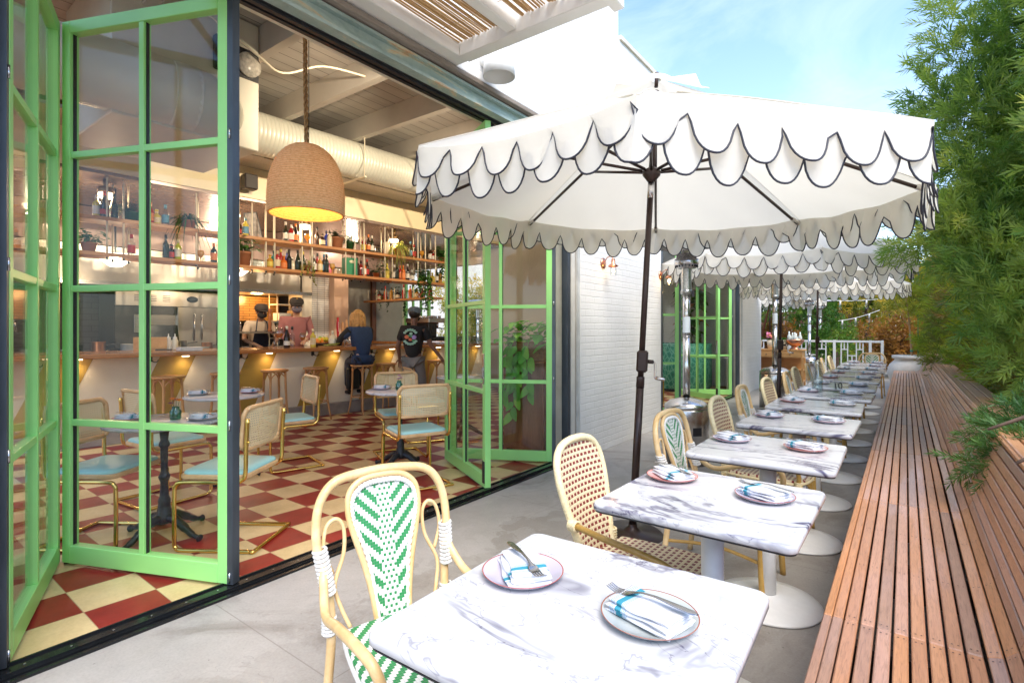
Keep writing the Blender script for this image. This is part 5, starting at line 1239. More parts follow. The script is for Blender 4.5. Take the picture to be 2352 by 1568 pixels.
# ------------------------------------------------------------------ house plants
LG = leafmat('house_leaf', [(0, (.02, .07, .015)), (.5, (.05, .16, .03)), (1, (.14, .30, .06))], .25, 3)
LGY = leafmat('spider_leaf', [(0, (.14, .20, .03)), (.5, (.30, .34, .09)), (1, (.55, .50, .2))], .25, 3)
LGD = leafmat('dark_fern_leaf', [(0, (.008, .03, .008)), (.5, (.02, .07, .015)), (1, (.06, .15, .03))], .2, 3)
TERRA = mat('terracotta', (.42, .17, .08), .75, 0, .15, 9)
def plant(p, kind, label, potm, pr=.09, ph=.16, size=.3, n=60, lm=None, grp='potted plants on the bar shelves', trail=0, cat='potted plant'):
    t = E('potted_plant', label, cat, p, 0, grp)
    w = MB(); w.lathe([(0, .001), (pr * .72, .001), (pr * .98, ph * .84), (pr * 1.06, ph * .85), (pr * 1.06, ph), (pr * .96, ph), (pr * .94, ph * .9), (0, ph * .9)], 20); w.build('pot', potm, t)
    w = MB()
    for k in range(n):
        a = random.uniform(0, 2 * PI); el = random.uniform(.15, 1.3)
        if kind == 'spider':
            L = size * random.uniform(.6, 1.15); w.leaf((0, 0, ph), (math.cos(a) * math.cos(el), math.sin(a) * math.cos(el), math.sin(el)), L, .016, random.uniform(.7, 1.5), 0, random.random(), 7)
        elif kind == 'fern':
            L = size * random.uniform(.6, 1.1); d = Vector((math.cos(a) * math.cos(el), math.sin(a) * math.cos(el), math.sin(el))); b = Vector((0, 0, ph)); r0 = random.random()
            for q in range(9):
                f = (q + 1) / 9; c_ = b + d * L * f - Vector((0, 0, 1)) * L * f * f * .55; s_ = d.cross(Vector((0, 0, 1))).normalized()
                for sg in (-1, 1): w.leaf(c_, s_ * sg + d * .5, .055 * (1.15 - f), .016, .3, 0, r0, 2)
        else:
            r0 = size * random.uniform(.1, .75); c_ = Vector((math.cos(a) * math.cos(el) * r0, math.sin(a) * math.cos(el) * r0, ph + math.sin(el) * r0 * 1.1)); ls = size * .28 * random.uniform(.7, 1.2)
            w.tube([(0, 0, ph * .9), c_], .0015, 3); w.leaf(c_, (math.cos(a), math.sin(a), random.uniform(-.3, .8)), ls, ls * .62, .4, 0, random.random(), 3, shape=1)
    for k in range(trail):
        a = random.uniform(-1.2, 1.2); x0 = Vector((math.cos(a) * pr, math.sin(a) * pr, ph)); pt = [x0, x0 + Vector((math.cos(a) * .07, math.sin(a) * .07, .02))]; Lz = random.uniform(.25, .55) * size / .3
        for q in range(7): pt.append(pt[-1] + Vector((random.uniform(-.015, .02), random.uniform(-.02, .02), -Lz / 7)))
        w.tube(pt, .002, 4)
        for q in pt[2:]:
            for _ in range(2):
                b = random.uniform(0, 2 * PI); w.leaf(q, (math.cos(b), math.sin(b), -.3), .055 * size / .3, .042 * size / .3, .5, 0, random.random(), 3, shape=1)
    w.build('foliage', lm or LG, t); return t
GPOT = mat('dark_green_pot', (.02, .09, .03), .4); CPOT = mat('small_copper_pot', (.5, .2, .1), .3, .9)
plant(rp(-7.78, room_y(559, -7.78), ZL), 'bush', 'leafy green plant in a terracotta pot on the lower shelf by the steel door edge', TERRA, .115, .21, .36, 90)
plant(rp(-7.78, room_y(773, -7.78), ZU), 'fern', 'dark fern in a terracotta pot right of the hanging lamp', TERRA, .115, .19, .30, 60, LGD)
plant(rp(-7.78, room_y(803, -7.78), ZU), 'fern', 'feathery asparagus fern in a dark green pot on the upper shelf', GPOT, .08, .14, .30, 60)
plant(rp(-7.74, room_y(917, -7.74), ZU), 'spider', 'yellow green spider plant drooping over the upper shelf', TERRA, .09, .15, .52, 110, LGY)
plant(rp(-7.78, room_y(1017, -7.78), ZU), 'bush', 'bushy small leaved plant at the right end of the upper shelf', TERRA, .09, .10, .34, 160, LG, trail=6)
plant(rp(-7.70, room_y(707, -7.70), ZL), 'bush', 'trailing heart leaf plant hanging off the lower shelf below the two champagne bottles', TERRA, .05, .09, .2, 22, LGY, trail=4)
plant(rp(-7.76, room_y(864, -7.76), ZL), 'bush', 'broad dark leaved plant in a copper pot on the lower shelf', CPOT, .06, .09, .34, 40, LGD)
plant(rp(-7.72, room_y(968, -7.72), ZL), 'fern', 'hanging fern spilling below the lower shelf near its right end', GPOT, .09, .13, .38, 70, LG, trail=8)
plant(rp(-7.78, room_y(204, -7.78), ZL), 'bush', 'small green plant on the lower shelf at the far left, behind the door glass', TERRA, .08, .12, .3, 60, LG)
plant(rp(-7.78, room_y(300, -7.78), ZU), 'fern', 'blue grey fern on the upper shelf behind the left door glass', GPOT, .1, .12, .38, 60, LGD)
plant(rp(-7.78, room_y(432, -7.78), ZU), 'spider', 'drooping dark plant on the upper shelf in the right panes of the left door', TERRA, .09, .12, .42, 70, LGD)
for i, (x, r_) in enumerate(((-8.5, .26), (-9.3, .28), (-9.9, .24))):
    plant(rp(x, 7.86, ZL - .26), 'bush', ['small trailing plant on the low return shelf near its right end', 'dark trailing plant in the middle of the low return shelf', 'dark trailing plant at the left end of the low return shelf'][i], TERRA, .06, .1, r_, 50, LGD, trail=3)
for i in range(9):
    x = -8.2 - i * .22 + .05; bottle(rp(x, 7.80, ZL - .26), ['spirit', 'wine', 'squat'][i % 3], ['red', 'dark brown', 'amber', 'orange'][i % 4], [None, 'red', 'cream'][i % 3], f'{["red", "dark brown", "amber", "orange"][i % 4]} bottle on the low return shelf, {ORD[i]} from its right end', 'bottles on the return shelf')
def at(u, v, d):
    l = (u - 1176) / CF; return Vector((d * (-SP + CP * l), d * (CP + SP * l), CH - (v - CY) * d / CF))
# ------------------------------------------------------------------ kitchen behind the bar
STEEL = mat('brushed_kitchen_steel', (.45, .42, .39), .32, 1, .12, 4, sc=(1, 1, .1))
WTILE = gridtile('white_stack_tile', (.66, .64, .62), (.16, .15, .15), .16, .045, 1, 2, .2, 0)
t = E('kitchen_hood', 'stainless extraction hood behind the bar with warm reflections', 'extractor hood')
w = MB(); w.b2(-11.0, -9.75, -2.5, room_y(690, -9.75), 2.02, 2.62, ch=.005); w.b2(-11.0, -9.76, -2.5, room_y(638, -9.75), 2.63, 3.19, 1); w.build('hood_body', [STEEL, mat('dim_mauve_cover', (.26, .18, .155), .35, .2, .08)], t, RMX)  # upper box continues the dark mauve cover above the hood
w = MB(); w.b2(-9.745, -9.73, -2.5, room_y(716, -9.75), 2.02, 2.08); w.build('hood_lip', CHROME, t, RMX)
t = E('tiled_pillar', 'white tiled wall pier beside the bartender', 'wall')
y0, y1 = room_y(861, -9.9), room_y(941, -9.9)
ya, yb, yc, yd = room_y(728, -10), room_y(794, -10), room_y(822, -10), room_y(862, -10)
w = MB(); w.b2(-10.4, -10.0, room_y(695, -10), room_y(768 - 40, -10), 1.0, 3.19); 
ya, yb = room_y(692, -10), room_y(716, -10)
w = MB(); w.b2(-10.4, -9.9, room_y(717, -9.9), room_y(767, -9.9), 0, 2.62); w.build('tile_face', WTILE, t, RMX)
w = MB(); w.b2(-10.4, -9.85, room_y(694, -9.85), room_y(716.5, -9.85), 0, 2.62); w.build('plaster_pilaster', CREAMW, t, RMX)
t = E('partition_wall', 'blush partition wall between the kitchen and the window', 'wall')
w = MB(); w.b2(-10.6, -9.7, room_y(768, -9.7), room_y(800, -9.7), 0, 2.62); w.build('wall_panel', mat('blush_paint', (.60, .40, .29), .5, 0, .03), t, RMX)
w = MB(); w.b2(-11.28, -11.0, room_y(800, -11.0), 9.3, 0, 3.19); w.build('grey_panel', mat('taupe_panel', (.42, .39, .33), .5, 0, .05), t, RMX)
w = MB(); w.b2(-10.98, -10.9, 8.3, 8.42, 0, 3.19); w.build('corner_post', WALNUT, t, RMX)
w = MB(); w.b2(-11.2, -9.6, room_y(640, -9.7), 8.6, 2.63, 3.19); w.build('added_dark_soffit', mat('dim_mauve_cover', (.26, .18, .155), .35, .2, .08), BLD, RMX)  # added dark box; its mauve stands in for the dim wall behind the shelves
t = E('pizza_oven', 'wide dark deck oven with steel vents and an oval badge behind the left door', 'oven')
oy0, oy1 = room_y(265, -9.9), room_y(520, -9.9)
w = MB(); w.b2(-10.9, -9.95, oy0, oy1, .9, 2.0, ch=.01); w.build('oven_body', mat('dark_oven_steel', (.07, .065, .06), .3, .8, .2, 5), t, RMX)
w = MB(); w.b2(-9.945, -9.90, oy0, oy1, 1.72, 1.98, ch=.004); 
for k in range(3):
    for q in range(4): w.b2(-9.898, -9.89, oy0 + .25 + k * .2, oy0 + .36 + k * .2, 1.80 + q * .03, 1.81 + q * .03, 1)
w.lathe([(0, 0), (.09, 0), (.09, .004), (0, .004)], 20, 1, X=Matrix.Translation((-9.899, oy0 + 1.1, 1.85)) @ Matrix.Rotation(R(90), 4, 'Y') @ Matrix.Diagonal((.6, 1, 1, 1)))
w.build('control_panel', [STEEL, BLACK], t, RMX)
w = MB(); w.b2(-9.945, -9.91, oy0 + .25, oy1 - .2, 1.28, 1.58, ch=.006); w.b2(-9.905, -9.88, oy0 + .3, oy1 - .25, 1.50, 1.53); w.build('oven_door', CHROME, t, RMX)
t = E('glowing_grill', 'open cooking station with warm lit tiled back below the hood', 'grill')
gy0, gy1 = room_y(530, -10.6), room_y(607, -10.6)
w = MB(); w.b2(-10.9, -10.6, gy0, gy1 + .3, 1.5, 2.0); w.build('heated_tiles', gridtile('amber_tile', (.38, .20, .06), (.06, .04, .02), .25, .05), t, RMX)
w = MB(); w.b2(-10.8, -9.8, gy0, gy1 + .5, .8, 1.02); w.b2(-10.6, -9.9, gy0, gy1 + .4, 1.46, 1.5); w.build('grill_top', STEEL, t, RMX)
plight(rp(-10.2, (gy0 + gy1) / 2, 1.95), 10, (1, .55, .2), .1)
t = E('kitchen_counter', 'steel work counter with a raised pass shelf behind the bar', 'counter')
w = MB(); w.b2(-9.2, -8.35, -2.4, 5.9, .86, .90); w.b2(-9.15, -8.4, -2.4, 5.9, .1, .86); w.build('work_top', STEEL, t, RMX)
w = MB(); w.b2(-8.75, -8.4, room_y(528, -8.4), room_y(634, -8.4), 1.27, 1.30); 
for u in (530, 630):
    w.cyl((-8.6, room_y(u, -8.6), .9), .015, .37, 8)
w.build('pass_shelf', CHROME, t, RMX)
t = E('steel_refrigerator', 'steel cabinet with two tall handles behind the left door', 'refrigerator')
w = MB(); fy0, fy1 = room_y(410, -9.8), room_y(500, -9.8); w.b2(-10.6, -9.84, fy0, fy1, .0, 1.72, ch=.01); w.build('cabinet_body', STEEL, t, RMX)
w = MB()
for s in (-.06, .06): w.cyl((-9.81, (fy0 + fy1) / 2 + s, 1.15), .012, .45, 8); w.cyl((-9.81, (fy0 + fy1) / 2 + s, .5), .012, .45, 8)
w.build('handle', CHROME, t, RMX)
t = E('wire_rack', 'white wire rack with boxes and towels beside the pilaster', 'rack')
ry0, ry1 = room_y(638, -9.95), room_y(693, -9.95); w = MB()
for z in (1.15, 1.5, 1.82, 2.1): w.b2(-10.3, -9.95, ry0, ry1, z, z + .02)
for yy in (ry0, ry1):
    for xx in (-10.3, -9.97): w.cyl((xx, yy, 0), .012, 2.15, 6)
w.build('rack_frame', mat('cream_wire', (.66, .58, .45), .4), t, RMX)
w = MB(); w.b2(-10.25, -10.0, ry0 + .05, ry0 + .3, 1.521, 1.66, 0); w.b2(-10.25, -10.02, ry0 + .34, ry1 - .05, 1.521, 1.72, 1); w.b2(-10.25, -10.02, ry0 + .1, ry1 - .2, 1.171, 1.3, 2); w.b2(-10.2, -10.02, ry0 + .4, ry1 - .1, 1.842, 1.9, 1); w.build('stored_boxes', [WHITE, mat('kraft_box', (.5, .36, .2), .7), mat('grey_bin', (.2, .2, .2), .5)], t, RMX)
PANM = [STEEL, mat('dark_pan', (.03, .028, .026), .4, .5, .2, 9), mat('white_tub', (.6, .58, .54), .5), mat('copper_pan', (.45, .2, .1), .3, .9)]
for i, u in enumerate((150, 175, 200, 224, 250, 276, 300, 322, 418, 440, 462, 484, 508, 545, 570)):
    k = (i * 5) % 4; r_ = (.11, .09, .13, .08)[i % 4]; h_ = (.16, .22, .10, .26, .13)[i % 5]
    t = E('cooking_pot', f'{("steel", "dark", "white", "copper")[k]} pot or tub on the kitchen counter behind the bar, {ORD[i]} from the left', 'pot', rp(-8.75 - .1 * (i % 3), room_y(u, -8.8), .901), 0, 'pots and tubs on the kitchen counter')
    w = MB(); w.lathe([(0, 0), (r_ * .94, 0), (r_, .01), (r_, h_), (r_ * 1.05, h_ + .004), (r_ * .96, h_), (r_ * .95, .02), (0, .015)], 20); w.build('vessel', PANM[k], t)
    if i % 3 != 1: w = MB(); w.tube(cr([(0, r_, h_ * .8), (0, r_ + .05, h_ * .85), (0, r_ + .16, h_ * .9)], 3), .009, 6); w.build('handle', BLACK, t)
# things on the bar
ZB = 1.063
def barp(u, x=-7.4, z=ZB): return rp(x, room_y(u, x), z)
t = E('monitor', 'black screen standing on the bar behind the left door', 'monitor', barp(372, -7.75), R(-3.4)); X = Matrix.Rotation(R(-16), 4, 'Y')
w = MB(); w.b2(-.012, .012, -.21, .21, .06, .34, ch=.004, X=X); w.build('screen', mat('glossy_black', (.01, .01, .012), .12), t); w = MB(); w.b2(-.08, .08, -.09, .09, 0, .012); w.b2(-.02, .02, -.03, .03, .012, .12); w.build('stand', BLACK, t)
t = E('wooden_crate', 'small wooden box on the bar behind the left door', 'box', barp(345 - 2, -7.8), R(-3.4)); t.location = barp(342, -7.8) if False else barp(344, -7.85)
t.location = barp(345 - 0, -7.8)
w = MB(); w.b2(-.10, .10, -.16, .16, 0, .02)
for s in (-1, 1): w.b2(s * .10 - .008, s * .10 + .008, -.16, .16, .021, .17); w.b2(-.09, .09, s * .152 - .008, s * .152 + .008, .021, .17)
w.build('box_sides', OAK, t)
for i, (u, c, nm) in enumerate(((387, (.75, .75, .72), 'white'), (402, (.78, .74, .62), 'cream'), (392, (.7, .68, .6), 'pale'))):
    t = E('squeeze_bottle', f'{nm} squeeze bottle on the bar beside the wooden box', 'bottle', barp(u, -7.75 - .06 * (i == 2)), 0, 'squeeze bottles on the bar')
    w = MB(); w.lathe([(0, 0), (.035, 0), (.038, .01), (.038, .12), (.025, .145), (.022, .15)], 14); w.build('body', mat(nm + '_squeeze_plastic', c, .4), t); w = MB(); w.lathe([(.026, .146), (.026, .165), (.008, .175), (.004, .215), (0, .216)], 12); w.build('nozzle', WHITE, t)
t = E('towel_stack', 'folded white towel lying on the bar behind the left door', 'towel', barp(435, -7.2), R(-3.4)); w = MB()
for k in range(3): w.b2(-.08, .08, -.13, .13, k * .016, k * .016 + .014, ch=.005)
w.build('towel_fold', mat('white_towel', (.75, .75, .78), .9, 0, .06, 40), t)
t = E('pepper_mill', 'tall turned wooden pepper mill on the pass shelf', 'pepper mill', rp(-8.55, room_y(620, -8.55), 1.30)); w = MB(); w.lathe([(0, 0), (.035, 0), (.036, .02), (.026, .06), (.03, .12), (.024, .2), (.03, .26), (.028, .28), (.015, .30), (.026, .33), (.03, .355), (.02, .385), (0, .39)], 16); w.build('mill_body', woodmat('mill_wood', [(.2, .06, .02), (.33, .11, .03), (.4, .16, .06)], (4, 4, 1), .3), t)
t = E('steel_containers', 'steel canisters standing on the pass shelf beside the cook', 'canister', rp(-8.55, room_y(598, -8.55) - .55, 1.30))
for k in range(3):
    w = MB(); w.lathe([(0, 0), (.045, 0), (.045, .16), (.04, .16), (.04, .005), (0, .005)], 16, c=(0, k * .1, 0)); w.build('canister', CHROME, t)
def wineglass(u, x, label, fill, sc=1):
    t = E('stemmed_glass', label, 'glass', barp(u, x), 0, scale=sc); w = MB(); w.lathe([(0, 0), (.034, .001), (.006, .008), (.004, .09), (.02, .105), (.042, .135), (.047, .165), (.036, .22), (.034, .22), (.045, .165), (.04, .137), (.0, .108)], 18); w.build('bowl', CLEAR, t)
    w = MB(); w.lathe([(0, .111), (.02, .112), (.037, .137), (.041, .16), (0, .161)], 16); w.build('drink', mat('orange_spritz', fill, .15, 0, .05, spec=.6), t)
wineglass(697 - 2 - 0, -7.25, 'stemmed glass of amber drink on the bar in front of the bartender', (.60, .15, .03)); wineglass(641, -7.3, 'large stemmed glass of red orange spritz on the bar left of the bartender', (.60, .10, .03), 1.35)
bottle(barp(659, -7.3), 'champagne', 'dark brown', 'white', 'dark bottle with round white label on the bar before the bartender', 'bottles on the bar top'); bottle(barp(671, -7.35), 'wine', 'clear', None, 'empty clear bottle on the bar beside the dark one', 'bottles on the bar top')
bottle(barp(719, -7.3), 'spirit', 'yellow', 'cream', 'pale yellow bottle with green cap on the bar', 'bottles on the bar top'); bottle(barp(764, -7.35), 'squat', 'cream', 'white', 'white bottle on the bar left of the woman', 'bottles on the bar top', 1.2)
t = E('citrus_bowl', 'dark bowl heaped with oranges and lemons on the bar', 'bowl', barp(738, -7.5)); w = MB(); w.lathe([(0, 0), (.08, 0), (.16, .06), (.15, .06), (.07, .012), (0, .01)], 20); w.build('bowl_shell', mat('dark_wood_bowl', (.05, .03, .02), .4), t)
FRU = [mat('orange_peel', (.80, .24, .02), .45, 0, .1, 20), mat('lemon_peel', (.75, .6, .06), .4), mat('lime_peel', (.2, .4, .04), .4)]
for k in range(14):
    w = MB(); a = random.uniform(0, 6.3); r_ = random.uniform(0, .09) if k > 5 else .1; w.ball((math.cos(a) * r_, math.sin(a) * r_, .06 + random.uniform(0, .05) + (.03 if k > 8 else 0)), .035, 10); w.build('citrus_fruit', FRU[0 if k < 9 else (1 if k < 12 else 2)], t)
t = E('paper_cups', 'stack of cream paper cups on the bar', 'cup', barp(748, -7.55)); w = MB()
for k in range(5): w.lathe([(.035, k * .02), (.045, k * .02 + .1), (.043, k * .02 + .1), (.033, k * .02)], 14)
w.build('cup_stack', mat('cream_paper_cup', (.72, .62, .45), .7), t)
t = E('snack_tray', 'tray of folded yellow napkins on the bar beside the woman', 'tray', barp(757, -7.2)); w = MB(); w.b2(-.1, .1, -.14, .14, 0, .012, ch=.003); w.build('tray_board', OAK, t); w = MB()
for k in range(12): w.box((random.uniform(-.06, .06), random.uniform(-.1, .1), .02 + k * .003), (.1, .08, .004), 0, random.random(), random.uniform(0, 3))
w.build('yellow_wrapper', mat('yellow_green_paper', (.55, .55, .1), .5, 0, .3, 30), t)
for i, (u, c, L) in enumerate(((776, (.5, .01, .02), .34), (783 + 4, (.62, .32, .14), .26), (796, (.64, .35, .16), .30))):
    t = E('beer_tap', ['red beer tap handle with white lettering at the bar end', 'pale wooden beer tap handle next to the red one', 'tallest wooden beer tap handle beside the woman'][i], 'beer tap', barp(u, -7.85, ZB + .14), R(-3.4), 'beer taps on the bar')
    w = MB(); w.lathe([(0, 0), (.012, 0), (.016, .04), (.026, L * .5), (.024, L * .8), (.012, L), (0, L)], 12); w.build('tap_handle', mat(f'tap_{i}', c, .3), t); w = MB(); w.cyl((0, 0, -.14), .03, .14, 12); w.tube(cr([(0, 0, -.03), (.08, 0, -.03), (.1, 0, -.07)], 4), .012, 8); w.build('tap_spout', CHROME, t)
    if i == 0:
        w = MB()
        for k in range(5): w.b2(.0205, .0265, -.004, .004, .10 + k * .034, .122 + k * .034)
        w.build('lettering', WHITE, t)
t = E('espresso_machine', 'black and chrome espresso machine on the bar return behind the server', 'coffee machine', rp(-8.75, 8.2, ZB), R(176)); w = MB()
w.b2(-.38, .38, -.25, .25, .02, .12, 0, ch=.01); w.b2(-.38, .38, .02, .25, .12, .42, 0, ch=.01); w.b2(-.40, .40, -.24, .26, .42, .52, 1, ch=.01); w.build('machine_body', [mat('gloss_black_panel', (.015, .015, .017), .15), CHROME], t)
for k in range(3):
    w = MB(); x = -.24 + k * .24; w.cyl((x, -.1, .32), .04, .1, 14, 0); w.cyl((x, -.1, .29), .035, .03, 14, 1); w.tube([(x, -.13, .305), (x, -.30, .29)], .012, 8, 1); w.build('group_head', [CHROME, BLACK], t)
for s in (-1, 1):
    w = MB(); w.tube(cr([(s * .36, -.2, .4), (s * .37, -.28, .36), (s * .35, -.28, .18)], 4), .007, 6); w.build('steam_wand', CHROME, t)
w = MB()
for k in range(12): w.lathe([(0, 0), (.03, 0), (.04, .05), (.037, .05), (.0, .005)], 12, c=(-.33 + (k % 6) * .13, -.1 + (k // 6) * .2, .522))
w.build('stacked_cups', CHROME, t)
for i in range(12):
    x = -7.25 - .11 * (i % 6); y = 7.95 + .14 * (i // 6) + .25
    bottle(rp(x, y, ZB), 'tumbler', 'clear', None, f'clear tumbler at the lit right end of the bar, {"front" if i // 6 == 0 else "back"} row, {ORD[i % 6]} from the right', 'tumblers at the bar end', 1.1)
# ------------------------------------------------------------------ people
def skin(name, pts, edges, m, parent, sub=2, root=0):
    me = bpy.data.meshes.new(name); me.from_pydata([p[:3] for p in pts], edges, []); o = bpy.data.objects.new(name, me); COL.objects.link(o); o.parent = parent
    me.materials.append(m)
    sk = o.modifiers.new('skin', 'SKIN'); sk.use_smooth_shade = True
    if not me.skin_vertices:
        bm = bmesh.new(); bm.from_mesh(me); bm.verts.layers.skin.verify(); bm.to_mesh(me); bm.free()
    for i, p in enumerate(pts):
        r = p[3]; me.skin_vertices[0].data[i].radius = (r, r) if not hasattr(r, '__len__') else r
        me.skin_vertices[0].data[i].use_root = (i == root)
    sb = o.modifiers.new('sub', 'SUBSURF'); sb.levels = sub; sb.render_levels = sub
    return o
SKINS = {'tan': mat('tan_skin', (.50, .28, .18), .5, 0, .05), 'brown': mat('brown_skin', (.22, .10, .06), .5, 0, .05), 'fair': mat('fair_skin', (.62, .38, .28), .5, 0, .05)}
def V(p): return Vector(p)
def person(label, loc, rz, skinc, shirt, trousers, arms, legs=None, lean=0, headpos=None, hair=None, cap=None, mask=None, apron=None, scale=1, sleeve=.5, hairlong=False, pel=.92, headtilt=0):
    """local frame: faces +x. arms: {side:(elbow, wrist)}"""
    t = E('person', label, 'person', loc, rz, None, scale=scale)
    S = SKINS[skinc]
    pelv = V((0, 0, pel)); ca, sa = math.cos(lean), math.sin(lean)
    def up(h, y=0, fx=0): return pelv + V((sa * h + fx * ca, y, ca * h - fx * sa))
    belly, chest, nb = up(.14), up(.34), up(.50); neck = up(.545, 0, .01)
    hd = up(.66, 0, .035 + headtilt)
    P = [(*pelv, .095), (*belly, .085), (*chest, (.10, .085)), (*nb, .05), (*neck, .048)]
    Ed = [(0, 1), (1, 2), (2, 3), (3, 4)]
    def addp(p, r, a): P.append((*p, r)); Ed.append((a, len(P) - 1)); return len(P) - 1
    h1 = addp(hd - V((0, 0, .045)), .072, 4); h2 = addp(hd + V((0, 0, .045)), .08, h1)
    sh = {}
    for s in (-1, 1):
        shp = up(.44, s * .175); i = addp(shp, .045, 2); el, wr = [V(q) for q in arms[s]]
        j = addp(el, .04, i); k = addp(wr, .026, j); sh[s] = (shp, el, wr)
        d = (wr - el).normalized(); pm = wr + d * .05; q = addp(pm, .03, k)
        side = d.cross(V((0, 0, 1))); side = side.normalized() if side.length > .1 else V((0, 1, 0)); nrm = side.cross(d)
        for f_ in range(4):
            off = side * (-.027 + f_ * .018); L = (.07, .08, .075, .058)[f_]
            b = addp(pm + d * .035 + off, .009, q); c = addp(pm + d * (.035 + L * .5) + off * 1.1 - nrm * .008, .0085, b); addp(pm + d * (.03 + L) + off * 1.1 - nrm * .03, .007, c)
        b = addp(pm + side * -.04 * s - d * .01, .011, q); addp(pm + side * -.062 * s + d * .03 - nrm * .01, .009, b)
    if legs is None: legs = {-1: ((.02, -.10, .50), (-.02, -.10, .09)), 1: ((.02, .10, .50), (-.02, .10, .09))}
    lg = {}
    for s in (-1, 1):
        kn, an = [V(q) for q in legs[s]]; i = addp(pelv + V((0, s * .085, -.04)), .075, 0); j = addp(kn, .055, i); k = addp(an, .036, j); toe = addp(an + V((.13, s * .01, -.05)), .032, k); addp(an + V((.19, s * .01, -.055)), .024, toe); lg[s] = (kn, an)
    skin('body', P, Ed, S, t)
    # face
    f = MB(); fx = hd + V((.075, 0, -.01))
    f.ball(fx + V((.012, 0, -.012)), .014, 8, 0, sc=(1, .8, 1.3))
    for s in (-1, 1): f.ball(fx + V((-.004, s * .03, .018)), .009, 8, 1, sc=(.6, 1, .7)); f.ball(hd + V((-.005, s * .08, -.01)), .018, 8, 0, sc=(.6, .35, 1))
    f.ball(fx + V((-.004, 0, -.05)), .016, 8, 2, sc=(.5, 1.2, .35)); f.build('face', [S, BLACK, mat('lip', (.35, .12, .1), .5)], t)
    # shirt
    Q = [(*(pelv + V((0, 0, -.03))), .135), (*belly, .132), (*chest, (.165, .145)), (*up(.46), .10)]; Eq = [(0, 1), (1, 2), (2, 3)]
    for s in (-1, 1):
        shp, el, wr = sh[s]; Q.append((*shp, .075)); Eq.append((2, len(Q) - 1)); i = len(Q) - 1
        if sleeve <= .6: Q.append((*shp.lerp(el, .75), .058)); Eq.append((i, len(Q) - 1))
        else: Q.append((*el, .052)); Eq.append((i, len(Q) - 1)); Q.append((*el.lerp(wr, .9), .038)); Eq.append((len(Q) - 2, len(Q) - 1))
    sho = skin('shirt', Q, Eq, shirt, t)
    Q = [(*(pelv + V((0, 0, .0))), .118)]; Eq = []
    for s in (-1, 1):
        kn, an = lg[s]; Q.append((*(pelv + V((0, s * .09, -.07))), .10)); i = len(Q) - 1; Eq.append((0, i)); Q.append((*kn, .075)); Eq.append((i, i + 1)); Q.append((*kn.lerp(an, .93), .06)); Eq.append((i + 1, i + 2))
    skin('trousers', Q, Eq, trousers, t)
    for s in (-1, 1):
        w = MB(); an = lg[s][1]; w.tube(cr([an + V((-.06, 0, -.045)), an + V((.0, 0, -.035)), an + V((.12, 0, -.05)), an + V((.20, 0, -.06))], 4), [.035, .042, .045, .047, .047, .046, .046, .045, .045, .042, .038, .034, .03], 10, flat=.8); w.build('shoe', BLACK, t)
    if hair:
        w = MB(); w.ball(hd + V((-.022, 0, .035)), .096, 16, 0, sc=(1, .92, 1.0))
        if hairlong:
            for k in range(90):
                a = random.uniform(.9, 2 * PI - .9); r0 = .085; b = hd + V((math.cos(a) * r0 - .015, math.sin(a) * r0 * .95, random.uniform(-.01, .08)))
                e = b + V((math.cos(a) * .03, math.sin(a) * .04, -random.uniform(.14, .26)))
                w.tube(cr([b, b + V((math.cos(a) * .03, math.sin(a) * .03, -.08)), e], 3), [.014, .016, .016, .014, .012, .009, .004], 5, r=random.random())
        w.build('hair', hair, t)
    if cap:
        w = MB(); X = Matrix.Translation(hd + V((-.01, 0, .03))); w.lathe([(.099, .0), (.104, .03), (.095, .07), (.06, .098), (0, .105)], 20, X=X); w.build('cap', cap, t)
        w = MB(); w.prism([(.05, -.075), (.12, -.065), (.175, -.03), (.185, 0), (.175, .03), (.12, .065), (.05, .075)], .0, .010, X=X @ Matrix.Rotation(R(10), 4, 'Y')); w.build('cap_brim', cap, t)
    if mask:
        w = MB(); w.ball(hd + V((.028, 0, -.05)), .072, 14, 0, sc=(.95, 1.0, .8)); w.build('mask', mask, t)
    if apron:
        w = MB(); w.grid(lambda u, v: tuple(up(-.35 + .72 * u, (v - .5) * (.34 - .14 * u), .15 + .0 * u - .03 * (2 * v - 1) ** 2)), 8, 8)
        for s in (-1, 1): w.tube(cr([up(.37, s * .09, .145), up(.5, s * .075, .10), up(.53, s * .05, .02)], 4), .009, 5)
        w.build('apron', apron, t)
    return t, up, hd
NAVY = mat('navy_corduroy', (.025, .05, .12), .8, 0, .15, 40, bmp=.3, bscale=90); BLKC = mat('black_cloth', (.018, .016, .017), .8, 0, .2, 14)
GREYT = mat('grey_trouser_cloth', (.22, .21, .20), .85, 0, .12, 9); DENIM = mat('dark_denim', (.03, .035, .06), .85)
BLOND = mat('blond_hair', (.50, .26, .08), .5, 0, .3, 24, bmp=.4, bscale=120); DHAIR = mat('dark_hair', (.03, .017, .012), .5, 0, .2, 30)
CAPM = mat('olive_cap_cloth', (.045, .035, .03), .85)
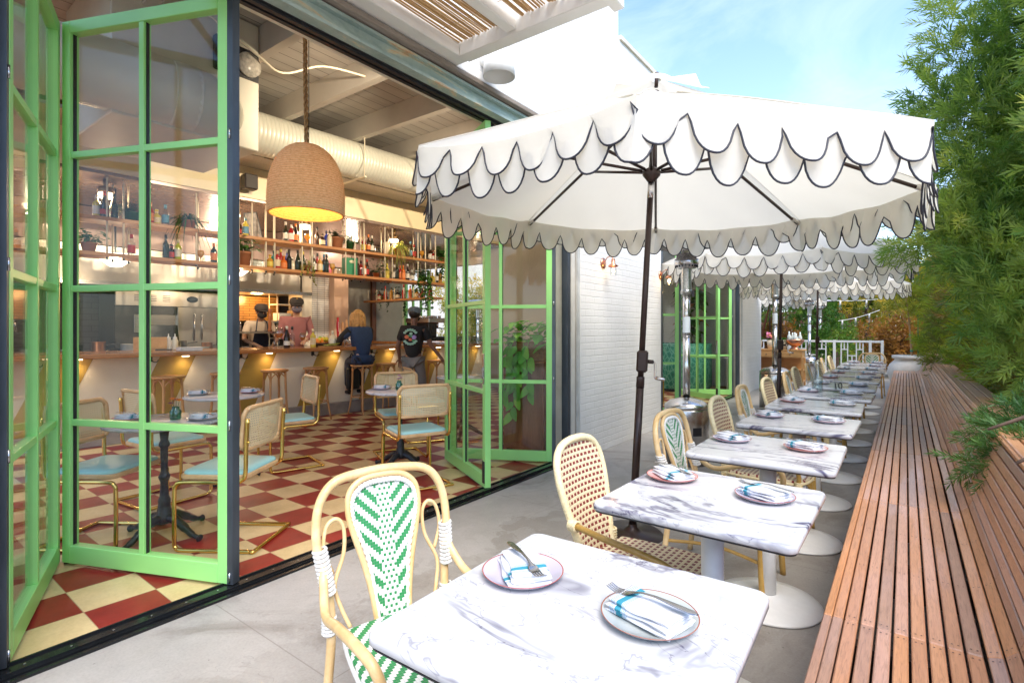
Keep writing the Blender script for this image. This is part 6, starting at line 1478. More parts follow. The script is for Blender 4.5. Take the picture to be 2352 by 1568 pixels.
# server walking away from the camera
srv, up_, hd_ = person('person in grey cap and black printed T-shirt walking along the bar', (-6.05, 5.60, 0), R(118), 'brown', BLKC, GREYT,
    {-1: ((.03, -.27, 1.12), (.06, -.42, .92)), 1: ((.0, .25, 1.10), (.10, .26, .90))}, {-1: ((.16, -.09, .50), (.06, -.09, .14)), 1: ((-.02, .09, .48), (-.22, .09, .16))}, .04, hair=DHAIR, cap=mat('slate_cap', (.16, .19, .22), .85), mask=BLKC, scale=.985)
w = MB(); cols_ = [(.45, .72, .58), (.80, .22, .10), (.45, .32, .70), (.15, .45, .22)]
def emb(y, z, ry, rz_, mi, an=0):
    X = Matrix.Translation((-.152 - .0, y, z)) @ Matrix.Rotation(an, 4, 'X')
    w.add([(0, ry * math.cos(a), rz_ * math.sin(a)) for a in [2 * PI * k / 14 for k in range(14)]] + [(.03, ry * math.cos(a), rz_ * math.sin(a)) for a in [2 * PI * k / 14 for k in range(14)]], [tuple(range(14))] + [(k, (k + 1) % 14, 14 + (k + 1) % 14, 14 + k) for k in range(14)], mi, X=X)
for k in range(7): a = R(35 + k * 18); emb(.11 * math.cos(a), 1.24 + .11 * math.sin(a), .020, .016, 0, a)
for k in range(7): a = R(215 + k * 18); emb(.11 * math.cos(a), 1.24 + .11 * math.sin(a), .020, .016, 0, a)
emb(.055, 1.24, .034, .03, 1); emb(-.06, 1.235, .032, .034, 2, .6); emb(0, 1.20, .028, .022, 1, .3); emb(-.01, 1.29, .022, .022, 0); emb(.02, 1.26, .02, .012, 3, .5); emb(-.02, 1.25, .02, .012, 3, -.5); emb(-.05, 1.18, .02, .014, 3)
w.build('shirt_print', [mat(f'print_{i}', c, .7) for i, c in enumerate(cols_)], srv)
# woman on the stool
sp = SP_[4]
wm, _, _ = person('blond person in a navy vest sitting on a stool, leaning on the bar', (sp.x, sp.y, 0), R(180 - 3), 'fair', NAVY, DENIM,
    {-1: ((.22, -.27, 1.14), (.42, -.13, 1.10)), 1: ((.20, .28, 1.14), (.42, .16, 1.10))}, {-1: ((.20, -.12, .84), (.20, -.11, .37)), 1: ((.20, .12, .84), (.22, .11, .37))}, .16, hair=BLOND, hairlong=True, pel=.885, sleeve=.4, scale=1.0)
w = MB()
for s in (-1, 1):
    w = MB(); w.tube(cr([(.07, s * .18, 1.33), (.15, s * .25, 1.23), (.22, s * .275, 1.14), (.33, s * .2, 1.11), (.41, s * .14, 1.10)], 4), [.062, .06, .058, .056, .056, .054, .052, .05, .048, .046, .045, .042, .04, .038, .036, .034, .033], 10)
    w.build('sleeve', BLKC, wm)
w = MB(); w.lathe([(.135, .0), (.155, -.02), (.165, -.12), (.15, -.125), (.12, 0)], 24, c=(0, 0, .93), sx=.85, sy=1.15); w.build('vest_hem', NAVY, wm)
t = E('handbag', 'dark bag hanging from a hook under the bar below the seated person', 'bag', rp(-7.13, room_y(812, -7.13), 0), R(-3.4)); w = MB(); w.b2(-.03, .04, -.13, .10, .38, .72, ch=.02); w.build('bag_body', mat('black_leather', (.015, .013, .013), .35), t); w = MB(); w.tube(cr([(0, -.1, .7), (-.01, -.03, .95), (0, .07, .7)], 5), .008, 6); w.build('strap', BLACK, t)
# bartender
bt, _, _ = person('person in a mauve sweatshirt, dark cap and grey mask working behind the bar', rp(-8.25, room_y(679, -8.25)), R(-3.4 - 22), 'tan', mat('mauve_fleece', (.33, .13, .12), .9, 0, .08, 9), DENIM,
    {-1: ((.08, -.22, 1.13), (.30, -.13, 1.06)), 1: ((.10, .22, 1.13), (.32, .11, 1.06))}, None, .16, hair=DHAIR, cap=CAPM, mask=mat('grey_mask', (.16, .14, .18), .8), sleeve=.9, scale=1.10)
w = MB(); w.ball((.212, 0, 1.665), .017, 8, sc=(.4, 1, 1)); w.build('cap_badge', mat('gold_badge', (.6, .35, .06), .5), bt)
person('person in cream T-shirt, dark apron and black mask cooking behind the pass shelf', rp(-9.0, room_y(590, -9.0)), R(-10), 'tan', mat('cream_tshirt', (.62, .50, .38), .85, 0, .05), DENIM,
    {-1: ((.16, -.25, 1.10), (.38, -.10, 1.0)), 1: ((.16, .26, 1.10), (.38, .12, 1.0))}, None, .30, hair=DHAIR, cap=CAPM, mask=BLKC, apron=DENIM, scale=1.06)
person('dark haired person in a striped top bending behind the bar beside the red tap', rp(-8.25, room_y(770, -8.25)), R(60), 'fair', mat('striped_top', (.45, .42, .42), .85, 0, .6, 30, sc=(.1, .1, 3)), DENIM,
    {-1: ((.22, -.22, .98), (.40, -.10, 1.0)), 1: ((.22, .22, .98), (.40, .10, 1.0))}, None, .62, hair=DHAIR, mask=mat('red_mask', (.5, .03, .04), .8), scale=.93)
# ------------------------------------------------------------------ cabinet with planter behind the right door
t = E('host_cabinet', 'brown walnut veneer cabinet behind the right folding door', 'cabinet')
w = MB(); w.b2(-3.57, -3.04, 4.64, 5.25, .03, .97, ch=.004); w.build('cabinet_body', WALNUT, t); w = MB(); w.b2(-3.60, -3.02, 4.61, 5.27, .972, 1.0, ch=.004); w.build('cabinet_top', WALNUT, t); w = MB(); w.b2(-3.55, -3.06, 4.67, 5.2, 0.001, .029); w.build('plinth', BLACK, t)
t = E('rattan_planter', 'woven rattan planter box with big heart leaf pothos trailing down the cabinet', 'potted plant')
w = MB(); w.b2(-3.52, -3.06, 4.66, 4.95, 1.002, 1.20)
for k in range(12): w.tube([(-3.53, 4.655, 1.01 + k * .0165), (-3.05, 4.655, 1.01 + k * .0165)], .006, 5)
w.build('planter_box', woodmat('brown_wicker', [(.14, .06, .02), (.28, .14, .06), (.4, .24, .1)], (20, 20, 20), .6), t)
w = MB()
for k in range(110):
    c = V((random.uniform(-3.58, -3.02), random.uniform(4.56, 4.9), 1.17 + random.uniform(0, .26))); a = random.uniform(0, 6.28)
    s_ = random.uniform(.08, .15); w.leaf(c, (math.cos(a) * .7, -abs(math.sin(a)), random.uniform(-.3, .6)), s_, s_ * .75, .5, 0, random.random(), 4, shape=1)
for (x0, zl) in ((-3.38, .62), (-3.22, .72), (-3.46, .90), (-3.50, .66), (-3.28, .45)):
    pt = [V((x0, 4.62, 1.2))]
    while pt[-1].z > zl: pt.append(pt[-1] + V((random.uniform(-.02, .02), random.uniform(-.008, .002), -.06)))
    w.tube(pt, .003, 4)
    for q in pt[1:]:
        a = random.choice((-1, 1)); s_ = random.uniform(.09, .15); w.leaf(q, (a * .6, -.3, -.5), s_, s_ * .72, .3, 0, random.random(), 4, nrm=V((0, -1, .2)), shape=1)
w.build('pothos_leaves', leafmat('pothos_leaf', [(0, (.05, .22, .03)), (.5, (.12, .42, .06)), (1, (.34, .62, .10))], .35, 3), t)
# booth and fiddle leaf fig in the far bay
TEALB = bpy.data.materials.new('teal_marbled_fabric'); n_, l_ = nt(TEALB); co_ = tco(n_)
v_ = n_.new('ShaderNodeTexVoronoi'); v_.feature = 'DISTANCE_TO_EDGE'; v_.inputs['Scale'].default_value = 14; mp_ = n_.new('ShaderNodeMapping'); mp_.inputs['Scale'].default_value = (1, 1, .6); l_.new(co_, mp_.inputs[0]); l_.new(mp_.outputs[0], v_.inputs['Vector'])
c_ = ramp(n_, l_, v_.outputs['Distance'], [(.0, (.20, .50, .38)), (.12, (.03, .30, .22)), (.5, (.015, .17, .13))]); p_ = principled(n_, l_, c_, .5); _out(n_, l_, p_.outputs[0])
t = E('curved_booth', 'teal patterned curved booth back inside the far doorway', 'booth', (-4.15, 11.85, 0)); w = MB(); w.lathe([(.72, .06), (.74, .08), (.74, 1.0), (.72, 1.03), (.62, 1.03), (.60, 1.0), (.60, .06)], 48); w.build('booth_back', TEALB, t); w = MB(); w.lathe([(0, .0), (.70, .0), (.70, .06), (0, .06)], 32); w.build('plinth', BLACK, t)
t = E('fiddle_leaf_fig', 'large fiddle leaf plant with green and orange leaves behind the teal booth', 'plant', (-4.0, 12.4, 0)); w = MB(); w.tube(cr([(0, 0, .2), (.02, .0, 1.0), (-.03, 0, 1.8), (.03, 0, 2.6)], 4), .02, 6); w.build('stem', mat('bark_brown', (.12, .07, .04), .8), t); w = MB()
for k in range(46):
    a = random.uniform(0, 6.28); z = random.uniform(1.1, 2.7); w.leaf((0, 0, z), (math.cos(a), math.sin(a), random.uniform(-.3, .6)), random.uniform(.35, .55), random.uniform(.2, .3), .5, 1 if random.random() < .17 else 0, random.random(), 5, shape=1)
w.build('leaves', [leafmat('fig_leaf', [(0, (.02, .09, .015)), (.5, (.06, .19, .03)), (1, (.18, .34, .05))], .3, 2), mat('orange_leaf', (.65, .25, .08), .5)], t)
w = MB(); w.lathe([(0, 0), (.2, 0), (.26, .4), (.24, .4), (0, .3)], 20); w.build('pot', TERRA, t)
# ------------------------------------------------------------------ far end of the patio
t = E('console_table', 'honey wood console with drawers and open shelves at the end of the patio', 'console table')
X0, X1, Y0 = -3.5, -1.90, 13.95
w = MB(); w.b2(X0, X1, Y0, Y0 + .45, .83, .86, ch=.004); w.build('console_top', OAK, t); w = MB(); w.b2(X0 + .02, X1 - .02, Y0 + .02, Y0 + .43, .10, .13); w.b2(X0 + .02, X1 - .02, Y0 + .02, Y0 + .43, .36, .385); w.b2(X0 + .03, X1 - .03, Y0 + .40, Y0 + .43, .13, .65); w.build('shelf_board', OAK, t)
for k in range(3):
    w = MB(); xa = X0 + .03 + k * (X1 - X0 - .06) / 3; xb = xa + (X1 - X0 - .06) / 3 - .01; w.b2(xa, xb, Y0 + .01, Y0 + .42, .66, .828, ch=.004); w.b2(xa + .03, xb - .03, Y0 - .002, Y0 + .009, .685, .80); d_ = w.build('drawer', OAK, t); h = MB(); h.ball(((xa + xb) / 2, Y0 - .015, .74), .014, 8); h.build('knob', BLACK, d_)
for x in (X0 + .02, (X0 * 2 + X1) / 3, (X0 + X1 * 2) / 3, X1 - .06):
    for y in (Y0 + .01, Y0 + .39):
        w = MB(); w.b2(x, x + .04, y, y + .04, 0, .66); w.build('leg', OAK, t)
t = E('copper_bowl', 'footed copper bowl holding white bottles on the console', 'bowl', (-2.12, 14.15, .861)); w = MB(); w.lathe([(0, 0), (.11, 0), (.11, .02), (.06, .05), (.06, .07), (.15, .12), (.20, .2), (.205, .24), (.195, .24), (.18, .19), (0, .1)], 28); w.build('bowl_shell', COPPER, t)
for k, (dx, h) in enumerate(((-.12, .17), (-.05, .10), (.03, .06), (.11, .13), (.0, .12))):
    b = E('water_bottle', f'white capped glass bottle in the copper bowl, {ORD[k]} of the five', 'bottle', (-2.12 + dx, 14.15 + .02 * (k % 2), .98 + h * .4), 0, 'bottles in the copper bowl'); w = MB(); w.lathe([(0, 0), (.04, 0), (.042, .12), (.016, .19), (.016, .24), (0, .24)], 12); w.build('bottle_body', mat('frosted_bottle', (.7, .75, .72), .2), b)
for i, (x, lab) in enumerate(((-2.95, 'cream flower pot with green plant at the left of the console'), (-2.62, 'white pot of pink and orange flowers on the console'), (-2.38, 'cream pot between the flowers and the copper bowl on the console'))):
    t = E('flower_pot', lab, 'flower pot', (x, 14.15, .861), 0); w = MB(); w.lathe([(0, 0), (.09, 0), (.12, .22), (.11, .22), (0, .18)], 20); w.build('pot', mat('cream_ceramic', (.70, .58, .42), .5), t); w = MB()
    for k in range(60):
        a = random.uniform(0, 6.28); w.leaf((random.uniform(-.08, .08), random.uniform(-.08, .08), .2), (math.cos(a), math.sin(a), random.uniform(.3, 1.5)), random.uniform(.08, .2), .03, .3, (0 if i != 1 or k % 3 else 1 + k % 2), random.random(), 3)
        if i == 1: a = random.uniform(0, 6.28); w.ball((math.cos(a) * .1, math.sin(a) * .08, .26 + random.uniform(0, .14)), .028, 6, 1 + k % 2) if k < 22 else None
    w.build('foliage', [LG, mat('coral_bloom', (.8, .28, .15), .5), mat('pink_bloom', (.75, .2, .35), .5)], t)
t = E('white_railing', 'white square lattice railing closing the far end of the patio', 'railing'); FY = 16.2
w = MB(); w.b2(-3.6, -.47, FY - .03, FY + .03, 1.0, 1.05, ch=.004); w.b2(-3.6, -.47, FY - .02, FY + .02, .10, .14); w.b2(-.53, -.47, 13.4, FY - .031, 1.0, 1.05, ch=.004) if False else None; w.build('rail', WHITEM, t)
for x in (-3.6, -2.55, -1.5, -.72, -.47):
    w = MB(); w.b2(x - .03, x + .03, FY - .032, FY + .032, 0, 1.06, ch=.003); w.build('post', WHITEM, t)
for x0 in (-3.55, -2.5, -1.45):
    x1 = x0 + (.95 if x0 < -1.5 else .68); wd = x1 - x0; w = MB()
    def hb(a, b, z): w.b2(x0 + a * wd, x0 + b * wd, FY - .014, FY + .014, z - .013, z + .013)
    def vb(a, z0, z1): w.b2(x0 + a * wd - .013, x0 + a * wd + .013, FY - .013, FY + .013, z0, z1)
    for a in (.15, .36, .64, .85): vb(a, .14, 1.0)
    hb(.15, .36, .82); hb(.64, .85, .82); hb(.36, .64, .66); hb(.15, .36, .45); hb(.64, .85, .45); hb(.36, .64, .3); vb(.25, .82, 1.0); vb(.75, .82, 1.0); vb(.5, .3, .66)
    w.build('lattice_panel', WHITEM, t)
t = E('stone_pot', 'large round white stone pot beyond the end of the bench', 'planter', (.12, 14.6, 0)); w = MB(); w.lathe([(0, 0), (.22, 0), (.40, .18), (.46, .38), (.42, .55), (.33, .65), (.32, .68), (.37, .70), (.37, .76), (.30, .77), (.28, .68), (0, .64)], 36); w.build('pot_shell', mat('pale_stone', (.62, .60, .56), .8, 0, .1, 6, bmp=.3, bscale=20), t)
# bottle and table number on a far table
z = .748; t = E('water_carafe', 'clear glass water bottle standing on a far bench table', 'bottle', (-.66, TY[5] + .12, z)); w = MB(); w.lathe([(0, 0), (.042, 0), (.045, .01), (.045, .17), (.03, .21), (.018, .24), (.018, .29), (.015, .29), (.015, .24), (.041, .17), (.04, .006), (0, .006)], 20); w.build('glass_body', CLEAR, t); w = MB(); w.lathe([(0, .007), (.0395, .008), (.0395, .10), (0, .101)], 16); w.build('water', glassmat('water_glass', (.85, .92, .93), 1.33, 1, .05), t)
t = E('table_number', 'small clear stand with the black number 10 on a far bench table', 'table sign', (-.50, TY[5] + .16, z), R(35)); w = MB(); w.b2(-.04, .04, -.003, .003, .004, .12); w.b2(-.045, .045, -.02, .02, 0, .004); w.build('acrylic_plate', CLEAR, t)
cu = bpy.data.curves.new('numerals', 'FONT'); cu.body = '10'; cu.size = .085; cu.extrude = .0012; cu.align_x = 'CENTER'; to = bpy.data.objects.new('numerals', cu); COL.objects.link(to)
bpy.context.view_layer.update(); dg = bpy.context.evaluated_depsgraph_get(); me = bpy.data.meshes.new_from_object(to.evaluated_get(dg)); bpy.data.objects.remove(to)
no = bpy.data.objects.new('numerals', me); me.materials.clear(); me.materials.append(BLACK); COL.objects.link(no); no.parent = t; no.location = (0, -.0055, .035); no.rotation_euler = (R(90), R(-8), 0)
# string lights
for i, (pa, pb_, sag, lab) in enumerate(((at(1895, 689, 12.4), at(2016, 687, 12.9), .03, 'upper string of bulbs hanging before the far trees'), (at(1925, 737, 13.2), at(2020, 712, 13.4), .04, 'lower slanting string of bulbs beside the far heater disc'))):
    t = E('string_lights', lab, 'string lights', (0, 0, 0), 0, 'string lights'); w = MB(); pts = [pa.lerp(pb_, k / 16) - V((0, 0, sag * math.sin(PI * k / 16))) for k in range(17)]; w.tube(pts, .008, 5); w.build('cable', WHITE, t)
    for f in ((.28, .78) if i == 0 else (.1, .42, .75)):
        c = pa.lerp(pb_, f) - V((0, 0, sag * math.sin(PI * f))); w = MB(); w.cyl(c - V((0, 0, .11)), .018, .11, 8); w.build('socket', WHITE, t); w = MB(); w.lathe([(0, 0), (.03, .03), (.034, .06), (.018, .11)], 12, c=tuple(c - V((0, 0, .22)))); w.build('bulb', CLEAR, t)
# ------------------------------------------------------------------ vegetation
def sprig_t(n, L, ll, lw, ang=(30, 62), seed=1):
    rn = random.Random(seed); vs = []; fs = []
    for i in range(n):
        f = (i + .5) / n; x = L * f; az = i * 2.4 + rn.uniform(-.3, .3); an = R(rn.uniform(*ang)) * (1 - .45 * f)
        d = Vector((math.cos(an), math.sin(an) * math.cos(az), math.sin(an) * math.sin(az))); l_ = ll * rn.uniform(.75, 1.15)
        s = d.cross(Vector((rn.uniform(-1, 1), rn.uniform(-1, 1), rn.uniform(-1, 1)))).normalized() * lw / 2
        p = Vector((x, 0, 0)); o = len(vs); vs += [p, p + d * l_ * .45 - s, p + d * l_, p + d * l_ * .45 + s]; fs.append((o, o + 1, o + 2, o + 3))
    o = len(vs); r = L * .012; vs += [(0, -r, 0), (0, r, 0), (L, r * .3, 0), (L, -r * .3, 0), (0, 0, -r), (0, 0, r), (L, 0, r * .3), (L, 0, -r * .3)]; fs += [(o, o + 1, o + 2, o + 3), (o + 4, o + 5, o + 6, o + 7)]
    return np.array([tuple(v) for v in vs]), np.array(fs)
def scatter(name, tpl, pos, dirs, sc, rnd, m, parent):
    tv, tf = tpl; N, Vn, F = len(pos), len(tv), len(tf)
    d = dirs / np.linalg.norm(dirs, axis=1, keepdims=True); u = np.random.normal(size=d.shape); b = np.cross(d, u); b /= np.linalg.norm(b, axis=1, keepdims=True); c = np.cross(d, b)
    Mx = np.stack([d, b, c], 2); v = np.einsum('nij,vj->nvi', Mx, tv) * sc[:, None, None] + pos[:, None, :]
    f = tf[None] + (np.arange(N) * Vn)[:, None, None]
    me = bpy.data.meshes.new(name); me.vertices.add(N * Vn); me.vertices.foreach_set('co', v.astype(np.float32).ravel())
    me.loops.add(N * F * 4); me.loops.foreach_set('vertex_index', f.astype(np.int32).ravel()); me.polygons.add(N * F)
    me.polygons.foreach_set('loop_start', np.arange(0, N * F * 4, 4, dtype=np.int32)); me.polygons.foreach_set('loop_total', np.full(N * F, 4, dtype=np.int32))
    a = me.attributes.new('rnd', 'FLOAT', 'FACE'); a.data.foreach_set('value', np.clip(np.repeat(rnd, F) + np.random.uniform(-.08, .08, N * F), 0, 1).astype(np.float32))
    me.materials.append(m); me.update(calc_edges=True); o = bpy.data.objects.new(name, me); COL.objects.link(o); o.parent = parent; return o
def lobes_pts(lobes, dens, outward=.8, upw=.25, base=None):
    P, D, Rn = [], [], []
    for (c, r) in lobes:
        c = np.array(c); r = np.array(r if hasattr(r, '__len__') else (r, r, r)); n = max(4, int(dens * (r[0] * r[1] + r[1] * r[2] + r[0] * r[2]) / 3 * 12.5))
        g = np.random.normal(size=(n, 3)); g /= np.linalg.norm(g, axis=1, keepdims=True); k = np.random.uniform(.45, 1.03, n) ** .6
        P.append(c + g * r * k[:, None]); D.append(g * outward + np.random.normal(size=(n, 3)) * .45 + np.array([0, 0, upw])); Rn.append(np.clip(np.random.normal(np.random.uniform(.3, .7), .16, n), 0, 1))
    return np.concatenate(P), np.concatenate(D), np.concatenate(Rn)
def trunk(parent, pts, r0, r1, limbs=(), m=None, name='trunk'):
    w = MB(); c = cr(pts, 4); w.tube(c, [r0 + (r1 - r0) * i / (len(c) - 1) for i in range(len(c))], 8)
    for l in limbs: c = cr(l, 4); w.tube(c, [r1 * .8 * (1 - .7 * i / (len(c) - 1)) for i in range(len(c))], 6)
    return w.build(name, m or mat('grey_brown_bark', (.13, .085, .06), .9, 0, .25, 20, bmp=.5, bscale=40), parent)
PODO = leafmat('podocarpus_leaf', [(0, (.05, .13, .035)), (.35, (.16, .29, .07)), (.7, (.36, .46, .12)), (1, (.72, .66, .18))], .5, 1.3)
PODY = leafmat('sunlit_podocarpus_leaf', [(0, (.06, .15, .02)), (.4, (.20, .32, .04)), (.75, (.46, .46, .06)), (1, (.72, .50, .07))], .5, .8)  # yellow put into the colour for sun and backlight
PODR = leafmat('bronze_podocarpus_leaf', [(0, (.05, .12, .025)), (.4, (.16, .20, .045)), (.7, (.34, .20, .07)), (1, (.50, .24, .08))], .4, .9)
T1 = sprig_t(26, .17, .07, .009); T2 = sprig_t(16, .17, .075, .011, seed=2); T3 = sprig_t(9, .2, .10, .035, (30, 80), seed=3); T4 = sprig_t(7, .2, .12, .06, (30, 85), seed=5)
HG = 'podocarpus trees behind the bench'
# near tree overhanging the bench
t = E('podocarpus_tree', 'nearest feathery podocarpus tree overhanging the bench at the right edge of the photo', 'tree', (0, 0, 0), 0, HG)
L1 = [at(2270, -60, 4.3), at(2225, 60, 4.2), at(2330, 90, 4.0), at(2200, 190, 4.3), at(2170, 285, 4.4), at(2260, 270, 4.0), at(2340, 300, 3.8), at(2235, 395, 4.1), at(2310, 460, 3.8), at(2170, 475, 4.3), at(2215, 560, 4.0), at(2130, 545, 4.4), at(2300, 600, 3.7), at(2352, 690, 3.5), at(2365, 800, 3.5)]
lob = [((p.x, p.y, p.z), random.uniform(.22, .31)) for p in L1]
lob += [((p.x + .35, p.y + .35, p.z), .45) for p in L1[::2]] + [((1.15, 4.3, z), (.5, .8, .45)) for z in (1.8, 2.4, 3.0, 3.6, 4.2, 4.8)]
P, D, Rn = lobes_pts(lob, 90); scatter('crown', T1, P, D, np.random.uniform(.85, 1.35, len(P)), Rn, PODO, t)
trunk(t, [(1.2, 4.2, 0), (1.22, 4.25, 1.5), (1.15, 4.2, 3.0), (1.1, 4.2, 4.6)], .06, .03, [[(1.2, 4.2, 1.2 + k * .5), (.9, 4.2 + .1 * k, 1.5 + k * .5), (.62, 4.3 + .15 * k, 1.6 + k * .5)] for k in range(6)])
t = E('podocarpus_branch_shrub', 'low podocarpus sprays spilling over the bench back in the right foreground', 'shrub', (0, 0, 0), 0)
L2 = [(at(2260, 1000, 2.75), .09), (at(2215, 1055, 2.7), .06), (at(2270, 1060, 2.6), .08), (at(2330, 1010, 2.6), .11), (at(2260, 1085, 2.5), .06), (at(2310, 1075, 2.45), .09), (at(2345, 1040, 2.45), .12), (at(2352, 960, 2.7), .12), (at(2352, 1110, 2.3), .05), (at(2300, 985, 2.75), .09)]
P, D, Rn = lobes_pts([((p.x + .05, p.y, p.z), r * .8) for p, r in L2] + [((.85, 2.5, 1.0), (.25, .4, .25))], 420, .7, .0)
P2 = scatter('crown', T1, P, D + np.array([-.3, -.1, -.1]), np.random.uniform(.55, .85, len(P)), Rn * .7, leafmat('deep_podocarpus_leaf', [(0, (.02, .07, .02)), (.4, (.06, .15, .04)), (1, (.22, .34, .10))], .35, 1.3), t)
trunk(t, [(.8, 2.6, 0), (.78, 2.6, .5), (.72, 2.55, .9)], .03, .02, [[(.75, 2.55, .85), (.5, 2.5, .98), (.3, 2.45, .88)], [(.75, 2.6, .9), (.5, 2.7, 1.05), (.25, 2.7, .95)]])
# hedge of further trees
random.seed(11); np.random.seed(11)
def hedge_tree(label, x, y, h, rx, m, dens, T, low=1.0):
    t = E('podocarpus_tree', label, 'tree', (x, y, 0), 0, HG); lob = []
    for k in range(int(h / .32)):
        z = low + k * .32; w_ = rx * (1 - .45 * max(0, (z - h * .55) / (h * .5)) ** 1.3)
        for q in range(4): a = random.uniform(0, 6.28); lob.append(((math.cos(a) * w_ * .55, math.sin(a) * w_ * .8, z + random.uniform(-.12, .12)), random.uniform(.22, .36)))
    P, D, Rn = lobes_pts(lob, dens); scatter('crown', T, P, D, np.random.uniform(.8, 1.35, len(P)), Rn, m, t)
    trunk(t, [(0, 0, 0), (.03, .02, h * .4), (-.02, 0, h * .85)], .05, .02, [[(0, 0, h * f), (math.cos(a) * .3, math.sin(a) * .3, h * f + .15), (math.cos(a) * .55, math.sin(a) * .55, h * f + .25)] for f, a in ((.3, 2.8), (.4, 4), (.5, 3.2), (.6, 2.4), (.35, 5), (.7, 3.6))]); return t
HT = [(1.25, 6.6, 3.3, .72, PODY, 70, T2, 'yellow green podocarpus tree just past the nearest one, above the bench back'), (1.15, 8.4, 2.9, .75, PODY, 80, T2, 'yellow green podocarpus tree above the middle of the bench back'), (1.05, 10.3, 2.8, .75, PODR, 75, T2, 'bronze tinged podocarpus behind the far half of the bench'), (1.0, 12.2, 3.0, .8, PODY, 70, T2, 'sunlit yellow podocarpus near the far end of the bench'), (1.0, 14.6, 3.5, .9, PODY, 80, T2, 'podocarpus with sunlit yellow tips behind the stone pot'), (1.5, 5.4, 4.9, .7, PODO, 70, T2, 'tall dark podocarpus behind the nearest tree at the right edge')]
for a in HT: hedge_tree(a[7], *a[:7])
for i, (x, y) in enumerate(((1.15, 6.2), (1.1, 7.9), (1.1, 9.8))):
    hedge_tree(['low bronze clump of podocarpus behind the bench back, nearest of the low ones', 'low bronze clump of podocarpus behind the middle of the bench back', 'low yellow clump of podocarpus behind the far part of the bench back'][i], x, y, 1.5, .42, (PODR, PODR, PODY)[i], 110, T2, .6)
# far trees beyond the railing
GF = leafmat('far_green_leaf', [(0, (.015, .06, .012)), (.45, (.07, .18, .03)), (.75, (.26, .34, .05)), (1, (.60, .50, .07))], .4, .9)
YF = leafmat('far_sunlit_leaf', [(0, (.07, .12, .02)), (.4, (.26, .28, .04)), (.7, (.62, .42, .05)), (1, (.85, .42, .06))], .45, .7)  # sunlight from behind put into the colour as yellow and orange
OF = leafmat('far_rust_leaf', [(0, (.08, .05, .02)), (.5, (.26, .12, .03)), (1, (.60, .28, .05))], .4, .7)
def far_tree(label, x, y, h, r, m, dens=26, T=T3, cat='tree', low=.5):
    t = E('broadleaf_tree', label, cat, (x, y, 0), 0, 'trees beyond the patio'); lob = []
    for k in range(int(14 * h / 3)):
        a = random.uniform(0, 6.28); z = random.uniform(low, h - .3); q = r * random.uniform(.2, .95) * (1 - .4 * abs(2 * z / h - 1)); lob.append(((math.cos(a) * q, math.sin(a) * q, z), random.uniform(.28, .5)))
    P, D, Rn = lobes_pts(lob, dens); scatter('crown', T, P, D, np.random.uniform(.8, 1.5, len(P)), Rn, m, t)
    trunk(t, [(0, 0, 0), (.08, 0, h * .35), (-.05, .05, h * .7)], .08, .04, [[(0, 0, h * f), (math.cos(a) * r * .4, math.sin(a) * r * .4, h * f + .3), (math.cos(a) * r * .8, math.sin(a) * r * .8, h * f + .5)] for f, a in ((.25, 1), (.35, 3), (.45, 5), (.55, 2))]); return t
FT = [(-7.6, 20.5, 3.6, 1.3, GF, 'dark green tree farthest left beyond the console'), (-5.6, 19.6, 3.6, 1.2, GF, 'dark spreading tree with a red brown trunk behind the console'), (-4.2, 22.5, 4.4, 1.5, GF, 'green tree between the console and the railing'), (-2.4, 21.0, 3.8, 1.2, GF, 'green tree behind the far heater disc'), (-1.2, 23.5, 4.4, 1.5, YF, 'tall yellow green tree right of the far heater'),
      (.4, 21.5, 4.0, 1.3, YF, 'sunlit yellow tree behind the small potted tree'), (1.9, 19.0, 4.4, 1.5, YF, 'bright yellow green tree above the far end of the bench'), (2.9, 15.5, 4.2, 1.4, PODY, 'yellow tree crown behind the hedge on the right'), (-.2, 18.4, 1.5, .9, OF, 'rust orange shrub behind the railing'), (-1.7, 18.2, 1.4, .9, GF, 'low green shrub behind the railing'), (-3.3, 18.6, 1.5, .9, OF, 'orange tinted shrub behind the railing near the console'), (-6.6, 18.2, 1.5, 1.1, YF, 'yellow shrub left of the console'), (-4.9, 18.0, 1.3, .9, GF, 'low green shrub right behind the console')]
for a in FT: far_tree(a[5], *a[:5], dens=30 if a[2] > 2 else 44)
t = E('leaning_tree', 'bare red brown leaning trunk forking behind the console', 'tree', (-4.3, 18.0, 0), 0); trunk(t, [(1.1, 0, .0), (.6, 0, .9), (-.1, .0, 1.5), (-.9, .1, 2.2)], .12, .07, [[(.6, 0, .9), (.75, .1, 1.5), (.9, 0, 2.1)], [(-.1, 0, 1.5), (-.0, .1, 2.0), (.3, 0, 2.6)]], mat('red_brown_bark', (.20, .07, .045), .8, 0, .3, 14))
P, D, Rn = lobes_pts([((-.9, .1, 2.6), .7), ((.3, 0, 2.9), .7), ((1.0, 0, 2.6), .6), ((-1.6, 0, 2.3), .5)], 34); scatter('crown', T3, P, D, np.random.uniform(.7, 1.2, len(P)), Rn * .6, GF, t)
t = E('young_tree', 'slender young tree with green ties in the stone pot', 'tree', (.12, 14.6, 0), 0); trunk(t, [(0, 0, .64), (-.03, 0, 1.1), (-.06, 0, 1.55), (-.12, 0, 2.1)], .022, .012, [[(-.05, 0, 1.4), (-.25, 0, 1.8), (-.35, 0, 2.1)], [(-.05, 0, 1.5), (.15, 0, 1.9), (.25, 0, 2.2)]], mat('pale_bark', (.42, .24, .13), .8))
w = MB(); w.cyl((.1, 0, .66), .012, 1.0, 6); w.build('stake', mat('green_stake', (.02, .18, .1), .5), t); w = MB(); w.cyl((-.03, 0, 1.2), .027, .03, 8); w.cyl((-.015, 0, .85), .03, .03, 8); w.build('tree_tie', mat('green_tie', (.01, .30, .2), .5), t)
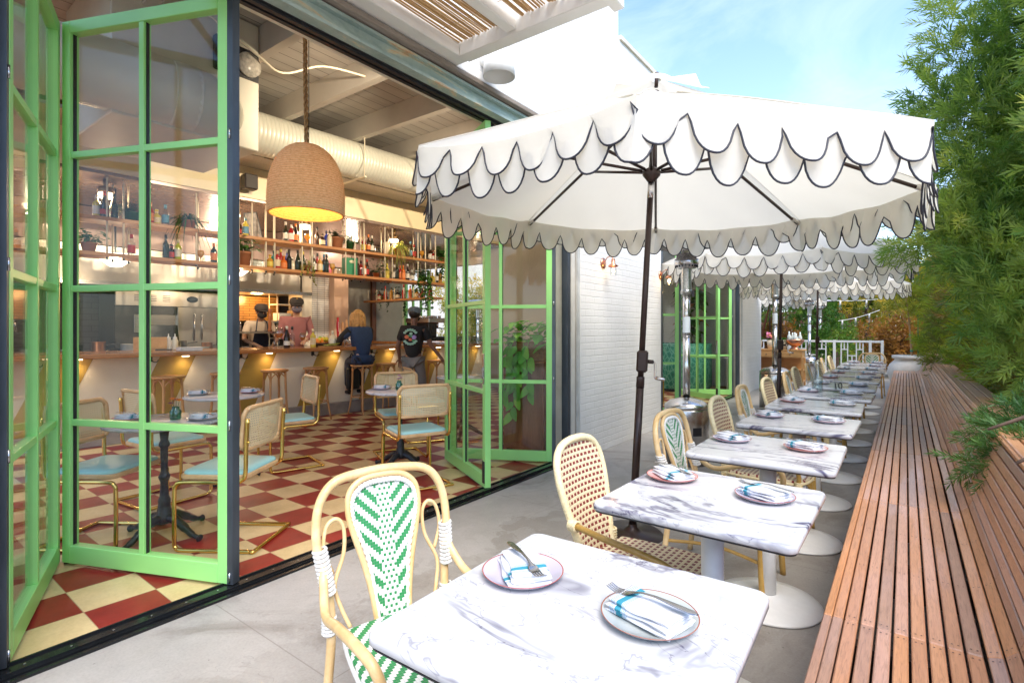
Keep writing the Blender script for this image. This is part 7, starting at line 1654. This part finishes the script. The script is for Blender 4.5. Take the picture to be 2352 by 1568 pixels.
P, D, Rn = lobes_pts([((-.3, 0, 2.0), .35), ((.1, 0, 2.2), .35), ((-.1, 0, 1.85), .3), ((.35, 0, 2.0), .25), ((-.2, 0, 2.45), .3)], 60); scatter('crown', T3, P, D, np.random.uniform(.4, .8, len(P)), Rn, YF, t)
t = E('plank_fence', 'brown plank fence behind the far garden shrubs', 'fence'); w = MB(); x = -12
while x < 7:
    w.b2(x, x + .14, 25.3, 25.33, 0, 2.1 + random.uniform(-.01, .01), 0, random.random()); x += .15
w.build('planks', woodmat('fence_plank', [(.10, .04, .025), (.17, .075, .045), (.24, .12, .07), (.12, .05, .03), (.18, .09, .05), (.22, .1, .06)], (6, 6, .6), .8, True), t)
for x in (-10, -7, -4, -1, 2, 5): 
    w = MB(); w.b2(x - .05, x + .05, 25.34, 25.44, 0, 2.2); w.build('post', RAWWOOD, t)
w = MB(); P, D, Rn = lobes_pts([((x, 28 + random.uniform(-1, 1), random.uniform(1.5, 5.2)), random.uniform(.9, 1.5)) for x in np.arange(-14, 16, .7)], 9); go = scatter('woodland_backdrop', T4, P, D, np.random.uniform(1.6, 2.8, len(P)), Rn, GF, None); tag(go, 'distant mass of trees behind the plank fence', 'woodland', kind='stuff')
# side street seen through the far window of the room
t = E('neighbour_wall', 'pale sunlit wall seen through the bright opening beyond the bar', 'wall'); w = MB(); w.b2(-24, -6.3, 19.0, 19.3, 0, 4.6); w.build('wall_panel', mat('pale_stucco', (.78, .72, .64), .7), t)
for i, (x, y) in enumerate(((-13.5, 14.5), (-11.6, 14.0))):
    far_tree(['small tree left in the bright opening beyond the bar', 'small tree right in the bright opening beyond the bar'][i], x, y, 3.2, .8, YF, 24)
t = E('orange_planter', 'orange brick planter in the bright opening beyond the bar', 'planter'); w = MB(); w.b2(-13.4, -10.4, 12.6, 13.0, 0, .95, ch=.01); w.build('planter_body', mat('orange_brick', (.60, .20, .08), .7, 0, .2, 6), t); w = MB()
for k in range(160): a = random.uniform(0, 6.28); w.leaf((random.uniform(-13.3, -10.5), random.uniform(12.65, 12.95), .95), (math.cos(a), math.sin(a), 1.2), .2, .05, .4, 0, random.random(), 3)
w.build('foliage', LG, t)
dup(ht, rp(-11.1, 12.3), 0, 'patio heater standing in the bright opening beyond the bar', 'stainless patio heaters')
# ------------------------------------------------------------------ sky, sun, camera
W = bpy.data.worlds.new('World'); SC.world = W; W.use_nodes = True; n = W.node_tree.nodes; l = W.node_tree.links; n.clear()
SUN_EL, SUN_AZ = R(SUN_E), R(SUN_A)            # azimuth measured from +X toward +Y
sky = n.new('ShaderNodeTexSky'); sky.sky_type = 'NISHITA'; sky.sun_disc = False; sky.sun_elevation = SUN_EL; sky.sun_rotation = R(90) - SUN_AZ; sky.air_density = 1.0; sky.dust_density = .6; sky.ozone_density = 3.0
co = tco(n, 'Generated')
f = noise(n, l, co, 2.2, 7, .62, .8, sc=(1, 1, 2.6)); cl = ramp(n, l, f, [(.45, (0, 0, 0)), (.75, (1, 1, 1))])
xz = sep(n, l, co)[2]; hz = math_(n, l, 'SUBTRACT', 1.0, math_(n, l, 'MULTIPLY', xz, 1.5), clamp=True)
cf = math_(n, l, 'ADD', math_(n, l, 'MULTIPLY', cl, .55), math_(n, l, 'MULTIPLY', math_(n, l, 'POWER', hz, 2.0), .45), clamp=True)
c = mixc(n, l, cf, sky.outputs[0], (2.6, 3.1, 3.8))
bg = n.new('ShaderNodeBackground'); bg.inputs[1].default_value = SKY_STRENGTH; l.new(c, bg.inputs[0]); o = n.new('ShaderNodeOutputWorld'); l.new(bg.outputs[0], o.inputs[0])
ld = bpy.data.lights.new('sun', 'SUN'); ld.energy = SUN_STRENGTH; ld.angle = R(SUN_ANGLE); ld.color = (1, .92, .80); so = bpy.data.objects.new('sun', ld); COL.objects.link(so)
sd = Vector((math.cos(SUN_EL) * math.cos(SUN_AZ), math.cos(SUN_EL) * math.sin(SUN_AZ), math.sin(SUN_EL))); so.rotation_euler = sd.to_track_quat('Z', 'Y').to_euler(); so.location = (5, 5, 12)
cd = bpy.data.cameras.new('camera'); cd.sensor_width = 36; cd.lens = CF / 2352 * 36; cd.shift_y = -(784 - CY) / 2352; cd.clip_start = .05; cd.clip_end = 500
cam = bpy.data.objects.new('camera', cd); COL.objects.link(cam); cam.location = (0, 0, CH); cam.rotation_euler = (R(90), 0, PSI); SC.camera = cam
SC.view_settings.view_transform = 'Standard'; SC.view_settings.look = 'None'; SC.view_settings.exposure = EXPOSURE; SC.view_settings.gamma = 1
SC.cycles.max_bounces = 10; SC.cycles.transparent_max_bounces = 24; SC.cycles.diffuse_bounces = 5; SC.cycles.glossy_bounces = 4; SC.cycles.sample_clamp_indirect = 8
SC.cycles.caustics_reflective = False; SC.cycles.caustics_refractive = False

for o_ in bpy.data.objects:
    if o_.get('label') and len(o_['label'].replace('-', ' ').split()) > 16: print('LONG', len(o_['label'].split()), o_['label'])
